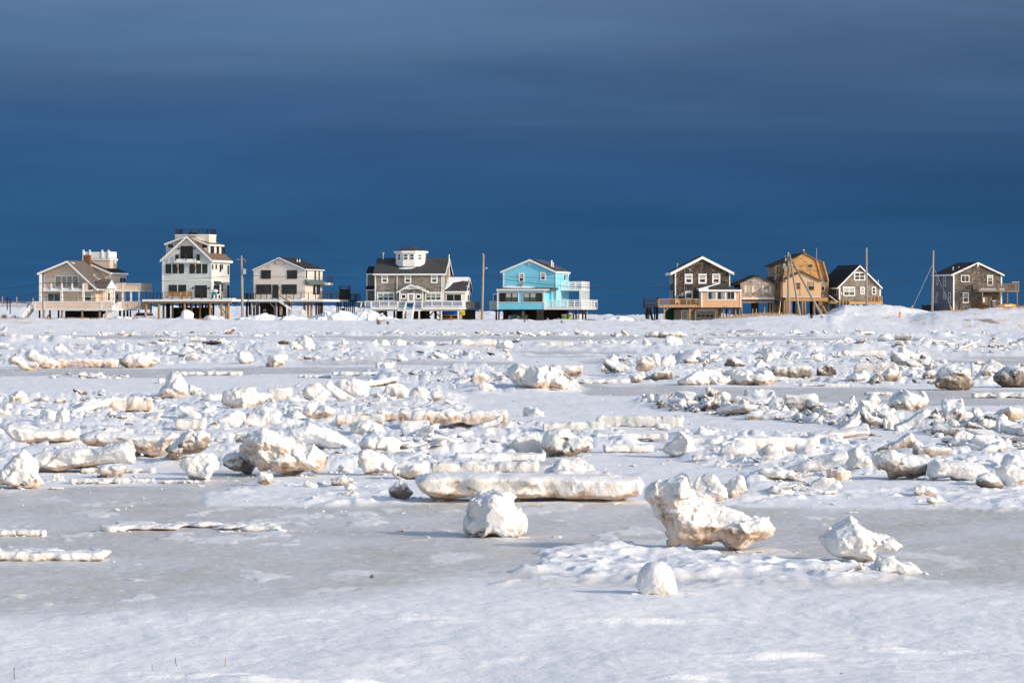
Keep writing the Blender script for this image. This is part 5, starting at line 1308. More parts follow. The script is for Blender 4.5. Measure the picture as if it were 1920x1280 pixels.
    MB().poly([(e1.x, pw, e1.z), (e1.x, pw + 2.3, f1.z - .02), (e0.x, pw + 2.3, f1.z - .02), (e0.x, pw, e1.z)], (0, .05, .15)).build('porch_roof', 'roof_taupe', h.root)
    h.posts('porch_post', (1283, 1366), 790, 1000, pw - 2.1, .26, 'white_trim')
    h.win(1290, 825, 1325, 925, 1.4, 1, 1, pane='glass', part='door'); 
    # deck with boarded parapet
    dw = -3.0
    a = h.p(410, 1015, dw); b = h.p(1345, 1015, dw)
    h.box('deck', a.x, b.x, dw, 8.5, a.z - .25, a.z - .02, 'white_trim')
    h.rect('parapet', 410, 938, 1345, 1016, dw, dw + .12, M_); h.rect('parapet_cap', 406, 928, 1349, 938, dw - .05, dw + .17, 'white_trim')
    h.rect('deck_fascia', 408, 1016, 1347, 1030, dw - .04, dw + .15, 'white_trim')
    for X in (418, 525, 1210, 1222, 1340): h.rect('parapet_post', X - 6, 938, X + 6, 1016, dw - .035, dw - .003, 'white_trim')
    a2 = h.p(320, 1000, 3); h.rect('parapet', 320, 940, 400, 1010, 3.0, 3.1, M_); h.rect('parapet_cap', 318, 932, 402, 940, 2.95, 3.15, 'white_trim')
    # right-hand decks
    rw = 5.5
    for y0, y1, yf in ((718, 788, 808), (935, 1006, 1026)):
        x0 = 1388 if y0 < 900 else 1425
        h.rect('parapet', x0, y0, 1682, y1, rw, rw + .12, M_); h.rect('parapet_cap', x0, y0 - 8, 1686, y0, rw - .04, rw + .16, 'white_trim')
        a = h.p(x0, y1, rw - .05); b = h.p(1686, yf, rw - .05); h.box('deck', a.x, b.x, rw - .05, rw + 5.5, b.z, a.z, 'white_trim')
        for X in (x0 + 6, 1540 if y0 > 900 else 1472, 1676): h.rect('parapet_post', X - 8, y0, X + 8, y1, rw - .04, rw - .003, 'white_trim')
        h.box('parapet', b.x - .12, b.x, rw + .14, rw + 5.4, a.z, a.z + .95, M_)
    h.posts('deck_post', (1472, 1572, 1670), 808, 930, rw + .1, .22, 'white_trim')
    h.swin(1432, 618, 1510, 708, h.p(1322, 700, 7.3).x, 2, 1, inside=(.3, 'blind'))
    h.swin(1390, 830, 1418, 915, h.p(1322, 700, 7.3).x, 1, 1)
    h.rect('corner_board', 1310, 600, 1330, 935, 7.25, 7.297, 'white_trim')
    # stilts
    h.piles((525, 745, 985, 1195), 1032, dw + .3, .17, 'grey_wood'); h.piles((475, 600, 703), 1032, 3, .15, 'dark_wood'); h.piles((1565, 1665), 1030, rw + .2, .13, 'dark_wood'); h.piles((1440, 1490, 1530), 1030, rw + 3, .17, 'dark_wood')
    h.piles((850, 1060, 1130), 1040, 1.5, .18, 'dark_wood')
    a = h.p(545, 1140, 3); b = h.p(600, 1080, 3); h.beam('brace', a, b, .12, 'dark_wood')
    # two white stairs
    h.stairs(h.p(395, 935, dw + .5) + Vector((0, 0, -.9)), h.p(270, 1160, dw - .6), 1.1, 9, 'grey_wood', 'w', 'white_trim', solid=True)
    h.stairs(h.p(1420, 935, -.8) + Vector((0, 0, -.9)), h.p(1240, 1160, -2.2), 1.3, 9, 'white_trim', 'w', 'white_trim', solid=True)
house_beige()

def house_sage():
    h = House('sage_house', 'tall pale green three-storey house with black roof rail and brown stilts', 935, -14, Z2)
    M_ = 'sage_siding'
    h.F('wall', [(355, 905), (355, 432), (638, 155), (935, 432), (935, 905)], 0, 8.2, M_)
    h.F('gable_panel', [(530, 262), (640, 165), (742, 262)], -.04, -.003, 'cream_siding')
    m = MB(); 
    for X in (575, 600, 625, 652, 678, 705):
        a = h.p(X, 255, -.05); b = h.p(X, 180 + abs(X - 640) * .95, -.05); m.box(a.x - .03, a.x + .03, -.07, -.042, a.z, b.z)
    m.build('batten', 'white_trim', h.root)
    h.F('dormer_wall', [(392, 420), (392, 238), (545, 178), (730, 158), (905, 243), (905, 420)], 1.2, 7.4, 'cream_siding')
    A, B, C = h.gable((372, 232), (640, 132), (908, 240), 1.1, 7.4, 'roof_brown', ov=.25)
    h.gable((320, 430), (640, 137), (952, 430), 0, 8.2, 'roof_brown', ov=.45, board=.34)
    # platform on the roof
    a = h.p(503, 185, 3.0); b = h.p(830, 137, 3.0); c = h.p(908, 190, 3.0)
    h.box('roof_platform', a.x, c.x, 3.0, 6.2, a.z - .5, b.z, 'cream_siding'); h.box('platform_trim', a.x - .05, c.x + .05, 2.95, 6.25, b.z + .002, b.z + .16, 'white_trim')
    zt = h.p(500, 62, 3.0).z; z0 = b.z + .16
    h.rail((a.x, 3.05, z0), (c.x, 3.05, z0), zt - z0, 'bronze_metal', n=4, top=.05); h.rail((a.x, 6.1, z0), (c.x, 6.1, z0), zt - z0, 'black_metal', n=4, top=.05)
    h.rail((a.x, 3.1, z0), (a.x, 6.05, z0), zt - z0, 'black_metal', n=5, top=.05); h.rail((c.x, 3.1, z0), (c.x, 6.05, z0), zt - z0, 'black_metal', n=5, top=.05)
    for X in (520, 540, 560, 580, 835, 855, 875, 895):
        q0 = h.p(X, 124, 3.05); MB().box(q0.x - .03, q0.x + .03, 3.02, 3.08, z0, zt).build('railing_bar', 'black_metal', h.root)
    q0 = h.p(668, 118, 4.5); q1 = h.p(762, 118, 4.5); h.box('roof_bench', q0.x, q1.x, 4.2, 4.8, z0, z0 + .35, 'black_metal')
    # trim
    h.rect('belt_board', 345, 667, 940, 681, -.06, -.003, 'white_trim')
    for X in (352, 935): h.rect('corner_board', X - 8, 436, X + 8, 905, -.05, -.003, 'white_trim')
    a = h.p(935, 667); MB().box(.003, .05, 0, 8.1, a.z - .18, a.z).build('belt_board', 'white_trim', h.root)
    MB().box(.003, .05, 8.0, 8.2, h.p(935, 905).z, h.p(935, 436).z).build('corner_board', 'white_trim', h.root)
    # black door high in the gable, balcony before it
    h.win(568, 265, 716, 415, 0, 1, 1, 'black_metal', .06, 'glass_black', part='door')
    h.F('balcony_floor', [(498, 442), (498, 463), (768, 463), (768, 442)], -1.3, -.01, 'white_trim')
    h.rect('snow_patch', 515, 420, 610, 441, -1.1, -.3, 'pure_snow'); h.rect('snow_patch', 632, 420, 735, 441, -1.1, -.3, 'pure_snow')
    a = h.p(506, 441, -1.25); b = h.p(760, 441, -1.25); hh = h.p(506, 366, -1.25).z - a.z
    h.rail(a, b, hh, 'bronze_metal', n=2, top=.05)
    h.rail((a.x, -1.2, a.z), (a.x, -.05, a.z), hh, 'black_metal', n=5, top=.05); h.rail((b.x, -1.2, a.z), (b.x, -.05, a.z), hh, 'black_metal', n=5, top=.05)
    for X in (520, 735): h.beam('bracket', h.p(X, 466, -1.0), h.p(X + 16, 548, -.05), .12, 'deck_wood')
    for X0, X1 in ((390, 456), (470, 532), (545, 608), (677, 741), (753, 815), (827, 890)):
        h.win(X0, 481, X1, 592, 0, 1, 1, 'black_metal', .05, 'glass')
    for X in (463, 538, 747, 821): h.rect('mullion_board', X - 6, 481, X + 6, 592, -.05, -.003, 'white_trim')
    for X0, X1 in ((429, 524), (540, 634)): h.win(X0, 729, X1, 812, 0, 1, 1, 'black_metal', .05, 'glass')
    h.rect('mullion_board', 525, 729, 539, 812, -.05, -.003, 'white_trim')
    d = h.win(742, 735, 884, 882, 0, 3, 1, 'black_metal', .1, 'glass', part='door')
    for X in (543, 732): h.rect('wall_light', X - 8, 283, X + 8, 303, -.15, -.003, 'black_metal')
    for X in (716, 902): h.rect('wall_light', X - 8, 757, X + 8, 778, -.15, -.003, 'black_metal')
    h.win(420, 246, 474, 282, 1.2, 1, 1, 'black_metal', .04, 'glass'); h.win(832, 243, 884, 282, 1.2, 1, 1, 'black_metal', .04, 'glass')
    du = h.p(905, 300, 1.2).x
    for x0, y0, x1, y1 in ((925, 258, 965, 360), (998, 265, 1025, 363), (1056, 272, 1094, 370)): h.swin(x0, y0, x1, y1, du, 1, 1, 'black_metal', .05)
    a = h.q(910, 370, du); MB().box(du + .003, du + .05, a.y, 7.3, a.z - .1, a.z + .05).build('dormer_trim', 'white_trim', h.root)
    h.rect('corner_board', 893, 245, 909, 372, 1.14, 1.197, 'white_trim')
    for x0, y0, x1, y1 in ((944, 485, 956, 543), (985, 485, 999, 543), (1035, 485, 1051, 572), (1058, 485, 1071, 543), (1129, 497, 1144, 602), (1055, 730, 1071, 815), (1127, 735, 1146, 905), (962, 738, 1030, 835)):
        h.swin(x0, y0, x1, y1, 0, 1, 1, 'black_metal', .05)
    a = h.q(965, 730, 0); b = h.q(1030, 730, 0)
    MB().poly([(0, a.y, a.z + .55), (.0, b.y, a.z + .55), (1.0, b.y, a.z), (1.0, a.y, a.z)], (0, 0, .08)).build('awning', 'roof_grey', h.root)
    # deck
    dw = -3.2; a = h.p(105, 905, dw); b = h.p(1182, 905, dw); zf = h.p(500, 903, dw).z; zb = h.p(500, 929, dw).z
    h.box('deck', a.x, b.x, dw + .05, 10.5, zb + .05, zf - .04, 'grey_wood'); h.box('deck_fascia', a.x, b.x, dw, dw + .045, zb, zf, 'white_trim')
    h.box('deck_fascia', b.x, b.x + .045, dw, 10.5, zb, zf, 'white_trim')
    h.box('snow_patch', h.p(360, 900, dw + .4).x, b.x - .4, dw + .15, -.15, zf - .035, zf + .16, 'pure_snow')
    h.box('deck_beam', a.x + .3, b.x - .2, dw + .3, dw + .6, zb - .28, zb + .04, 'pile_wood'); h.box('deck_beam', a.x + .3, b.x - .2, 0, .3, zb - .28, zb + .04, 'dark_wood')
    hh = h.p(500, 830, dw).z - zf
    h.rail((a.x + .1, dw + .12, zf), (b.x - .1, dw + .12, zf), hh, 'bronze_metal', n=9, top=.06)
    h.rail((a.x + .1, dw + .2, zf), (a.x + .1, 10.3, zf), hh, 'black_metal', n=9, top=.06)
    h.rail((b.x - .1, 1.0, zf), (b.x - .1, 10.3, zf), hh, 'black_metal', n=14, top=.06)
    h.rail((1.8, 10.2, zf), (8.2, 10.2, zf), hh, 'black_metal', n=18, top=.06)
    h.box('deck', b.x + .05, 8.2, 7.8, 10.4, zb, zf, 'white_trim')
    # stilts: inner rows take a darker wood colour for the shade underneath
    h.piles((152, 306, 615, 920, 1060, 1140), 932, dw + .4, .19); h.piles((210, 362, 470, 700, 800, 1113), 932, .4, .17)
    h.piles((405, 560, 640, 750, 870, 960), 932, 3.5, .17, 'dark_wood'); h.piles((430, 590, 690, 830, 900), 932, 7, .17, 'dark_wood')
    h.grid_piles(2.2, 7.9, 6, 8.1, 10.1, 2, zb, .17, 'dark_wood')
    h.F('under_wall_or_shade', [(480, 1170), (480, 1000), (905, 1000), (905, 1170)], 5.0, 6.5, 'dark_board')  # dark infill standing in for shade between the inner stilts
    h.stairs(h.p(1005, 940, 1.5), h.p(1090, 1095, 1.5), 1.0, 7, 'grey_wood', 'w')
    # deck furniture is separate
    zdeck = zf - .02
    def chair(X, label, wd, name='deck_chair', cat='chair'):
        c = h.p(X, 890, dw + 1.7); P = h.root.matrix_basis @ Vector((c.x, dw + 1.7, zdeck + .17))
        e = empty(name, P, h.r); tag(e, label, cat, 'wooden deck furniture')
        MB().box(-wd / 2, wd / 2, -.3, .3, .30, .36).build('seat', 'furniture_wood', e)
        m = MB()
        for k in range(int(wd / .14)): x = -wd / 2 + .07 + k * .14; m.poly([(x - .055, .28, .3), (x + .055, .28, .3), (x + .055, .5, 1.05), (x - .055, .5, 1.05)], (0, .03, 0))
        m.build('backrest', 'furniture_wood', e)
        for sx in (-1, 1):
            MB().box(sx * wd / 2 - .05, sx * wd / 2 + .05, -.42, .35, .55, .60).build('armrest', 'furniture_wood', e)
            MB().box(sx * wd / 2 - .04, sx * wd / 2 + .04, -.38, -.30, 0, .55).build('leg', 'furniture_wood', e); MB().box(sx * wd / 2 - .04, sx * wd / 2 + .04, .2, .3, 0, .55).build('leg', 'furniture_wood', e)
    chair(480, 'long wooden bench on the snowy deck of the tall sage house', 2.0, 'deck_bench', 'bench')
    chair(600, 'wooden deck chair next to the long bench of the tall sage house', .75); chair(672, 'wooden deck chair nearer the black door of the tall sage house', .75)
    c = h.p(988, 880, dw + 1.2); P = h.root.matrix_basis @ Vector((c.x, dw + 1.2, zdeck + .17))
    e = empty('grill', P, h.r); tag(e, 'snow-covered grill with a teal cover at the deck corner of the tall sage house', 'grill')
    MB().box(-.5, .1, -.3, .3, .5, .95).build('firebox', 'teal_plastic', e); MB().ell((-.1, 0, 1.1), (.5, .4, .25)).build('snow_cap', 'pure_snow', e, True)
    MB().box(.15, .65, -.3, .3, .55, .62).build('side_shelf', 'white_plastic', e)
    for sx in (-.45, .05, .6): MB().box(sx - .03, sx + .03, -.25, .25, 0, .5).build('leg', 'black_metal', e)
house_sage()

def house_cream():
    h = House('cream_house', 'cream two-storey house with black windows and white deck stairs', 975, -15, Z3)
    M_ = 'cream_siding'
    h.F('wall', [(262, 748), (262, 335), (615, 175), (975, 330), (975, 748)], 0, 8.3, M_)
    h.gable((243, 332), (615, 162), (982, 326), 0, 8.3, 'roof_black', ov=.3, board=.16)
    for X, w in ((865, 3.6), (898, 4.6)):
        b = h.p(X, 243, w); MB().tube((b.x, w, b.z), (b.x, w, b.z + .55), .1).build('vent_pipe', 'white_trim', h.root)
    MB().poly([h.p(250, 478, 0) + Vector((-.3, 0, -.3)), h.p(262, 470, 0) + Vector((0, 0, .2)), h.p(262, 515, 0)], (0, 8.2, 0)).build('skirt_roof', 'roof_green', h.root)
    a = h.p(975, 470); 
    MB().poly([(0, -.1, a.z), (.75, -.1, a.z - .62), (.75, -.1, a.z - .72), (0, -.1, a.z - .72)], (0, 8.6, 0)).build('skirt_roof', 'roof_green', h.root)
    for x0, y0, x1, y1, c in ((366, 343, 502, 462, 2), (726, 343, 867, 462, 2), (299, 541, 508, 675, 1), (652, 541, 861, 675, 1)):
        w_ = h.win(x0, y0, x1, y1, 0, c, 1, 'bronze_metal', .07, 'glass')
    h.win(524, 543, 608, 745, 0, 1, 1, 'bronze_metal', .06, 'glass', part='door')
    for x0, y0, x1, y1 in ((983, 345, 997, 465), (1104, 350, 1121, 475), (1160, 355, 1174, 480), (1085, 548, 1115, 680), (1132, 552, 1181, 680)): h.swin(x0, y0, x1, y1, 0, 1, 1, 'bronze_metal', .05)
    c = h.p(570, 262, -.3); MB().ell((c.x, -.35, c.z + .15), (.28, .08, .28)).build('wall_vent', 'grey_paint', h.root, True); MB().beam((c.x + .3, -.02, c.z + .35), (c.x, -.3, c.z + .15), .05).build('bracket', 'steel', h.root)
    h.rect('wall_vent', 682, 248, 700, 264, -.08, -.003, 'grey_paint')
    h.rect('wall_light', 618, 568, 630, 602, -.12, -.003, 'grey_paint')
    h.rect('hose_box', 745, 708, 768, 716, -.1, -.003, 'bronze_metal')
    # rear balcony
    h.box('balcony_floor', .02, 1.3, 7.2, 9.4, h.q(1215, 550, 0).z, h.q(1215, 518, 0).z, 'white_trim')
    z0 = h.q(1215, 518, 0).z; h.rail((1.25, 7.25, z0), (1.25, 9.3, z0), 1.0, 'bronze_metal', n=3)
    # deck
    dw = -2.4; a = h.p(192, 748, dw); b = h.p(1228, 748, dw); zf = a.z; zb = h.p(192, 778, dw).z
    h.box('deck', a.x, b.x, dw + .05, 9.6, zb + .05, zf - .02, 'grey_wood'); h.box('deck_fascia', a.x, b.x, dw, dw + .045, zb, zf, 'white_trim'); h.box('deck_fascia', b.x, b.x + .04, dw, 9.6, zb, zf, 'white_trim')
    h.box('snow_patch', a.x + 1.8, 0, dw + .2, -.1, zf - .015, zf + .16, 'pure_snow')
    hh = h.p(192, 664, dw).z - zf
    g0 = h.p(600, 748, dw).x; g1 = h.p(712, 748, dw).x
    h.rail((a.x + .1, dw + .1, zf), (g0, dw + .1, zf), hh, 'bronze_metal', n=5, top=.06); h.rail((g1, dw + .1, zf), (b.x - .1, dw + .1, zf), hh, 'bronze_metal', n=5, top=.06)
    h.rail((b.x - .1, dw + .2, zf), (b.x - .1, 9.5, zf), hh, 'bronze_metal', n=11, top=.06); h.rail((a.x + .1, dw + .2, zf), (a.x + .1, 5, zf), hh, 'bronze_metal', n=8, top=.06)
    h.box('deck_beam', a.x + .2, b.x - .2, dw + .3, dw + .55, zb - .18, zb + .04, 'grey_wood')
    # stair with landing
    t = h.p(600, 768, dw - 1.0); l = h.p(790, 905, dw - 1.0); h.stairs(t, l, 1.0, 9, 'white_trim', 'w')
    lb = h.p(935, 905, dw - 1.0); h.box('stair_landing', l.x, lb.x, dw - 1.1, dw + .1, l.z - .1, l.z + .12, 'white_trim')
    h.stairs(lb, h.p(972, 985, dw - 1.0), 1.0, 4, 'white_trim', 'w')
    up = Vector((0, 0, .95))
    h.beam('handrail', t + up, l + up, .07, 'bronze_metal'); h.beam('handrail', t + up + Vector((0, 1, 0)), l + up + Vector((0, 1, 0)), .07, 'deck_wood')
    for k in (0, .5, 1): h.beam('handrail_post', t.lerp(l, k), t.lerp(l, k) + up, .08, 'bronze_metal')
    for q_ in (l, lb): h.beam('handrail_post', q_, q_ + up * .8, .08, 'cream_trim')
    h.beam('handrail', lb + up, h.p(965, 985, dw - 1) + up, .06, 'bronze_metal')
    h.posts('landing_post', (797, 905), 915, 990, dw - 1, .12, 'cream_trim')
    # stilts
    h.piles((232, 572), 790, dw + .3, .11, 'pole_wood'); h.piles((272, 325), 790, 1.0, .16, 'grey_wood'); h.piles((635, 757, 968, 1017, 1063), 790, .3, .17, 'cream_trim' if False else 'pile_wood'); h.piles((500, 680), 790, 2.5, .2, 'dark_wood'); h.piles((1130, 1165, 1195, 1212), 790, 1.5, .16, 'dark_wood'); h.piles((610, 655, 700), 790, 5, .17, 'dark_wood')
    c = h.p(635, 850, .1); MB().tube((c.x, .3, c.z - 1.2), (c.x, .3, c.z), .24).build('pile_sleeve', 'cream_trim', h.root, True); c = h.p(757, 900, .1); MB().tube((c.x, .3, c.z - .9), (c.x, .3, c.z), .24).build('pile_sleeve', 'white_trim', h.root, True)
    h.beam('brace', h.p(245, 872, dw + .4), h.p(315, 800, dw + .4), .13, 'pole_wood'); h.beam('brace', h.p(490, 800, dw + .4), h.p(562, 872, dw + .4), .13, 'pole_wood')
    h.F('under_wall_or_shade', [(365, 975), (365, 795), (455, 795), (455, 975)], 1.5, 4.5, 'dark_board')
    s_ = h.rect('warning_sign', 396, 882, 431, 916, 1.42, 1.49, 'white_plastic'); h.rect('sign_band', 399, 885, 428, 893, 1.40, 1.417, 'red_plastic', s_)
    h.rect('sign_line', 402, 899, 425, 902, 1.40, 1.417, 'black_metal', s_); h.rect('sign_line', 402, 907, 425, 910, 1.40, 1.417, 'black_metal', s_)
house_cream()

def tower_platform():
    h = House('boardwalk', 'dark wooden boardwalk with a lookout box behind the cream house', 1440, -15, Z3, 490, 'boardwalk', None)
    a = h.p(1225, 757, 0); b = h.p(1672, 757, 0)
    h.box('deck', a.x, b.x, 0, 2.5, a.z - .22, a.z, 'dark_wood'); hh = h.p(1225, 672, 0).z - a.z
    h.rail((a.x, .05, a.z), (h.p(1448, 757).x, .05, a.z), hh, 'dark_wood', n=2); h.rail((h.p(1602, 757).x, .05, a.z), (b.x, .05, a.z), hh, 'dark_wood', n=4); h.rail((h.p(1602, 757).x, 2.4, a.z), (b.x, 2.4, a.z), hh, 'dark_wood', n=4)
    h.rect('screen_panel', 1450, 608, 1600, 750, .1, .2, 'dark_board')
    m = MB(); t0 = h.p(1450, 562, .1); t1 = h.p(1600, 562, .1); z6 = h.p(1450, 608, .1).z
    for u in (t0.x, h.p(1482, 562, .1).x, h.p(1572, 562, .1).x, t1.x): m.box(u - .06, u + .06, .1, .2, z6, t0.z)
    m.box(t0.x, t1.x, .08, .22, t0.z - .08, t0.z); m.build('screen_frame', 'dark_wood', h.root)
    h.rect('red_board', 1515, 586, 1572, 600, .4, .5, 'red_plastic')
    h.piles((1416, 1468, 1520, 1572, 1600, 1655), 765, .2, .09, 'dark_wood'); h.piles((1440, 1545, 1630), 765, 2.2, .09, 'dark_wood')
    h.beam('brace', h.p(1420, 842, .1), h.p(1560, 842, .1), .1, 'dark_wood')
    for y in (795, 815, 835, 855): h.beam('ladder_rung', h.p(1585, y, .1), h.p(1650, y, .1), .05, 'dark_wood')
    P = h.root.matrix_basis @ h.p(1502, 945, .6); e = empty('covered_barrel', P); tag(e, 'teal covered barrel standing under the dark boardwalk', 'barrel')
    MB().tube((0, 0, 0), (0, 0, .75), .27, .24, 12).build('drum', 'teal_plastic', e, True); MB().ell((0, 0, .76), (.25, .25, .12)).build('cover', 'teal_plastic', e, True)
tower_platform()

def house_cupola():
    h = House('cupola_house', 'grey shingled house with white octagonal cupola and white railed deck', 1300, -6.5, Z4)
    M_ = 'grey_shingle'
    ze = h.p(900, 474, -.3).z; wr = 4.0; zr = h.p(860, 252, wr).z; u0 = h.p(322, 600).x; W = 8.0
    sl = (zr - ze) / (wr + .3)
    MB().poly([(u0, 0, 0), (u0, 0, ze + .05), (u0, wr, zr - .2), (u0, W, ze + .05), (u0, W, 0)], (-u0, 0, 0)).build('wall', M_, h.root)
    o = h.root.children[-1]
    # bring the wall base up to the floor
    me = o.data; zf = h.p(900, 870).z
    for v in me.vertices:
        if v.co.z < .01: v.co.z = zf
    MB().poly([(u0 - .25, -.3, ze), (u0 - .25, wr, zr), (u0 - .25, W + .3, ze), (u0 - .25, W + .3, ze - .18), (u0 - .25, wr, zr - .2), (u0 - .25, -.3, ze - .18)], (-u0 + .5, 0, 0)).build('roof', 'roof_grey', h.root)
    for (a, b) in (((-.3, ze), (wr, zr)), ((wr, zr), (W + .3, ze))):
        MB().poly([(.252, a[0], a[1] - .02), (.252, b[0], b[1] - .02), (.252, b[0], b[1] - .3), (.252, a[0], a[1] - .3)], (.05, 0, 0)).build('rake_board', 'white_trim', h.root)
    h.box('fascia_board', u0 - .25, .25, -.36, -.305, ze - .22, ze - .01, 'white_trim')
    def on(X, Y):   # point on the front roof slope
        d, c = h.ray(X, Y)
        # plane z = ze + sl*(w+.3)
        n = h.wd * sl; P0 = h.O + h.wd * (-.3) + Vector((0, 0, ze))
        nn = Vector((n.x, n.y, -1)); t = nn.dot(P0 - c) / nn.dot(d); P = c + d * t - h.O
        return Vector((P.dot(h.ud), P.dot(h.wd), P.z))
    MB().poly([on(660, 405) , on(740, 412), on(840, 405), on(925, 372), on(800, 384)], (0, -.02, .09)).build('snow_patch', 'pure_snow', h.root)
    c = on(440, 275); MB().tube(c, (c.x, c.y, c.z + .95), .1).build('flue', 'steel', h.root); MB().tube((c.x, c.y, c.z + .9), (c.x, c.y, c.z + 1.03), .19).build('flue_cap', 'steel', h.root)
    # cupola
    cc = h.p(830, 300, 3.0); zt = h.p(830, 182, 1.4).z; zb = on(810, 345).z - .3; r_ = 2.35
    def octa(r, z, ph=22.5): return [(cc.x + r * math.cos(R(ph + 45 * k)), 3.2 + r * math.sin(R(ph + 45 * k)), z) for k in range(8)]
    MB().poly(octa(r_, zb), (0, 0, zt - zb)).build('cupola_wall', 'white_siding', h.root)
    e = octa(r_ + .35, zt + .32); ap = (cc.x, 3.2, h.p(830, 84, 3.2).z)
    m = MB(); m.v = e + [ap] + octa(r_ + .35, zt + .30); m.f = [(k, (k + 1) % 8, 8) for k in range(8)] + [tuple(9 + k for k in reversed(range(8)))]; m.build('cupola_roof', 'roof_grey', h.root)
    MB().poly(octa(r_ + .33, zt), (0, 0, .295)).build('cupola_fascia', 'white_trim', h.root)
    for k, ang in enumerate((-135, -90, -45, 0)):
        a_ = R(ang); n = Vector((math.cos(a_), math.sin(a_), 0)); t = Vector((-n.y, n.x, 0)); ap_ = r_ * math.cos(R(22.5))
        base = Vector((cc.x, 3.2, 0)) + n * ap_; z0 = h.p(830, 282, 1.1).z; z1 = h.p(830, 198, 1.1).z
        for sgn in ((-1, 1) if ang == -90 else (0,)):
            ctr = base + t * sgn * .47; wd = .34
            fr = MB().poly([ctr + t * -wd + Vector((0, 0, z0)), ctr + t * wd + Vector((0, 0, z0)), ctr + t * wd + Vector((0, 0, z1)), ctr + t * -wd + Vector((0, 0, z1))], n * .05).build('window', 'white_trim', h.root)
            for i in range(2):
                za = z0 + .08 + (z1 - z0 - .06) * i / 2; zb_ = za + (z1 - z0) / 2 - .12
                MB().poly([ctr + n * .052 + t * -(wd - .08) + Vector((0, 0, za)), ctr + n * .052 + t * (wd - .08) + Vector((0, 0, za)), ctr + n * .052 + t * (wd - .08) + Vector((0, 0, zb_)), ctr + n * .052 + t * -(wd - .08) + Vector((0, 0, zb_))], n * .01).build('pane', 'glass_green', fr)
    # windows and trim
    for x0, x1 in ((414, 510), (740, 836), (1114, 1210)): h.win(x0, 486, x1, 610, 0, 1, 2, 'white_trim', .22, 'glass_green', inside=(.55, 'blind'))
    h.win(352, 733, 602, 862, 0, 3, 2, 'white_trim', .2, 'glass_green', inside=(.25, 'blind')); h.win(1030, 733, 1268, 862, 0, 3, 2, 'white_trim', .2, 'glass_green', inside=(.25, 'blind'))
    for X in (330, 1268, 1288): h.rect('corner_board', X - 9, 484, X + 9, 860, -.06, -.003, 'white_trim')
    h.rect('downspout', 630, 515, 640, 860, -.13, -.05, 'white_trim'); h.beam('downspout', h.p(635, 520, -.09), h.p(662, 490, -.2), .09, 'white_trim')
    h.rect('downspout', 1292, 500, 1302, 730, -.13, -.05, 'white_trim')
    h.rect('stain_board', 345, 489, 1255, 500, -.03, -.003, 'cream_trim')
    b = h.q(1370, 520, .45); MB().tube((.45, b.y, b.z - 2), (.45, b.y, h.q(1370, 205, .45).z), .07).build('flagpole', 'white_trim', h.root)
    # entry vestibule
    vw = -1.6
    h.F('vestibule_wall', [(672, 870), (672, 700), (830, 640), (1000, 700), (1000, 870)], vw, -.01, M_)
    h.F('vestibule_gable', [(690, 694), (830, 632), (962, 694)], vw - .05, vw - .003, 'white_siding')
    h.gable((625, 728), (830, 615), (1052, 712), vw, -.3, 'roof_grey', ov=.25, board=.24)
    MB().poly([h.p(905, 652, vw - .2), h.p(1045, 708, vw - .2), h.p(1045, 702, vw + 1), h.p(905, 645, vw + 1)], (0, 0, .1)).build('snow_patch', 'pure_snow', h.root)
    for X in (675, 997): h.rect('corner_board', X - 10, 706, X + 10, 868, vw - .05, vw - .003, 'white_trim')
    d = h.rect('door', 778, 748, 888, 885, vw - .1, vw - .003, 'white_trim')
    m = MB(); a = h.p(808, 768, vw - .12); b = h.p(860, 852, vw - .12)
    for i in range(3):
        for j in range(3):
            x0 = a.x + (b.x - a.x) * i / 3; z0 = b.z + (a.z - b.z) * j / 3
            MB().box(x0 + .03, x0 + (b.x - a.x) / 3 - .03, vw - .12, vw - .101, z0 + .03, z0 + (a.z - b.z) / 3 - .03).build('pane', 'glass_black', d)
    h.win(688, 758, 770, 834, vw, 1, 1, fw=.2); h.win(898, 758, 979, 834, vw, 1, 1, fw=.2)
    c = h.p(832, 725, vw - .1); MB().box(c.x - .1, c.x + .1, vw - .2, vw - .003, c.z - .15, c.z + .15).build('wall_light', 'bronze_metal', h.root)
    # rear left wing
    lw = 3.5
    h.rect('wing_wall', 208, 482, 330, 875, lw, lw + 3, 'grey_siding'); a = h.p(200, 472, lw - .3); b = h.p(330, 382, lw + 1.5)
    MB().poly([(a.x, lw - .3, a.z), (b.x, lw - .3, a.z), (b.x, lw + 1.5, b.z), (h.p(228, 382, lw + 1.5).x, lw + 1.5, b.z)], (0, 0.02, .12)).build('wing_roof', 'roof_black', h.root)
    h.rect('wing_fascia', 200, 473, 330, 488, lw - .35, lw - .2, 'white_trim'); h.rect('wing_fascia', 192, 700, 330, 712, lw - 1, lw - .85, 'white_trim')
    a = h.p(190, 700, lw - 1); b = h.p(320, 656, lw)
    MB().poly([(a.x, lw - 1, a.z), (b.x, lw - 1, a.z), (b.x, lw - .01, b.z), (h.p(200, 656, lw).x, lw - .01, b.z)], (0, 0.02, .1)).build('skirt_roof', 'roof_black', h.root)
    h.rect('corner_board', 204, 488, 219, 875, lw - .05, lw - .003, 'white_trim')
    # right wing with snow on its roof
    rw = .6; zre = h.p(1400, 722, rw - .2).z; zrr = h.p(1400, 530, rw + 3.6).z; ur0 = .02; ur1 = h.p(1600, 800, rw).x
    MB().poly([(ur0, rw, h.p(1400, 872, rw).z), (ur0, rw, zre), (ur0, rw + 3.6, zrr - .15), (ur0, rw + 7, zre), (ur0, rw + 7, h.p(1400, 872, rw).z)], (ur1 - ur0, 0, 0)).build('wing_wall', 'white_siding', h.root)
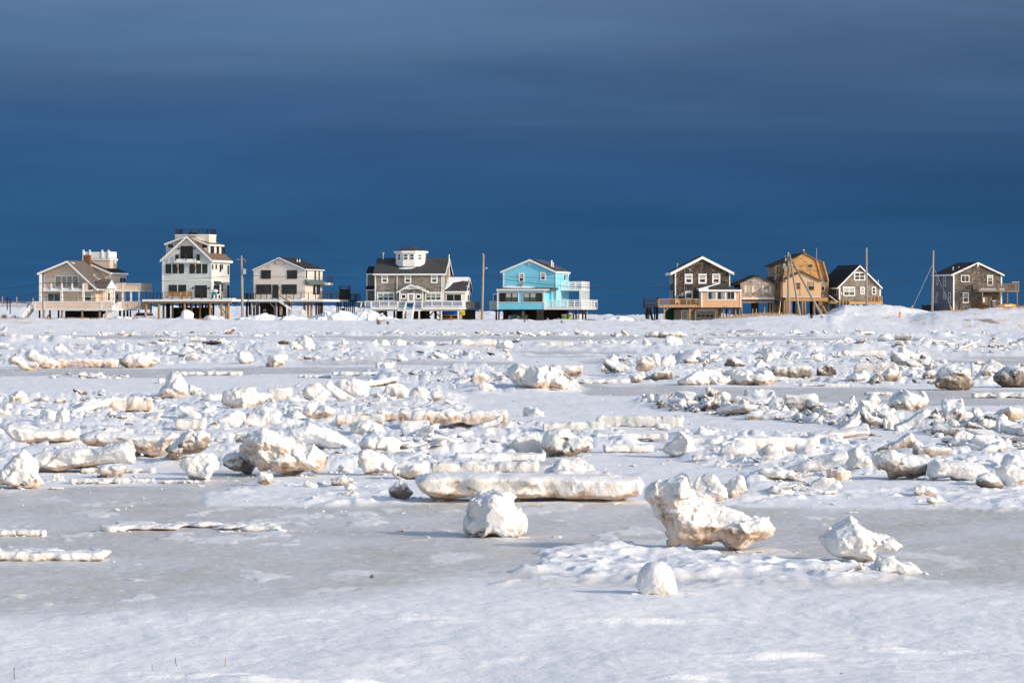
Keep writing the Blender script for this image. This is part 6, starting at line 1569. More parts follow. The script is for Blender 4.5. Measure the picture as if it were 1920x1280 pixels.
    MB().poly([(ur0 + .01, rw - .25, zre), (ur0 + .01, rw + 3.6, zrr), (ur0 + .01, rw + 7.2, zre), (ur0 + .01, rw + 7.2, zre - .16), (ur0 + .01, rw + 3.6, zrr - .18), (ur0 + .01, rw - .25, zre - .16)], (ur1 - ur0 + .2, 0, 0)).build('wing_roof', 'roof_grey', h.root)
    for (a, b) in (((rw - .25, zre), (rw + 3.6, zrr)), ((rw + 3.6, zrr), (rw + 7.2, zre))):
        MB().poly([(ur1 + .215, a[0], a[1] - .02), (ur1 + .215, b[0], b[1] - .02), (ur1 + .215, b[0], b[1] - .26), (ur1 + .215, a[0], a[1] - .26)], (.05, 0, 0)).build('rake_board', 'white_trim', h.root)
    h.box('wing_fascia', ur0, ur1 + .2, rw - .32, rw - .255, zre - .22, zre - .01, 'white_trim')
    s2 = (zrr - zre) / 3.85
    def onw(u, w): return Vector((u, w, zre + s2 * (w - rw + .25)))
    w9 = rw + 3.5
    MB().poly([onw(.05, rw + .2), onw(.5, rw + .9), onw(1.0, rw + 2.2), onw(2.2, rw + 2.6), onw(3.3, rw + 2.5), onw(ur1 + .1, rw + 2.9), onw(ur1 + .15, w9), onw(.05, w9)], (0, -.03, .14)).build('snow_patch', 'pure_snow', h.root)
    h.win(1330, 760, 1548, 864, rw, 2, 1, 'white_trim', .08, 'glass_black'); 
    h.swin(1612, 640, 1660, 722, ur1, 1, 1, pane='glass_green', inside=(.4, 'blind')); h.swin(1625, 768, 1652, 862, ur1, 1, 1, pane='glass_green'); h.swin(1660, 768, 1682, 862, ur1, 1, 1, pane='glass_green')
    h.box('side_deck', ur1 + .02, ur1 + 1.2, rw + 1, rw + 8, h.p(1600, 970, rw).z, h.p(1600, 868, rw).z, 'grey_siding')
    # deck, white railing, floor boards
    dw = -3.0
    zf = h.p(800, 950, dw).z; a = h.p(172, 950, dw); b = h.p(640, 950, dw); c = h.p(985, 950, dw); e = h.p(1555, 950, dw); hh = h.p(800, 864, dw).z - zf
    h.box('deck', a.x, e.x, -2.2, 8.5, zf - .3, zf - .02, 'white_trim'); h.box('deck', h.p(265, 950, dw).x, b.x, dw, -2.2, zf - .3, zf, 'white_trim'); h.box('deck', c.x, e.x, dw, -2.2, zf - .3, zf, 'white_trim')
    h.rect('deck_fascia', 165, 955, 640, 1000, -2.0, -1.9, 'white_siding'); h.rect('deck_fascia', 985, 965, 1555, 1000, -2.0, -1.9, 'white_siding')
    h.rail((h.p(265, 950, dw).x, dw + .1, zf), (b.x, dw + .1, zf), hh, 'white_trim', post=.14, n=3, bal=.15, top=.1); h.rail((c.x, dw + .1, zf), (e.x, dw + .1, zf), hh, 'white_trim', post=.14, n=4, bal=.15, top=.1)
    h.rail((a.x, -2.1, zf), (h.p(265, 950, dw).x, -2.1, zf), hh, 'white_trim', post=.14, n=1, bal=.15, top=.1); h.rail((e.x, dw + .15, zf), (e.x, .5, zf), hh, 'white_trim', post=.14, n=2, bal=.15, top=.1)
    h.rail((b.x, -2.2, zf), (h.p(765, 950, -2.2).x, -2.2, zf), hh, 'white_trim', post=.12, n=1, bal=.15, top=.1); h.rail((h.p(885, 950, -2.2).x, -2.2, zf), (c.x, -2.2, zf), hh, 'white_trim', post=.12, n=1, bal=.15, top=.1)
    h.box('snow_patch', h.p(400, 950, dw).x, h.p(615, 950, dw).x, dw + .3, -.8, zf - .01, zf + .35, 'pure_snow'); h.box('snow_patch', c.x + .5, e.x - .5, dw + .3, -.3, zf - .01, zf + .3, 'pure_snow')
    t = h.p(765, 935, -2.2); q_ = h.p(722, 1130, -5.6); wd = h.p(885, 950, -2.2).x - t.x
    h.stairs((t.x, -2.2, zf - .05), (t.x, -5.4, q_.z + .1), wd, 9, 'white_trim', 'u', 'white_trim', .95, True)
    h.posts('deck_post', (620, 948, 1262, 1500), 1000, 1150, dw + .2, .2, 'white_trim')
    h.piles((420, 600, 700, 900, 1050, 1250, 1420), 1000, 0, .17, 'dark_wood'); h.piles((350, 480, 660, 1180, 1330, 1480, 1560, 1600, 1640), 1000, 4, .2, 'dark_wood')
    h.F('under_wall_or_shade', [(870, 1150), (870, 1000), (1065, 1000), (1065, 1150)], 4.5, 7, 'dark_board'); h.F('under_wall_or_shade', [(620, 1150), (620, 1000), (735, 1000), (735, 1150)], 4.5, 7, 'dark_board'); h.F('under_wall_or_shade', [(1250, 1150), (1250, 1000), (1500, 1000), (1500, 1150)], 5.5, 7, 'dark_board'); h.F('under_wall_or_shade', [(1560, 1120), (1560, 985), (1690, 985), (1690, 1120)], 3.5, 8, 'dark_board'); h.F('under_wall_or_shade', [(330, 1040), (330, 1000), (470, 1000), (470, 1060)], 2, 3, 'grey_paint')  # dark blocks added so the gaps below the deck look shaded
    h.beam('brace', h.p(1060, 1100, 2), h.p(1150, 1010, 2), .16, 'dark_wood'); h.beam('brace', h.p(1150, 1010, 2), h.p(1245, 1080, 2), .16, 'dark_wood'); h.beam('brace', h.p(1010, 1020, 2), h.p(1110, 1105, 2), .14, 'dark_wood')
    # little side stair at the left end
    h.rect('stair_box', 76, 872, 165, 955, 1.0, 2.2, 'grey_siding'); h.rect('stair_cap', 72, 865, 172, 874, .9, 2.3, 'white_trim'); h.beam('stair_railing', h.p(138, 875, .8), h.p(105, 1040, .8), .2, 'white_trim')
    # kayaks on a rack below the deck
    P = h.root.matrix_basis
    for k, (x0, x1, y, mt, lab) in enumerate(((1285, 1522, 1035, 'blue_plastic', 'long blue kayak stored on the rack under the right deck of the cupola house'),)):
        a = h.p(x0, y, -1.0); b = h.p(x1, y, -1.0); e_ = empty('kayak', P @ Vector(((a.x + b.x) / 2, -1.0, a.z)), h.r); tag(e_, lab, 'kayak')
        Lh = (b.x - a.x) / 2
        MB().ell((0, 0, 0), (Lh, .35, .24), 14, 8).build('hull', mt, e_, True); MB().box(-Lh * .9, Lh * .9, -.2, .2, .05, .26).build('deck', mt, e_); MB().box(-.5, .3, -.22, .22, .262, .30).build('cockpit_rim', 'black_metal', e_)
        MB().box(-Lh * .95, Lh * .95, -.30, -.26, -.32, -.25).build('rub_rail', 'white_plastic', e_)
    a = h.p(1552, 1028, -.6); e_ = empty('yellow_inflatable', P @ Vector((a.x, -.6, a.z)), h.r); tag(e_, 'yellow inflatable with a dark red swirl hung at the right end of the kayak rack', 'inflatable')
    MB().box(-.35, .42, 0, .12, -.35, .38).build('panel', 'yellow_bright', e_)
    m = MB()
    for k in range(14):
        t0 = k * .45; t1 = t0 + .45; r0 = .05 + k * .018; r1 = r0 + .018
        m.beam((r0 * math.cos(t0), -.02, r0 * math.sin(t0)), (r1 * math.cos(t1), -.02, r1 * math.sin(t1)), .05)
    m.build('swirl', 'rust_brick', e_)
    a = h.p(1400, 1085, -1.0); e_ = empty('kayak_rack', P @ Vector((a.x, -1.0, a.z)), h.r); tag(e_, 'low wooden kayak rack under the right deck of the cupola house', 'rack')
    MB().box(-1.6, 1.6, -.35, -.25, .18, .28).build('rail', 'deck_wood', e_); MB().box(-1.6, 1.6, .25, .35, .18, .28).build('rail', 'deck_wood', e_); MB().box(-1.6, 1.6, -.34, -.26, -.25, -.17).build('rail', 'deck_wood', e_)
    for u in (-1.55, 0, 1.55): MB().box(u - .05, u + .05, -.3, .3, -.6, .18).build('upright', 'deck_wood', e_)
house_cupola()
def house_blue():
    h = House('blue_house', 'bright blue house with white slatted decks and solar panels on the roof', 1300, -13, Z5)
    M_ = 'blue_siding'
    h.F('wall', [(508, 962), (508, 388), (903, 218), (1300, 398), (1300, 962)], 0, 9.3, M_)
    h.gable((465, 388), (903, 204), (1306, 388), 0, 9.3, 'roof_taupe', ov=.3, board=.26)
    A, B, C = h.p(465, 388, -.3), h.p(903, 204, -.3), h.p(1306, 388, -.3)
    dv = (C - B)
    for i in range(2):
        for j in range(5):
            t0 = .08 + i * .43; t1 = t0 + .40; w0 = .6 + j * 1.55; w1 = w0 + 1.48
            p0 = B + dv * t0; p1 = B + dv * t1; up = Vector((.03, 0, .10))
            MB().poly([Vector((p0.x, w0, p0.z)) + up, Vector((p1.x, w0, p1.z)) + up, Vector((p1.x, w1, p1.z)) + up, Vector((p0.x, w1, p0.z)) + up], (.015, 0, .04)).build('solar_panel', 'solar', h.root)
    v = h.win(883, 238, 925, 292, 0, 1, 5, 'white_trim', .09, 'rust_brick', part='attic_vent')
    h.win(740, 416, 824, 552, 0, 1, 2, fw=.22, inside=(.45, 'blind')); h.win(1063, 406, 1147, 524, 0, 1, 2, fw=.22, inside=(.35, 'blind'))
    for X in (512, 1297): h.rect('corner_board', X - 9, 398, X + 9, 640, -.06, -.003, 'white_trim')
    for X, Y0, Y1, w, r_, mt in ((1232, 330, 234, 2.8, .12, 'white_trim'), (1256, 335, 268, 3.2, .1, 'cream_trim')):
        a = h.p(X, Y0, w); b = h.p(X, Y1, w); MB().tube((a.x, w, a.z - .8), (a.x, w, b.z), r_).build('chimney_pipe', mt, h.root); MB().tube((a.x, w, b.z), (a.x, w, b.z + .1), r_ * 1.4).build('chimney_cap', mt, h.root)
    h.rect('utility_box', 768, 566, 806, 598, -.3, -.05, 'grey_paint'); h.rect('utility_mast', 778, 598, 786, 632, -.2, -.1, 'steel')
    # lower front room
    fw_ = -3.0; zt = h.p(700, 678, fw_).z
    h.F('front_room_wall', [(430, 962), (430, 678), (1128, 678), (1128, 962)], fw_, -.01, M_)
    a = h.p(404, 652, fw_ - .3); b = h.p(1236, 652, fw_ - .3); zr = h.p(700, 636, 0).z
    MB().poly([(a.x, fw_ - .3, a.z), (a.x + .3, -.02, zr), (a.x + .3, -.02, zr - .3), (a.x, fw_ - .3, a.z - .12)], (b.x - a.x, 0, 0)).build('front_room_roof', 'roof_grey', h.root)
    h.rect('front_fascia', 406, 655, 1200, 677, fw_ - .36, fw_ - .305, 'white_trim')
    MB().poly([h.p(520, 634, -.1) + Vector((0, -.5, 0)), h.p(560, 612, -.1), h.p(850, 615, -.1), h.p(985, 630, -.1), h.p(860, 636, -.1) + Vector((0, -.9, -.1))], (0, .06, .05)).build('snow_patch', 'pure_snow', h.root)
    for x0, x1 in ((436, 743), (801, 1113)):
        f = h.win(x0, 698, x1, 856, fw_, 1, 1, 'white_trim', .13, 'glass'); 
        for k in range(3):
            xa = x0 + 12 + (x1 - x0 - 24) * k / 3; xb = xa + (x1 - x0 - 24) / 3
            pn = ('glass_black', 'glass_green', 'glass_green') if x0 < 500 else ('glass_green', 'glass_green', 'glass')
            s_ = h.win(xa, 710, xb, 846, fw_ - .03, 1, 1, 'bronze_metal', .06, pn[k], inside=(.5, 'blind') if pn[k] == 'glass_green' else None, part='sash')
    for X in (424, 1124): h.rect('corner_board', X - 9, 678, X + 9, 964, fw_ - .06, fw_ - .003, 'white_trim')
    h.win(1150, 702, 1172, 820, -.01 - 0.0, 1, 1, 'white_trim', .06, 'glass', part='door')
    for X in (1240, 1305): h.rect('corner_board', X - 8, 655, X + 8, 815, -.06, -.003, 'white_trim')
    h.rect('floor_skirt', 430, 960, 1125, 968, fw_ - .02, 8, 'black_metal')
    for x0, x1 in ((1318, 1330), (1356, 1368)): h.swin(x0, 705, x1, 815, 0, 1, 1, fw=.05, pane='blind')
    h.swin(1415, 430, 1440, 535, 0, 1, 1, fw=.1); c = h.q(1440, 450, 0); MB().ell((.45, c.y, c.z), (.12, .3, .3)).build('satellite_dish', 'cream_trim', h.root, True); h.beam('dish_arm', (0, c.y, c.z - .3), (.4, c.y, c.z), .05, 'steel')
    # decks at the right
    P0 = h.q(1392, 680, 0)
    u1 = h.p(1752, 600, 5.5).x
    zf = h.p(1500, 654, 5.5).z; zb = h.p(1500, 680, 5.5).z; w0 = 3.2; w1 = 9.0
    x_l = .02
    h.box('upper_deck', x_l, u1 - .2, w0, w1, zb, zf, 'white_trim'); hh = h.p(1500, 548, w0).z - h.p(1500, 654, w0).z
    h.rail((x_l + .1, w0 + .05, zf), (u1 - .25, w0 + .05, zf), hh, 'white_trim', post=.13, n=3, slats=3, top=.1); h.rail((u1 - .25, w0 + .1, zf), (u1 - .25, w1, zf), hh, 'white_trim', post=.13, n=3, slats=3, top=.1)
    h.rail((x_l + .1, w1, zf), (u1 - .25, w1, zf), hh, 'white_trim', post=.13, n=3, slats=3, top=.1)
    zl = h.p(1400, 936, fw_).z; zlb = h.p(1400, 962, fw_).z; ul = h.p(1128, 940, fw_).x + .02; ur = h.p(1690, 940, fw_).x
    h.box('lower_deck', ul, ur, fw_ + .02, -.02, zlb, zl, 'white_trim'); h.box('lower_deck', .05, ur - .01, 0, w1, zlb + .02, zl - .01, 'white_trim')
    hh2 = h.p(1400, 820, fw_).z - zl
    h.rail((ul + .1, fw_ + .1, zl), (ur - .1, fw_ + .1, zl), hh2, 'white_trim', post=.13, n=5, slats=3, top=.1); h.rail((ur - .1, fw_ + .15, zl), (ur - .1, w1, zl), hh2, 'white_trim', post=.13, n=5, slats=3, top=.1)
    for u in (u1 - .3, ur - 1.6):
        for w in (w0 + .1, w0 + 2, w0 + 4, w1 - .1): MB().box(u - .09, u + .09, w - .09, w + .09, zl, zb).build('deck_post', 'white_trim', h.root)
    h.box('snow_patch', ul + .5, ur - .5, fw_ + .4, -.4, zl, zl + .2, 'pure_snow')
    # small deck and shed at the left
    a = h.p(300, 940, 1.5); b = h.p(412, 940, 1.5); h.box('side_deck', a.x, b.x, 1.5, 4.5, h.p(300, 960, 1.5).z, a.z, 'white_trim'); hh3 = h.p(300, 840, 1.5).z - a.z
    h.rail((a.x + .06, 1.56, a.z), (b.x, 1.56, a.z), hh3, 'white_trim', post=.12, n=1, slats=4, top=.1); h.rail((a.x + .06, 1.6, a.z), (a.x + .06, 4.4, a.z), hh3, 'white_trim', post=.12, n=2, slats=4, top=.1)
    h.rect('side_room_wall', 366, 738, 505, 962, 3.0, 6.0, 'deep_blue'); h.rect('side_room_trim', 352, 722, 505, 738, 2.7, 6.2, 'white_trim'); h.rect('corner_board', 354, 738, 366, 836, 2.95, 3.05, 'white_trim')
    # ground level under the house
    gw = 1.2
    h.rect('under_wall_or_shade', 505, 968, 610, 1165, gw, 6, 'dark_board'); h.rect('under_wall_or_shade', 870, 968, 1010, 1165, gw, 1.4, 'dark_board'); h.rect('under_wall_or_shade', 1112, 968, 1330, 1165, gw, 1.4, 'dark_board')
    h.rect('under_wall_or_shade', 600, 968, 900, 1165, 6.5, 6.7, 'grey_paint'); h.rect('under_wall_or_shade', 1330, 968, 1490, 1120, 5, 5.2, 'dark_board')
    d = h.rect('door', 1010, 972, 1113, 1160, gw - .05, gw + .1, 'grey_paint')
    # anchor emblem on the door
    ca = h.p(1060, 1090, gw - .07); m = MB(); X0, Zc = ca.x, ca.z
    m.beam((X0, gw - .07, Zc - .22), (X0, gw - .07, Zc + .22), .05, .02); m.beam((X0 - .12, gw - .07, Zc + .14), (X0 + .12, gw - .07, Zc + .14), .04, .02)
    for k in range(6):
        t0 = math.pi * (1 + k / 6); t1 = math.pi * (1 + (k + 1) / 6)
        m.beam((X0 + .22 * math.cos(t0), gw - .07, Zc - .02 + .22 * math.sin(t0)), (X0 + .22 * math.cos(t1), gw - .07, Zc - .02 + .22 * math.sin(t1)), .05, .02)
    for k in range(8):
        t0 = math.pi * k / 4; t1 = math.pi * (k + 1) / 4
        m.beam((X0 + .06 * math.cos(t0), gw - .07, Zc + .27 + .06 * math.sin(t0)), (X0 + .06 * math.cos(t1), gw - .07, Zc + .27 + .06 * math.sin(t1)), .03, .02)
    m.build('anchor_emblem', 'black_metal', d)
    for Y in (1012, 1022): h.rect('door_plate', 1047, Y, 1072, Y + 6, gw - .07, gw - .052, 'bronze_metal', d)
    h.piles((445, 1480, 1560), 966, fw_ + .4, .12, 'dark_wood'); h.piles((405, 1600, 1665), 966, 2, .13, 'dark_wood'); h.piles((1560, 1700, 1745), 966, 4, .13, 'dark_wood')
    h.beam('rear_stair', h.p(1752, 870, 7), h.p(1772, 1050, 7), .14, 'white_trim')
    P = h.root.matrix_basis
    # jeep parked under the house
    c = h.p(672, 1162, -1.2); e = empty('parked_jeep', P @ Vector((c.x, -1.2, c.z)), h.r); tag(e, 'grey-blue jeep facing us parked under the bright blue house', 'jeep')
    MB().box(-.92, .92, -.1, 3.6, .55, 1.12).build('body', 'jeep_paint', e); MB().poly([(-.86, .1, 1.122), (.86, .1, 1.122), (.80, 1.2, 1.25), (-.80, 1.2, 1.25)], (0, 0, .03)).build('hood', 'jeep_paint', e)
    MB().poly([(-.82, 1.25, 1.16), (.82, 1.25, 1.16), (.72, 1.6, 1.82), (-.72, 1.6, 1.82)], (0, .05, 0)).build('windscreen', 'glass_green', e)
    MB().box(-.78, .78, 1.62, 3.5, 1.83, 1.9).build('roof', 'black_metal', e); MB().box(-.80, .80, 1.7, 3.5, 1.13, 1.82).build('cabin', 'glass_black', e)
    g = MB().box(-.55, .55, -.14, -.102, .66, 1.08).build('grille', 'jeep_paint', e)
    for k in range(7): MB().box(-.42 + k * .14 - .04, -.42 + k * .14 + .04, -.155, -.142, .70, 1.04).build('grille_slot', 'glass_black', g)
    for sx in (-1, 1):
        MB().tube((sx * .68, -.16, .90), (sx * .68, -.1, .90), .13, n=12).build('headlight', 'white_plastic', e); MB().box(sx * .78 - .2, sx * .78 + .24 * 1, -.2, .7, 1.0, 1.08).build('fender', 'rubber', e)
        for w_ in (.35, 2.8):
            MB().tube((sx * .78 - .13, w_, .36), (sx * .78 + .13, w_, .36), .38, n=14).build('wheel', 'rubber', e)
    MB().box(-.85, .85, -.35, -.15, .45, .62).build('bumper', 'rubber', e); MB().box(-.16, .16, -.37, -.352, .48, .60).build('licence_plate', 'white_plastic', e)
    # trailer-like gear beside it
    c = h.p(815, 1160, -.6); e = empty('storage_bin', P @ Vector((c.x, -.6, c.z)), h.r); tag(e, 'snow-dusted grey storage bin right of the jeep under the bright blue house', 'bin')
    MB().box(-.4, .5, 0, .8, .0, 1.1).build('body', 'grey_paint', e); MB().box(-.45, .55, -.05, .85, 1.1, 1.2).build('lid', 'grey_wood', e)
    # boat seen end-on
    c = h.p(1430, 1128, -1.0); e = empty('small_boat', P @ Vector((c.x, -1.0, c.z)), h.r); tag(e, 'small green and white boat end-on under the deck of the bright blue house', 'boat')
    MB().poly([(-.55, 0, .95), (-.45, 0, .25), (0, 0, .0), (.45, 0, .25), (.55, 0, .95)], (0, 2.6, 0)).build('hull', 'green_plastic', e); MB().poly([(-.36, -.04, .97), (-.02, -.04, .10), (.36, -.04, .97)], (0, .035, 0)).build('bow_stripe', 'cream_trim', e)
    MB().poly([(-.1, -.05, .45), (0, -.05, .3), (.1, -.05, .45), (0, -.05, .6)], (0, -.01, 0)).build('bow_mark', 'black_metal', e)
    for sx in (-.4, .4): MB().box(sx - .05, sx + .05, .3, .4, -.35, .4).build('trestle_leg', 'dark_wood', e)
    for X, lab, mt, s_ in ((1175, 'white fuel can by the dark wall right of the anchor door', 'white_plastic', .28), (1335, 'tan crate left of the small green boat', 'deck_wood', .3), (1600, 'brown crate under the right deck of the bright blue house', 'pile_wood', .28), (1655, 'pale barrel at the right end under the bright blue house', 'cream_trim', .26)):
        c = h.p(X, 1140 if X < 1500 else 1100, -1.5); ct = 'barrel' if 'barrel' in lab else ('fuel can' if 'can' in lab else 'crate'); e = empty({'crate': 'storage_crate', 'barrel': 'barrel', 'fuel can': 'fuel_can'}[ct], P @ Vector((c.x, -1.5, c.z - .1)), h.r); tag(e, lab, ct)
        if 'barrel' in lab: MB().tube((0, 0, 0), (0, 0, .8), s_, n=10).build('drum', mt, e)
        else:
            MB().box(-s_ / 2, s_ / 2, 0, s_, 0, s_ * 2).build('body', mt, e); MB().box(-s_ / 2 - .02, s_ / 2 + .02, -.02, s_ + .02, s_ * 2, s_ * 2 + .05).build('lid', mt, e)
    c = at(933, 606, 470); e = empty('traffic_cone', (c.x, c.y, c.z)); tag(e, 'orange traffic cone with a white band left of the jeep', 'traffic cone')
    MB().box(-.2, .2, -.2, .2, 0, .05).build('base', 'orange_plastic', e); MB().tube((0, 0, .05), (0, 0, .35), .15, .10, 12).build('cone', 'orange_plastic', e); MB().tube((0, 0, .35), (0, 0, .5), .10, .07, 12).build('band', 'white_plastic', e); MB().tube((0, 0, .5), (0, 0, .72), .07, .03, 12).build('tip', 'orange_plastic', e)
house_blue()

def house_dark():
    h = House('dark_shingle_house', 'dark shingled house with an orange sunroom and a garage below', 600, 2, Z6)
    M_ = 'dark_shingle'
    h.F('wall', [(605, 962), (605, 400), (1018, 190), (1432, 402), (1432, 935)], 0, 8.4, M_)
    h.gable((540, 402), (1018, 158), (1492, 402), 0, 8.4, 'roof_black', ov=.35, board=.42)
    for x0, x1 in ((753, 870), (955, 1080), (1161, 1284)): h.win(x0, 426, x1, 576, 0, 1, 2, fw=.26, inside=(.5, 'blind'))
    h.win(753, 686, 872, 805, 0, 1, 1, fw=.2, inside=(.3, 'blind'))
    for X in (612, 1425): h.rect('corner_board', X - 9, 410, X + 9, 800 if X < 700 else 620, -.06, -.003, 'white_trim')
    h.rect('downspout', 744, 340, 750, 690, -.09, -.01, 'grey_paint')
    for X0, Y0, X1, Y1 in ((697, 712, 733, 765), (668, 728, 688, 760), (640, 745, 655, 795), (604, 752, 625, 792)): h.rect('meter_box', X0, Y0, X1, Y1, -.2, -.01, 'grey_paint')
    h.rect('security_light', 822, 356, 840, 368, -.15, -.01, 'white_plastic')
    a = h.p(640, 330, 4.0); MB().tube((a.x, 4.0, a.z - .6), (a.x, 4.0, h.p(640, 270, 4).z), .1).build('flue', 'steel', h.root)
    for x0, y0, x1, y1 in ((533, 445, 545, 575), (555, 440, 573, 570), (533, 690, 545, 795), (555, 680, 573, 795)): h.swin(x0, y0, x1, y1, 0, 1, 1, fw=.08, pane='glass_green')
    # sunroom
    sw = -3.2
    zt = h.p(1300, 668, sw).z; zb = h.p(1300, 930, sw).z; a = h.p(1000, 700, sw); b = h.p(1598, 700, sw)
    h.box('sunroom_wall', a.x, b.x, sw, -.01, zb, zt, 'peach_siding')
    h.rect('sunroom_fascia', 962, 664, 1614, 690, sw - .36, sw - .3, 'white_trim')
    for X in (1006, 1592): h.rect('corner_board', X - 9, 690, X + 9, 932, sw - .06, sw - .003, 'white_trim')
    MB().box(a.x - .05, a.x - .003, sw, -.02, zb, zt).build('corner_board', 'white_trim', h.root)
    f = h.rect('window_surround', 1080, 694, 1519, 824, sw - .05, sw - .003, 'white_trim')
    for x0, x1 in ((1098, 1218), (1237, 1358), (1380, 1500)): h.win(x0, 692 + 3, x1, 812, sw - .05, 2, 1, 'white_trim', .06, 'glass', inside=None)
    for x0, x1 in ((1166, 1208), (1308, 1348)): h.rect('curtain', x0, 702, x1, 806, sw - .085, sw - .078, 'curtain')
    e0, e1 = h.p(960, 664, sw - .35), h.p(1614, 664, sw - .35); zr = h.p(1265, 578, -1.0).z; ux = h.p(1265, 578, -1.0).x
    m = MB(); m.v = [(e0.x, sw - .35, e0.z), (e1.x, sw - .35, e0.z), (e1.x, -.01, e0.z), (e0.x, -.01, e0.z), (ux, -1.2, zr), (ux, -.02, zr)]
    m.f = [(0, 1, 4), (1, 2, 5, 4), (3, 0, 4, 5), (2, 3, 5), (0, 3, 2, 1)]; m.build('sunroom_roof', 'roof_grey', h.root)
    m = MB(); v = [Vector(x) for x in m.v]; A_ = Vector((e0.x, sw - .35, e0.z)); B_ = Vector((ux, -1.2, zr)); C_ = Vector((e0.x, -.01, e0.z)); D_ = Vector((ux, -.05, zr))
    MB().poly([A_ + Vector((.0, 0, .02)), A_.lerp(B_, .98), D_, C_], (-.03, -.03, .10)).build('snow_patch', 'pure_snow', h.root)
    E_ = Vector((h.p(1110, 664, sw - .35).x, sw - .35, e0.z))
    MB().poly([A_, E_, A_.lerp(B_, .45)], (0, -.02, .08)).build('snow_patch', 'pure_snow', h.root)
    # wooden deck
    a = h.p(360, 903, sw); b = h.p(990, 903, sw); zf = a.z; zd = h.p(360, 930, sw).z; hh = h.p(360, 805, sw).z - zf
    h.box('deck', a.x, b.x, sw + .05, -.02, zd + .04, zf - .02, 'grey_wood'); h.box('deck_fascia', a.x, b.x, sw, sw + .045, zd, zf, 'deck_wood')
    h.rail((a.x + .06, sw + .08, zf), (b.x - .06, sw + .08, zf), hh, 'deck_wood', post=.13, n=2, bal=.16, top=.08); h.rail((a.x + .06, sw + .12, zf), (a.x + .06, -.1, zf), hh, 'grey_wood', n=3, bal=.2)
    h.box('snow_patch', a.x + .8, b.x - .5, sw + .4, -.5, zf - .01, zf + .12, 'pure_snow')
    h.box('deck', a.x, .05, 0, 5.0, zd + .04, zf - .02, 'grey_wood')
    h.posts('deck_post', (447, 828), 945, 1145, sw + .2, .2, 'deck_wood'); h.beam('brace', h.p(452, 992, sw + .2), h.p(500, 945, sw + .2), .1, 'deck_wood'); h.beam('brace', h.p(835, 992, sw + .2), h.p(885, 945, sw + .2), .1, 'deck_wood')
    # rear stair tower
    u = h.p(150, 900, 1.0).x; v = h.p(330, 900, 1.0).x; zq = h.p(200, 925, 1.0).z
    h.box('stair_platform', u, v, 1.0, 3.4, zq - .1, zq + .1, 'dark_wood'); h.rail((u, 1.05, zq), (v, 1.05, zq), 1.35, 'dark_wood', n=4, bal=.0, slats=2); h.rail((u, 1.1, zq), (u, 3.3, zq), 1.35, 'dark_wood', n=3, slats=5)
    h.piles((170, 212, 325, 345), 930, 1.1, .1, 'dark_wood'); h.piles((190, 300), 930, 3.2, .1, 'dark_wood')
    h.stairs(h.p(225, 935, 1.6), h.p(275, 1130, 1.6), 1.0, 8, 'dark_wood', 'w')
    c = h.p(350, 795, 1.0); MB().ell((c.x, 1.6, c.z), (.3, .3, .14)).build('snow_patch', 'dark_wood', h.root, True)
    # level below
    g = -.4; zt = h.p(800, 945, g).z
    h.rect('under_wall_or_shade', 460, 950, 593, 1150, .6, 3.5, 'dark_green'); h.rect('under_wall_or_shade', 596, 962, 905, 1150, g, 6, 'taupe_siding'); h.rect('under_wall_or_shade', 905, 950, 1225, 1150, g + .05, 6, 'cream_siding')
    h.rect('under_wall_or_shade', 1225, 950, 1300, 1150, g + .6, 4, 'taupe_siding')
    d = h.rect('door', 697, 972, 806, 1150, g - .06, g - .003, 'white_trim'); h.rect('door_panel', 708, 982, 795, 1150, g - .075, g - .062, 'grey_paint', d)
    d = h.rect('garage_door', 905, 972, 1216, 1142, g - .05, g + .04, 'white_trim'); h.rect('garage_panel', 922, 985, 1200, 1142, g - .07, g - .052, 'grey_paint', d)
    for x0 in (937, 1003, 1069, 1134): h.rect('pane', x0, 1040, x0 + 47, 1073, g - .085, g - .072, 'glass_black', d)
    h.piles((1232, 1330, 1420, 1510, 1570), 935, sw + .6, .12, 'pile_wood'); h.piles((1280, 1380, 1490, 1550), 935, .5, .12, 'dark_wood')
    h.rect('under_beam', 1000, 931, 1600, 942, sw + .3, sw + .6, 'dark_wood')
    P = h.root.matrix_basis; 
    c = h.p(400, 1145, -2.0); e = empty('post_lantern', P @ Vector((c.x, -2.0, c.z)), 0); tag(e, 'small white post lantern left of the green panel under the dark shingled house', 'lantern')
    MB().tube((0, 0, 0), (0, 0, .45), .08, .08).build('post', 'cream_trim', e); MB().ell((0, 0, .6), (.14, .14, .18)).build('globe', 'white_plastic', e, True)
    for k, (X, lab) in enumerate(((638, 'white plastic deck chair beside the house wall on the orange wooden deck'), (945, 'white plastic deck chair next to the sunroom on the orange wooden deck'))):
        c = h.p(X, 895, sw + 1.4); e = empty('deck_chair', P @ Vector((c.x, sw + 1.4, zf + .12)), h.r + .4 * k); tag(e, lab, 'chair', 'white deck chairs')
        MB().box(-.26, .26, -.25, .25, .38, .44).build('seat', 'white_plastic', e); MB().poly([(-.26, .22, .44), (.26, .22, .44), (.24, .38, .95), (-.24, .38, .95)], (0, .03, 0)).build('backrest', 'white_plastic', e)
        for sx in (-.23, .23):
            for sy in (-.22, .22): MB().box(sx - .03, sx + .03, sy - .03, sy + .03, 0, .38).build('leg', 'white_plastic', e)
    c = h.p(810, 895, sw + 1.4); e = empty('deck_table', P @ Vector((c.x, sw + 1.4, zf + .12)), h.r); tag(e, 'white deck table in the middle of the orange wooden deck', 'table')
    MB().tube((0, 0, .68), (0, 0, .73), .55, n=14).build('table_top', 'white_plastic', e)
    for sx in (-.3, .3):
        for sy in (-.3, .3): MB().box(sx - .03, sx + .03, sy - .03, sy + .03, 0, .68).build('leg', 'white_plastic', e)
house_dark()

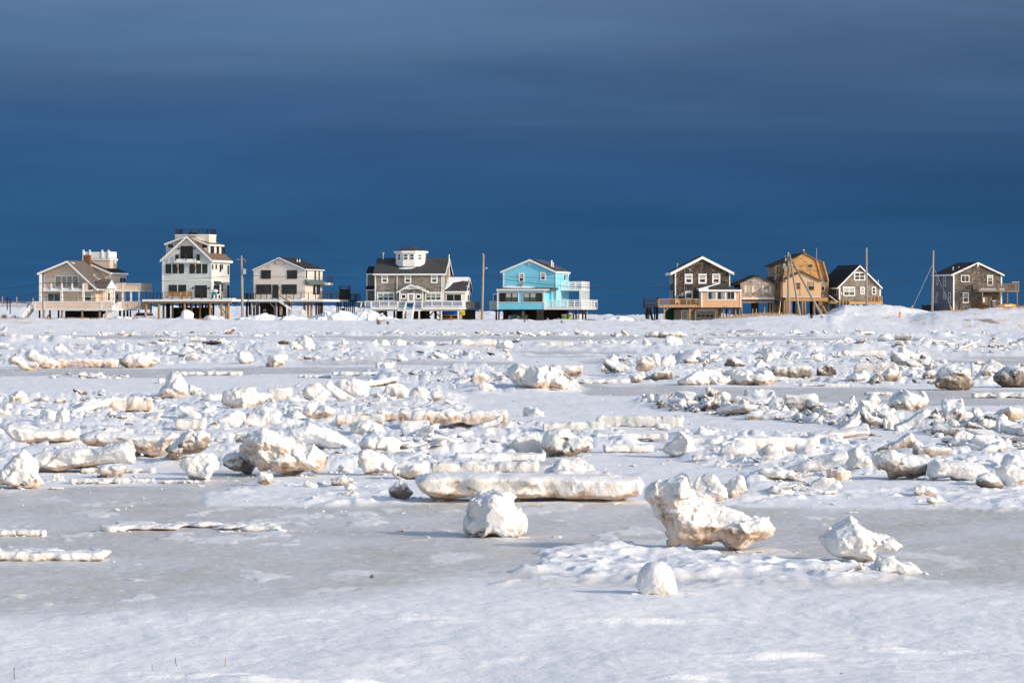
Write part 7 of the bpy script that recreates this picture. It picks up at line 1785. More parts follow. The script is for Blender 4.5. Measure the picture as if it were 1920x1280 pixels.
def cottage():
    h = House('weathered_cottage', 'small weathered cottage with peeling pale shingles and shutters on stilts', 112, 5, Z7)
    h.F('wall', [(112, 668), (112, 505), (312, 412), (512, 500), (512, 668)], 0, 6.2, 'peeling_shingle')
    h.gable((45, 515), (312, 404), (520, 500), 0, 6.2, 'roof_black', 'dark_wood', th=.14, ov=.3, board=.12)
    for x0, x1 in ((184, 247), (386, 448)):
        h.win(x0, 522, x1, 612, 0, 1, 3 if x0 < 300 else 2, 'tan_trim', .08, 'blind' if x0 < 300 else 'curtain')
    for x in (160, 247, 361, 449): h.rect('shutter', x, 528, x + 24, 613, -.06, -.003, 'cream_trim')
    s_ = h.rect('window_sign', 394, 571, 437, 606, -.1, -.075, 'white_plastic')
    for y in (578, 587, 596): h.rect('sign_line', 402, y, 430, y + 3, -.11, -.101, 'steel', s_)
    h.rect('sill_board', 130, 665, 512, 690, -.1, 0.2, 'cream_trim'); h.rect('floor_beam', 118, 690, 512, 703, -.05, 6.0, 'dark_wood'); h.rect('floor_beam', 118, 714, 500, 728, .2, .45, 'deck_wood')
    h.piles((125, 455, 488), 716, .3, .15, 'pile_wood'); h.piles((445, 470), 716, 4, .16, 'dark_wood')
    h.F('under_wall_or_shade', [(258, 858), (258, 712), (325, 712), (325, 858)], 1.0, 2.6, 'dark_board')
    a = h.p(88, 530, 1); MB().tube((a.x, 1, a.z), (a.x, 1, h.p(88, 460, 1).z), .06).build('flue', 'rust_brick', h.root)
    for x0, y0, x1, y1 in ((70, 540, 85, 600),): h.swin(x0, y0, x1, y1, 0, 1, 1, fw=.05)
    for k, (x, lab) in enumerate(((255, 'first short wooden stake from the dark pier under the weathered cottage'), (394, 'taller wooden stake right of the dark pier under the weathered cottage'), (296, 'short stake right before the dark pier of the weathered cottage'))):
        y0, y1 = (797, 855) if k != 1 else (780, 850)
        P = h.root.matrix_basis @ h.p(x, y1, -1.5); e = empty('wooden_stake', P); tag(e, lab, 'stake', 'stakes by the orange house')
        MB().tube((0, 0, -.2), (0, 0, .75 if k != 1 else .9), .07, .06).build('shaft', 'straw', e)
cottage()

def house_orange():
    h = House('orange_house', 'unfinished orange gambrel house with patchy boarding on many wooden stilts', 605, 6, Z7)
    h.F('wall', [(640, 690), (604, 455), (636, 335), (700, 222), (840, 155), (1080, 262), (1138, 470), (1130, 690)], .5, 8.0, 'orange_board')
    h.F('rake_board', [(840, 150), (990, 232), (1050, 452), (1062, 452), (1003, 228), (862, 150)], .32, .497, 'deck_wood')
    h.F('rake_board', [(1068, 250), (1130, 478), (1144, 478), (1084, 250)], .1, .495, 'deck_wood')
    h.F('shingle_patch', [(1058, 668), (1058, 425), (1118, 425), (1132, 668)], .45, .497, 'grey_shingle')
    m = MB(); rnd = random.Random(5)
    for k in range(70):
        X = rnd.uniform(705, 1040); Y = rnd.uniform(190, 440)
        if Y < 160 + abs(X - 840) * .5 or Y > 355 + abs(X - 830) * .45: continue
        a = h.p(X, Y, .49); b = h.p(X + rnd.uniform(6, 26), Y + rnd.uniform(2, 5), .49); m.box(a.x, b.x, .478, .497, b.z, a.z)
    tag(m.build('torn_paper', 'brown_shingle', h.root), kind='stuff')
    # left half of roof is lower and black
    a = h.p(505, 292, .5); 
    MB().poly([h.p(498, 296, .3), h.p(838, 150, .3), h.p(838, 163, .3), h.p(640, 262, .3), h.p(498, 304, .3)], (0, 8.0, 0)).build('roof', 'roof_black', h.root)
    MB().poly([h.p(842, 148, .3), h.p(1085, 256, .3), h.p(1146, 472, .3), h.p(1134, 472, .3), h.p(1078, 268, .3), h.p(842, 158, .3)], (0, 8.0, 0)).build('roof', 'roof_brown', h.root)
    h.F('side_wall', [(515, 690), (515, 300), (660, 260), (660, 690)], 1.8, 7.8, 'tan_siding')
    h.F('skirt_roof', [(498, 468), (515, 420), (604, 415), (604, 455)], 1.2, 7.8, 'roof_brown')
    for x0, y0, x1, y1 in ((527, 305, 560, 405), (572, 298, 590, 405), (520, 488, 545, 580), (560, 480, 592, 575)): h.win(x0, y0, x1, y1, 1.8, 1, 1, 'tan_trim', .07, 'glass_green')
    h.win(890, 278, 958, 323, .5, 1, 1, 'tan_trim', .1, 'glass'); h.win(1046, 484, 1094, 594, .45, 1, 2, 'tan_trim', .1, 'glass', inside=(.5, 'curtain'))
    h.win(735, 278, 766, 322, .5, 1, 1, 'tan_trim', .1, 'cream_trim')
    # low front extension with its own gable
    fw_ = -1.8
    h.F('front_wall', [(608, 662), (608, 462), (828, 368), (1046, 465), (1046, 658)], fw_, .48, 'tan_siding')
    h.gable((596, 468), (828, 357), (1056, 470), fw_, .2, 'roof_brown', 'dark_wood', th=.12, ov=.3, board=.14)
    h.win(756, 492, 812, 574, fw_, 1, 4, 'tan_trim', .08, 'glass_black'); h.win(898, 484, 972, 586, fw_, 1, 2, 'tan_trim', .08, 'glass', inside=(.5, 'curtain'))
    h.rect('loose_board', 806, 490, 818, 650, fw_ - .06, fw_ - .003, 'tan_trim'); h.rect('wall_light', 622, 474, 638, 488, fw_ - .2, fw_ - .003, 'black_metal')
    h.rect('floor_beam', 640, 668, 1130, 708, -1.6, -1.3, 'deck_wood'); h.rect('floor_beam', 520, 688, 1130, 702, .6, 7.6, 'pile_wood'); h.rect('floor_beam', 608, 657, 1046, 668, fw_, fw_ + .3, 'cream_trim')
    h.piles((622, 646, 692, 830, 862, 965, 1030, 1052), 700, -1.4, .17); h.piles((1083, 1100, 1122), 700, -1.0, .15); h.piles((520, 545, 605, 770, 1000, 1110), 700, 2.5, .17); h.piles((535, 580, 735, 790, 930, 945), 700, 5.5, .17, 'dark_wood')
    h.piles((1165, 1190, 1208), 690, 3, .15, 'pile_wood')
    c = h.p(845, 160, 2); MB().tube((c.x, 2, c.z - .4), (c.x, 2, h.p(845, 122, 2).z), .14).build('chimney_pipe', 'rust_brick', h.root); MB().tube((c.x, 2, h.p(845, 122, 2).z), (c.x, 2, h.p(845, 113, 2).z), .2).build('chimney_cap', 'steel', h.root)
    c = h.p(998, 215, 4); MB().tube((c.x, 4, c.z - 1), (c.x, 4, h.p(998, 95, 4).z), .025).build('antenna', 'steel', h.root)
house_orange()

def house_gable():
    h = House('grey_gable_house', 'small grey shingled house with a steep black roof behind the snow dune', 1262, 15, Z7)
    M_ = 'grey_shingle'
    h.F('wall', [(1262, 738), (1262, 545), (1500, 305), (1740, 545), (1740, 738)], 0, 8.6, M_)
    h.gable((1238, 550), (1500, 287), (1763, 550), 0, 8.6, 'roof_black', ov=.3, board=.24)
    h.win(1432, 372, 1562, 470, 0, 2, 2, fw=.16, pane='glass'); h.win(1306, 543, 1442, 652, 0, 2, 2, fw=.16, pane='glass_green', inside=(.5, 'blind')); h.win(1502, 543, 1555, 630, 0, 1, 2, fw=.16, pane='glass_green', inside=(1, 'blind')); h.win(1636, 543, 1688, 634, 0, 1, 2, fw=.16)
    for X in (1265, 1736): h.rect('corner_board', X - 8, 552, X + 8, 738, -.06, -.003, 'white_trim')
    for x0, y0, x1, y1 in ((1150, 560, 1165, 640), (1185, 560, 1235, 645)): h.swin(x0, y0, x1, y1, 0, 2 if x0 > 1170 else 1, 1, fw=.08, pane='glass_green')
    c = h.p(1713, 497, 2); MB().tube((c.x, 2, c.z), (c.x, 2, h.p(1713, 462, 2).z), .06).build('vent_pipe', 'white_trim', h.root)
    h.rect('meter_box', 1278, 608, 1294, 635, -.15, -.003, 'steel')
    dw = -1.8; a = h.p(1376, 745, dw); b = h.p(1765, 745, dw); zf = h.p(1376, 715, dw).z
    h.box('deck', a.x, b.x, dw + .04, -.02, a.z, zf, 'grey_wood'); h.box('deck_fascia', a.x, b.x, dw, dw + .035, a.z, zf, 'deck_wood')
    hh = h.p(1600, 652, dw).z - zf
    h.rail((h.p(1590, 700, dw).x, dw + .1, zf), (b.x - .06, dw + .1, zf), hh, 'deck_wood', n=4, bal=.15, balmat='grey_wood'); h.rail((b.x - .06, dw + .15, zf), (b.x - .06, -.05, zf), hh, 'deck_wood', n=2, bal=.15)
    h.box('walkway', h.p(1160, 715, dw).x, a.x - .02, dw + .5, 1.5, zf - .3, zf - .02, 'pile_wood'); h.rail((h.p(1160, 715, dw).x, 1.4, zf), (a.x + .6, 1.4, zf), hh, 'grey_wood', n=5, bal=.15)
    h.piles((1262, 1300, 1340, 1365), 690, dw + .4, .16); h.piles((1170, 1205), 700, .5, .16); h.piles((1420, 1480, 1545, 1645), 740, .5, .15, 'dark_wood')
    h.beam('stair_railing', h.p(1142, 642, -2.0), h.p(1250, 724, -2.0), .1, 'cream_trim')
house_gable()

def house_right():
    h = House('right_shingle_house', 'brown-grey shingled house with a raised wooden deck, rightmost house', 942, 12, Z8)
    M_ = 'brown_shingle'
    h.F('wall', [(942, 985), (942, 468), (1282, 318), (1610, 475), (1610, 985)], 0, 8.4, M_)
    h.gable((915, 472), (1282, 303), (1650, 476), 0, 8.4, 'roof_black', ov=.3, board=.24)
    # the left side is covered by a thin flat grey sheet
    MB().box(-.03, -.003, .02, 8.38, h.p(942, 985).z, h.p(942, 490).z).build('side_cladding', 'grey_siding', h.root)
    for X, w in ((938, 3.0), (1017, 3.0)):
        b = h.p(X, 415, w); MB().tube((b.x, w, b.z - .3), (b.x, w, b.z + .5), .08).build('vent_pipe', 'white_trim', h.root)
    h.win(1046, 486, 1162, 583, 0, 2, 1, fw=.1, pane='glass'); h.win(1408, 486, 1490, 632, 0, 1, 2, fw=.12, inside=(.3, 'blind')); h.win(1070, 725, 1154, 870, 0, 1, 2, fw=.14, pane='glass', inside=(.45, 'curtain'))
    for X in (948, 1608): h.rect('corner_board', X - 9, 484, X + 9, 968, -.06, -.003, 'white_trim')
    for x0, y0, x1, y1 in ((812, 495, 836, 634), (811, 727, 834, 820), (879, 727, 906, 868), (708, 498, 734, 620)): h.swin(x0, y0, x1, y1, -.03, 1, 2, fw=.1)
    h.swin(710, 725, 735, 775, -.03, 1, 1, fw=.05, pane='grey_paint'); h.swin(695, 782, 720, 870, -.03, 1, 1, fw=.05, pane='grey_paint')
    c = h.p(1280, 360, -.5); m = MB(); m.ell((c.x, -.55, c.z + .15), (.16, .08, .32)).build('satellite_dish', 'cream_trim', h.root, True); h.beam('dish_arm', (c.x, -.02, c.z - .15), (c.x, -.5, c.z), .06, 'steel')
    # raised deck
    dw = -2.6; a = h.p(1292, 716, dw); b = h.p(1852, 716, dw); zf = h.p(1292, 695, dw).z; hh = h.p(1292, 606, dw).z - zf
    h.box('deck', a.x, b.x, dw, -.02, a.z, zf, 'grey_wood'); h.box('deck', h.p(1612, 700, 0).x, b.x, 0, 7.5, a.z, zf, 'grey_wood')
    h.rail((a.x + .08, dw + .08, zf), (b.x - .08, dw + .08, zf), hh, 'grey_wood', post=.16, n=2, bal=.16, top=.09); h.rail((a.x + .08, dw + .1, zf), (a.x + .08, -.1, zf), hh, 'grey_wood', n=2, bal=.16); h.rail((b.x - .08, dw + .1, zf), (b.x - .08, 7.4, zf), hh, 'grey_wood', n=5, bal=.16)
    h.box('snow_patch', a.x + .4, b.x - 2.2, dw + .3, -.3, zf, zf + .3, 'pure_snow')
    h.posts('deck_post', (1345, 1590, 1825), 720, 945, dw + .2, .16, 'grey_wood')
    for k, w in enumerate((1.0, 3.5, 6.0)): 
        u = h.p(1825, 800, dw).x - .2; MB().box(u - .09, u + .09, w - .09, w + .09, 2.6, a.z).build('deck_post', 'grey_wood', h.root)
    u0 = h.p(1612, 700, 0).x + .3
    for w in (1.5, 4.5): MB().box(u0 - .09, u0 + .09, w - .09, w + .09, 2.6, a.z).build('deck_post', 'grey_wood', h.root)
    for k in range(8):
        x0 = 1346 + k * 16.5; h.rect('fence_board', x0, 775, x0 + 14.5, 948, -1.2, -1.15, 'grey_wood')
    h.rect('oval_plaque', 1348, 798, 1375, 862, -1.26, -1.21, 'white_plastic')
    P = h.root.matrix_basis
    c = h.p(1790, 690, -1.0); e = empty('deck_table', P @ Vector((c.x, -1.0, zf)), h.r); tag(e, 'covered table at the right end of the raised deck of the rightmost house', 'table')
    MB().box(-.55, .6, -.35, .35, 1.15, 1.3).build('table_top', 'grey_paint', e)
    for sx in (-.5, .55): MB().box(sx - .05, sx + .05, -.3, .3, 0, 1.15).build('leg', 'grey_wood', e)
    c = h.p(1500, 860, -1.2); e = empty('side_cabinet', P @ Vector((c.x, -1.2, h.p(1500, 945, -1.2).z)), h.r); tag(e, 'low cabinet with a white top beside the fence boards of the rightmost house', 'cabinet')
    MB().box(-.25, .25, -.2, .2, 0, 1.1).build('body', 'grey_wood', e); MB().box(-.32, .32, -.25, .25, 1.1, 1.2).build('top', 'cream_trim', e)
    for k, (x0, x1, y0, y1, lab) in enumerate(((1538, 1660, 892, 925, 'left orange kayak of the pair under the deck of the rightmost house'), (1598, 1810, 880, 935, 'large orange kayak with white lettering band, right one under the raised deck'))):
        c = h.p((x0 + x1) / 2, (y0 + y1) / 2, dw - .3 - k * .8); Lh = (h.p(x1, y0, dw).x - h.p(x0, y0, dw).x) / 2; Hh = (h.p(x0, y0, dw).z - h.p(x0, y1, dw).z) / 2
        e = empty('kayak', P @ Vector((c.x, dw - .3 - k * .8, c.z)), h.r); tag(e, lab, 'kayak')
        MB().ell((0, 0, 0), (Lh, .35, Hh), 14, 8).build('hull', 'yellow_plastic', e, True); MB().box(-Lh * .55, Lh * .35, -.37, -.30, -Hh * .3, Hh * .3).build('side_band', 'white_plastic', e)
        MB().ell((-.1, 0, Hh * .7), (Lh * .4, .22, Hh * .35), 10, 6).build('cockpit', 'black_metal', e, True)
        if k == 0: MB().box(-Lh, -Lh * .6, -.36, -.3, -.05, .1).build('end_tape', 'blue_plastic', e)
    # dark low fence behind at the left
house_right()
def fence_low():
    a = at(1729, 583, 486); b = at(1753, 583, 486); e = empty('board_fence', (a.x, a.y, a.z - .6)); tag(e, 'low dark board fence left of the rightmost house', 'fence')
    Lx = (1752 - 1729) / FPX * 486
    for k in range(3): MB().box(0, Lx, 0, .05, .45 + k * .36, .45 + k * .36 + .32).build('board', 'dark_board', e)
    for u in (0, Lx / 2, Lx): MB().box(u - .06, u + .06, .05, .15, -.3, 1.55).build('post', 'dark_wood', e)
fence_low()

# ------------------------------------------------------------------ poles and wires
PD = 468.0
def pole(xt, yt, xb, yb, label, d=PD, r=.17, extra=None, mat='pole_wood'):
    b = at(xb, yb, d); t = at(xt, yt, d); e = empty('utility_pole', b); tag(e, label, 'utility pole', 'utility poles along the shore road')
    MB().tube((0, 0, -.8), tuple(t - b), r, r * .72, 10).build('shaft', mat, e, True)
    return e, b, t
def local(e, px, py, d=PD): return at(px, py, d) - e.location
e1, _, T1 = pole(79.5, 515, 81.5, 603, 'dark utility pole standing in front of the beige house', 466, .12, mat='grey_wood')
e2, _, T2 = pole(452.8, 482, 454.3, 598, 'utility pole with a transformer between the sage and the cream house')
MB().box(*[v for v in (lambda a, b: (a.x, b.x, -.28, .28, b.z, a.z))(local(e2, 455.5, 504), local(e2, 461, 514))]).build('transformer', 'silver_paint', e2)
for a, b in (((443, 486.5), (452, 486)), ((454, 485), (460, 488))): MB().beam(local(e2, *a), local(e2, *b), .07).build('bracket', 'grey_paint', e2)
MB().tube(local(e2, 460, 488), local(e2, 460, 492), .09).build('insulator', 'rust_brick', e2); MB().tube(local(e2, 452.8, 482), local(e2, 452.8, 479), .05).build('insulator', 'steel', e2)
MB().tube(local(e2, 455.8, 520), local(e2, 456.2, 596), .05).build('conduit', 'grey_paint', e2)
e3, _, T3 = pole(906.6, 477, 903.6, 604, 'leaning utility pole with a street lamp left of the bright blue house', PD, .18)
m = MB(); pts = [local(e3, 907, 508), local(e3, 909, 504), local(e3, 911, 502.4)]; m.tube(pts[0], pts[1], .05); m.tube(pts[1], pts[2], .05); m.build('lamp_arm', 'steel', e3)
MB().ell(tuple(local(e3, 911.6, 502.6)), (.2, .2, .12)).build('lamp_head', 'silver_paint', e3, True); MB().tube(local(e3, 905.3, 477), local(e3, 905.3, 475), .07).build('insulator', 'steel', e3)
MB().box(-.36, -.22, -.05, .05, 0, 1.9).build('cable_guard', 'yellow_plastic', e3)
e4, _, T4 = pole(1477.8, 473, 1478.8, 593, 'upright utility pole in front of the orange house', 466, .21)
MB().box(*[v for v in (lambda a, b: (a.x, b.x, -.28, .28, b.z, a.z))(local(e4, 1468.5, 494, 466), local(e4, 1473.8, 504, 466))]).build('transformer', 'silver_paint', e4)
MB().beam(local(e4, 1470, 481, 466), local(e4, 1478, 480, 466), .07).build('bracket', 'grey_paint', e4); MB().tube(local(e4, 1473, 484, 466), local(e4, 1473, 490, 466), .1).build('insulator', 'steel', e4)
for xt, yt, xb, yb, lab in ((1480.5, 478, 1501.5, 599, 'steeper of the two log braces leaning on the pole by the orange house'), (1483, 486, 1547.5, 599.5, 'longer slanting log brace leaning on the pole by the orange house')):
    b = at(xb, yb, 461); t = at(xt, yt, 466); e = empty('pole_brace', b); tag(e, lab, 'pole brace', 'log braces'); MB().tube((0, 0, -.3), tuple(t - b), .2, .13, 10).build('shaft', 'pole_wood', e, True)
e5, _, T5 = pole(1624.6, 464.5, 1625, 574, 'utility pole rising from the snow dune before the small grey gabled house', 466, .17)
e6, _, T6 = pole(1750, 470, 1747.6, 591, 'utility pole with guy wires left of the rightmost house', 466, .18)
WIRE = pmat('wire_metal', (0.03, 0.03, 0.035), 0.6)
def wire(p, q, sag, label, r=.022, mat='wire_metal', group='overhead wires'):
    m = MB(); n = 14; prev = None; mid = (p + q) / 2; p = Vector(p); q = Vector(q); e = empty('overhead_wire', p)
    for i in range(n + 1):
        t = i / n; c = p.lerp(q, t) - p; c.z -= sag * 4 * t * (1 - t)
        if prev is not None: m.tube(prev, c, r, n=4)
        prev = c
    o = m.build('strand', mat, e); tag(e, label, 'wire', group)
A = at
wire(A(-40, 541, 468), A(79.7, 531, 466), .35, 'upper wire running off the left edge from the pole by the beige house')
wire(A(-40, 556, 468), A(79.7, 549, 466), .35, 'middle wire running off the left edge from the pole by the beige house')
wire(A(-40, 560, 468), A(79.7, 556, 466), .35, 'lower wire running off the left edge from the pole by the beige house')
wire(A(79.7, 531, 466), A(453, 516, 468), .35, 'upper wire between the beige house pole and the transformer pole')
wire(A(79.7, 549, 466), A(453.5, 541, 468), .3, 'middle wire between the beige house pole and the transformer pole')
wire(A(79.7, 556, 466), A(453.5, 556, 468), .3, 'lowest wire between the beige house pole and the transformer pole')
wire(A(453, 516, 468), A(906, 516, 468), .4, 'upper wire between the transformer pole and the street lamp pole')
wire(A(453.5, 541, 468), A(905, 532, 468), .8, 'lower wire between the transformer pole and the street lamp pole')
wire(A(453, 484, 468), A(906, 477, 468), .5, 'thin top wire between the transformer pole and the street lamp pole', .012)
wire(A(906, 516, 468), A(1478, 505, 466), .9, 'upper wire between the street lamp pole and the braced pole')
wire(A(906, 517, 468), A(1478, 508, 466), 2.2, 'sagging spiral wire between the street lamp pole and the braced pole', .03)
wire(A(1478, 505, 466), A(1624.6, 497, 466), .35, 'wire between the braced pole and the dune pole')
wire(A(1624.6, 496, 466), A(1749, 499, 466), .5, 'upper wire between the dune pole and the guyed pole')
wire(A(1624.6, 500, 466), A(1749, 503, 466), 2.2, 'sagging wire between the dune pole and the guyed pole')
wire(A(1749, 501, 466), A(1960, 508, 470), .3, 'wire running off the right edge from the guyed pole')
wire(A(1748, 497, 466), A(1708, 584, 462), .0, 'taut guy wire slanting down to the left of the guyed pole', .03, 'steel', 'guy wires')
wire(A(1751, 503, 466), A(1786, 582, 470), .0, 'guy wire slanting down to the right of the guyed pole', .025, 'steel', 'guy wires')
wire(A(1472, 500, 466), A(1460, 597, 463), .0, 'guy wire at the left foot of the braced pole', .022, 'steel', 'guy wires')
for (x0, y0, x1, y1, d0, lab) in ((1711, 572.5, 1708, 578.5, 462.5, 'yellow guard on the left guy wire of the guyed pole'), (1781, 573, 1785, 582, 469.7, 'yellow guard on the right guy wire of the guyed pole'), (1463, 572, 1460, 596, 463.5, 'yellow guard on the guy wire by the braced pole'), (1543, 574, 1551, 588, 463, 'yellow guard right of the longer log brace')):
    p = A(x0, y0, d0); q = A(x1, y1, d0); e = empty('wire_guard', q); tag(e, lab, 'wire guard', 'yellow guy wire guards'); MB().tube(p - q, (0, 0, 0), .07, n=6).build('sleeve', 'yellow_plastic', e)

# ------------------------------------------------------------------ car, hydrant, fences, grass
def car():
    p = A(262, 604.5, 466); e = empty('parked_car', p, R(-14)); tag(e, 'silver station wagon seen from behind, half hidden by snow left of the tall sage house', 'car')
    MB().box(-.9, .9, 0, 4.3, .3, .95).build('body', 'silver_paint', e); MB().poly([(-.82, .05, .95), (.82, .05, .95), (.68, .55, 1.45), (-.68, .55, 1.45)], (0, 3.0, 0)).build('cabin', 'silver_paint', e)
    MB().poly([(-.70, .08, 1.02), (.70, .08, 1.02), (.60, .48, 1.40), (-.60, .48, 1.40)], (0, -.03, .0)).build('rear_window', 'glass_black', e)
    for k in range(3): MB().poly([(.84 - .02, .7 + k * .9, 1.0), (.84 - .02, 1.5 + k * .9, 1.0), (.72, 1.5 + k * .9, 1.38), (.72, .8 + k * .9, 1.38)], (.03, 0, 0)).build('side_window', 'glass_black', e)
    for sx in (-1, 1):
        MB().box(sx * .82 - .07, sx * .82 + .07, -.04, .1, .78, 1.12).build('tail_light', 'red_plastic', e)
        for y in (.8, 3.4): MB().tube((sx * .82 - .1, y, .32), (sx * .82 + .1, y, .32), .33, n=14).build('wheel', 'rubber', e)
    MB().box(-.88, .88, -.12, -.002, .32, .55).build('bumper', 'silver_paint', e); MB().box(-.25, .25, -.03, -.002, .68, .8).build('licence_plate', 'white_plastic', e)
car()
def hydrant():
    p = A(1687.5, 595.8, 452); p.z = tz(p.x, 452) + .05; e = empty('fire_hydrant', p); tag(e, 'yellow fire hydrant standing in the snow below the dune at the right', 'hydrant')
    MB().tube((0, 0, -.2), (0, 0, .55), .13, .12, 12).build('barrel', 'hydrant_paint', e, True); MB().ell((0, 0, .6), (.15, .15, .12), 12, 6).build('bonnet', 'hydrant_paint', e, True); MB().tube((0, 0, .7), (0, 0, .8), .04).build('operating_nut', 'hydrant_paint', e)
    for sx in (-1, 1): MB().tube((0, 0, .42), (sx * .2, 0, .42), .07).build('outlet', 'hydrant_paint', e)
    MB().tube((0, 0, .38), (0, -.18, .38), .08).build('outlet', 'hydrant_paint', e); MB().tube((0, 0, .05), (0, 0, .1), .18, n=12).build('flange', 'hydrant_paint', e)
hydrant()
def snow_fence():
    e = empty('snow_fence', A(30, 575, 530)); tag(e, 'slatted snow fence with wooden posts on the beach ridge at far left', 'fence'); O = e.location
    for x, y0, y1 in ((-10, 555, 574), (4.5, 556, 573), (31.5, 556, 574), (62, 558, 574)):
        a = A(x, y0, 530) - O; b = A(x, y1, 530) - O; MB().box(a.x - .07, a.x + .07, -.07, .07, b.z - .6, a.z).build('post', 'straw', e)
    m = MB()
    x = -20
    while x < 52:
        y0 = 563.5 + x * .03; a = A(x, y0, 530) - O; b = A(x, 574, 530) - O; m.box(a.x - .025, a.x + .025, -.02, .0, b.z - .4, a.z); x += 1.8
    for yy in (566, 571): a = A(-20, yy, 530) - O; b = A(52, yy + .8, 530) - O; m.beam(a, b, .03)
    tag(m.build('slat', 'grey_wood', e), kind='stuff')
    for x, y0, y1, d, lab in ((13.5, 560, 574, 500, 'dark short post in the snow left of the beige house, left one'), (19, 562, 581, 490, 'dark short post in the snow left of the beige house, right one')):
        q = A(x, y1, d); e = empty('marker_post', q); tag(e, lab, 'post', 'dark marker posts'); MB().tube((0, 0, -.6), (0, 0, (y1 - y0) * d / FPX), .08).build('shaft', 'dark_wood', e); MB().box(-.14, .14, -.1, .1, (y1 - y0) * d / FPX, (y1 - y0) * d / FPX + .15).build('cap', 'dark_wood', e)
snow_fence()

def tuft(m, x, y, z, hgt, n, rnd, spread, lean=.5, w=.012):
    for k in range(n):
        a = rnd.uniform(0, 6.283); r = rnd.random() ** .7 * spread; bx, by = x + math.cos(a) * r, y + math.sin(a) * r
        hh = hgt * rnd.uniform(.5, 1.1); dx = rnd.gauss(0, lean) * hh; dy = rnd.gauss(0, lean) * hh; i = len(m.v)
        m.v += [(bx - w, by, z - .05), (bx + w, by, z - .05), (bx + dx * .5 + w * .7, by + dy * .5, z + hh * .6), (bx + dx * .5 - w * .7, by + dy * .5, z + hh * .6), (bx + dx, by + dy, z + hh)]
        m.f += [(i, i + 1, i + 2, i + 3), (i + 3, i + 2, i + 4)]
def vegetation():
    rnd = random.Random(21); m = MB()
    spots = []
    def zone(x0, x1, y0, y1, n, hgt, nb, sp): 
        for k in range(n): spots.append((rnd.uniform(x0, x1), rnd.uniform(y0, y1), hgt, nb, sp))
    # rows given as distance bands in front of and between the houses
    zone(0, 60, 450, 462, 10, .3, 26, .8); zone(125, 190, 461, 466, 26, .35, 30, .6); zone(85, 125, 463, 467, 8, .35, 24, .5); zone(15, 55, 432, 436, 5, .22, 24, .8)
    zone(1360, 1440, 448, 456, 18, .3, 24, .8); zone(240, 460, 405, 412, 8, .2, 10, .6); zone(700, 730, 444, 452, 4, .5, 14, .5)
    zone(370, 390, 466, 472, 5, .3, 24, .6); zone(265, 300, 464, 466, 5, .25, 24, .5)
    zone(1375, 1450, 452, 468, 26, .5, 34, .8); zone(1440, 1490, 448, 462, 10, .4, 30, .7); zone(1350, 1400, 455, 470, 14, .4, 30, .6)
    zone(1660, 1800, 425, 452, 16, .3, 14, .8); zone(1790, 1930, 415, 470, 30, .34, 16, .9); zone(1700, 1930, 408, 425, 10, .25, 12, .8)
    zone(1870, 1930, 470, 486, 16, .6, 34, .8); zone(1760, 1790, 470, 474, 8, .3, 30, .5); zone(690, 1160, 415, 440, 20, .25, 9, .6); zone(1180, 1360, 415, 450, 10, .3, 16, .6)
    zone(60, 480, 412, 440, 16, .22, 8, .6); zone(840, 860, 470, 472, 4, .5, 20, .5)
    px = np.array([(s[0] - 960) / FPX * s[1] for s in spots]); py = np.array([s[1] for s in spots]); z = terrain(px, py, False)[0]
    for s, x, y, zz_ in zip(spots, px, py, z): tuft(m, x, y, zz_, s[2], s[3], rnd, s[4], .45, .018)
    tag(m.build('dry_grass', 'straw', None), 'dry straw-coloured beach grass poking through the snow by the houses', 'grass', kind='stuff')
    def bush(cx, cy_, d, h_, w, n, label, mat='twig'):
        b = at(cx, cy_, d); b.z = tz(b.x, d) - .05; e = empty('bare_bush', b); tag(e, label, 'bush', 'bare winter bushes'); mm = MB()
        for k in range(n):
            a = rnd.uniform(0, 6.283); sp = rnd.random() * w; ht = h_ * rnd.uniform(.5, 1) * (1 - .35 * (sp / w) ** 2); p0 = Vector((math.cos(a) * sp * .25, math.sin(a) * sp * .2, 0)); p1 = Vector((math.cos(a) * sp * .7, math.sin(a) * sp * .3, ht * .55)); p2 = p1 + Vector((rnd.gauss(0, .12) * ht + math.cos(a) * sp * .3, 0, ht * .45))
            mm.tube(p0, p1, .03, .02, 4); mm.tube(p1, p2, .02, .01, 4)
            for j in range(2): q = p1 + Vector((rnd.gauss(0, .2) * ht, 0, rnd.uniform(.2, .45) * ht)); mm.tube(p1, q, .014, .007, 3)
        mm.build('twigs', mat, e)
    bush(1836, 581, 466, 1.6, 1.6, 130, 'large brown bare bush in front of the deck of the rightmost house')
    bush(1844, 588, 458, 1.1, 1.2, 60, 'lower bare bush just before the large brown one, near the kayaks')
    bush(1521, 609.5, 438, .7, .55, 26, 'reddish bare bush in the snow before the orange house')
    bush(1541, 610.5, 438, .45, .2, 10, 'small sprig right of the reddish bare bush')
    bush(710, 610, 432, .8, .45, 24, 'spindly bush in the snow before the cupola house')
    bush(727, 610, 432, .6, .35, 14, 'low spindly bush right of the taller one before the cupola house')
    bush(983, 608, 440, .5, .25, 9, 'thin weed stalks on the snow before the bright blue house')
    bush(1053, 609, 436, .55, .3, 10, 'thin weed stalks on the snow before the right deck of the bright blue house')
    bush(8, 596, 470, .9, .8, 40, 'grey bare shrub at the left edge beside the beige house stairs', 'grey_wood')
    bush(28, 585, 500, .7, .9, 30, 'small grey shrub on the snow slope behind the left stairs', 'grey_wood')
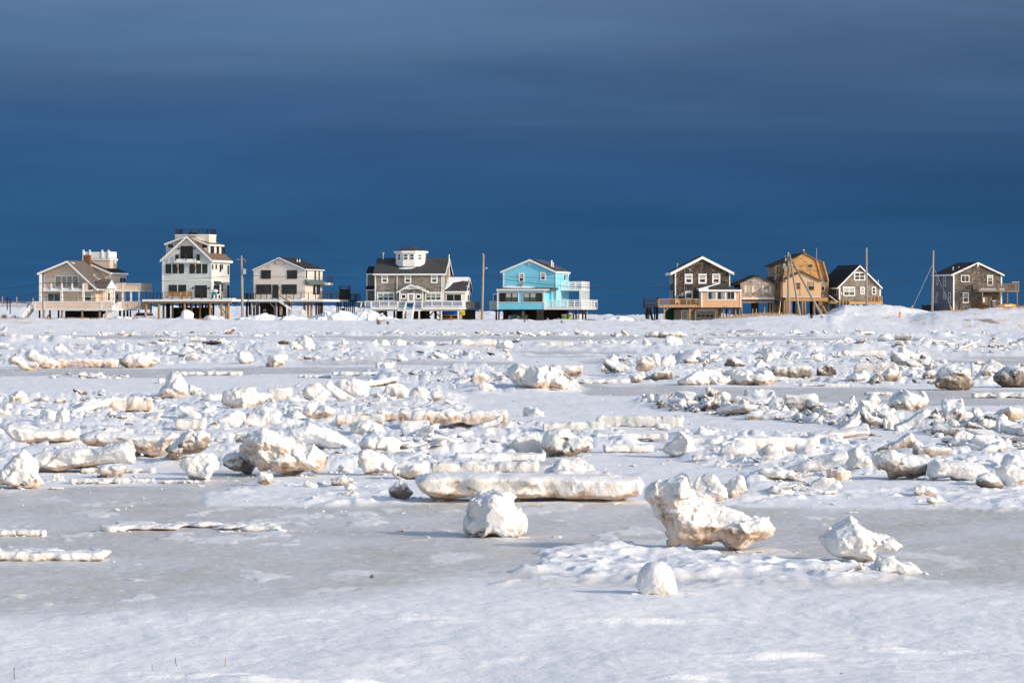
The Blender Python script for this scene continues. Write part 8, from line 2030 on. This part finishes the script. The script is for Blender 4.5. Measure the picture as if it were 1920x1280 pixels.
    # stalks standing in the foreground snow
    def stalk(pts, label, mat, r):
        d = FPX * CAMZ / (pts[0][1] - HOR); x = (pts[0][0] - 960) / FPX * d; z0 = tz(x, d); d = FPX * (CAMZ - z0) / (pts[0][1] - HOR)
        P = [at(a, b, d) for a, b in pts]; e = empty('dead_stalk', P[0]); tag(e, label, 'plant stalk', 'dead stalks in the foreground snow'); mm = MB()
        P[0].z -= .02
        for a, b in zip(P, P[1:]): mm.tube(a - e.location, b - e.location, r, r * .8, 6)
        mm.build('stem', mat, e, True)
    stalk([(422.5, 1246), (423, 1234)], 'short tan straw stub in the foreground snow, left of centre', 'straw', .0045)
    stalk([(331, 1243), (328.8, 1238), (329.5, 1232)], 'tiny bent stalk left of the tan straw stub', 'twig', .0025)
    stalk([(285.5, 1252), (285, 1244)], 'thinnest short stalk in the snow, between the bent stalk and the left edge', 'twig', .0018)
    stalk([(27, 1267), (26.2, 1256), (26.8, 1250)], 'dark upright twig in the foreground snow near the left edge', 'twig', .003)
    stalk([(1587, 1270), (1580, 1262), (1576, 1261), (1574.5, 1263), (1575.5, 1270)], 'bent dark twig loop in the foreground snow at the right', 'twig', .003)
    # dark bits of peat lying on the flats
    def clod(px_, py_, w, label):
        d = FPX * CAMZ / (py_ - HOR); x = (px_ - 960) / FPX * d; V, Q = make_ice('knob', w * d / FPX, w * d / FPX * .8, w * d / FPX * .7, int(px_), 14, rough=1.5)
        me = arr_mesh('peat_clod', V, Q); me.materials.append(MAT['grey_wood']); o = bpy.data.objects.new('peat_clod', me); col.objects.link(o); o.location = (x, d, tz(x, d)); tag(o, label, 'clod', 'peat clods')
    clod(698, 1083, 10, 'small brown clod on the edge of the grey ice, foreground left of centre'); clod(1276, 760, 12, 'dark brown upright clod on the dirty ridge, left end'); clod(1320, 762, 22, 'dark weedy clod on the dirty ridge right of the upright one')
    clod(1537, 782, 12, 'dark clod lodged in the middle of the dirty ridge'); clod(1420, 611, 22, 'flat dark driftwood clod on the bank before the weathered cottage') 
vegetation()
print('objects', len(bpy.data.objects), 'tris', sum(len(m.polygons) for m in bpy.data.meshes) * 2)
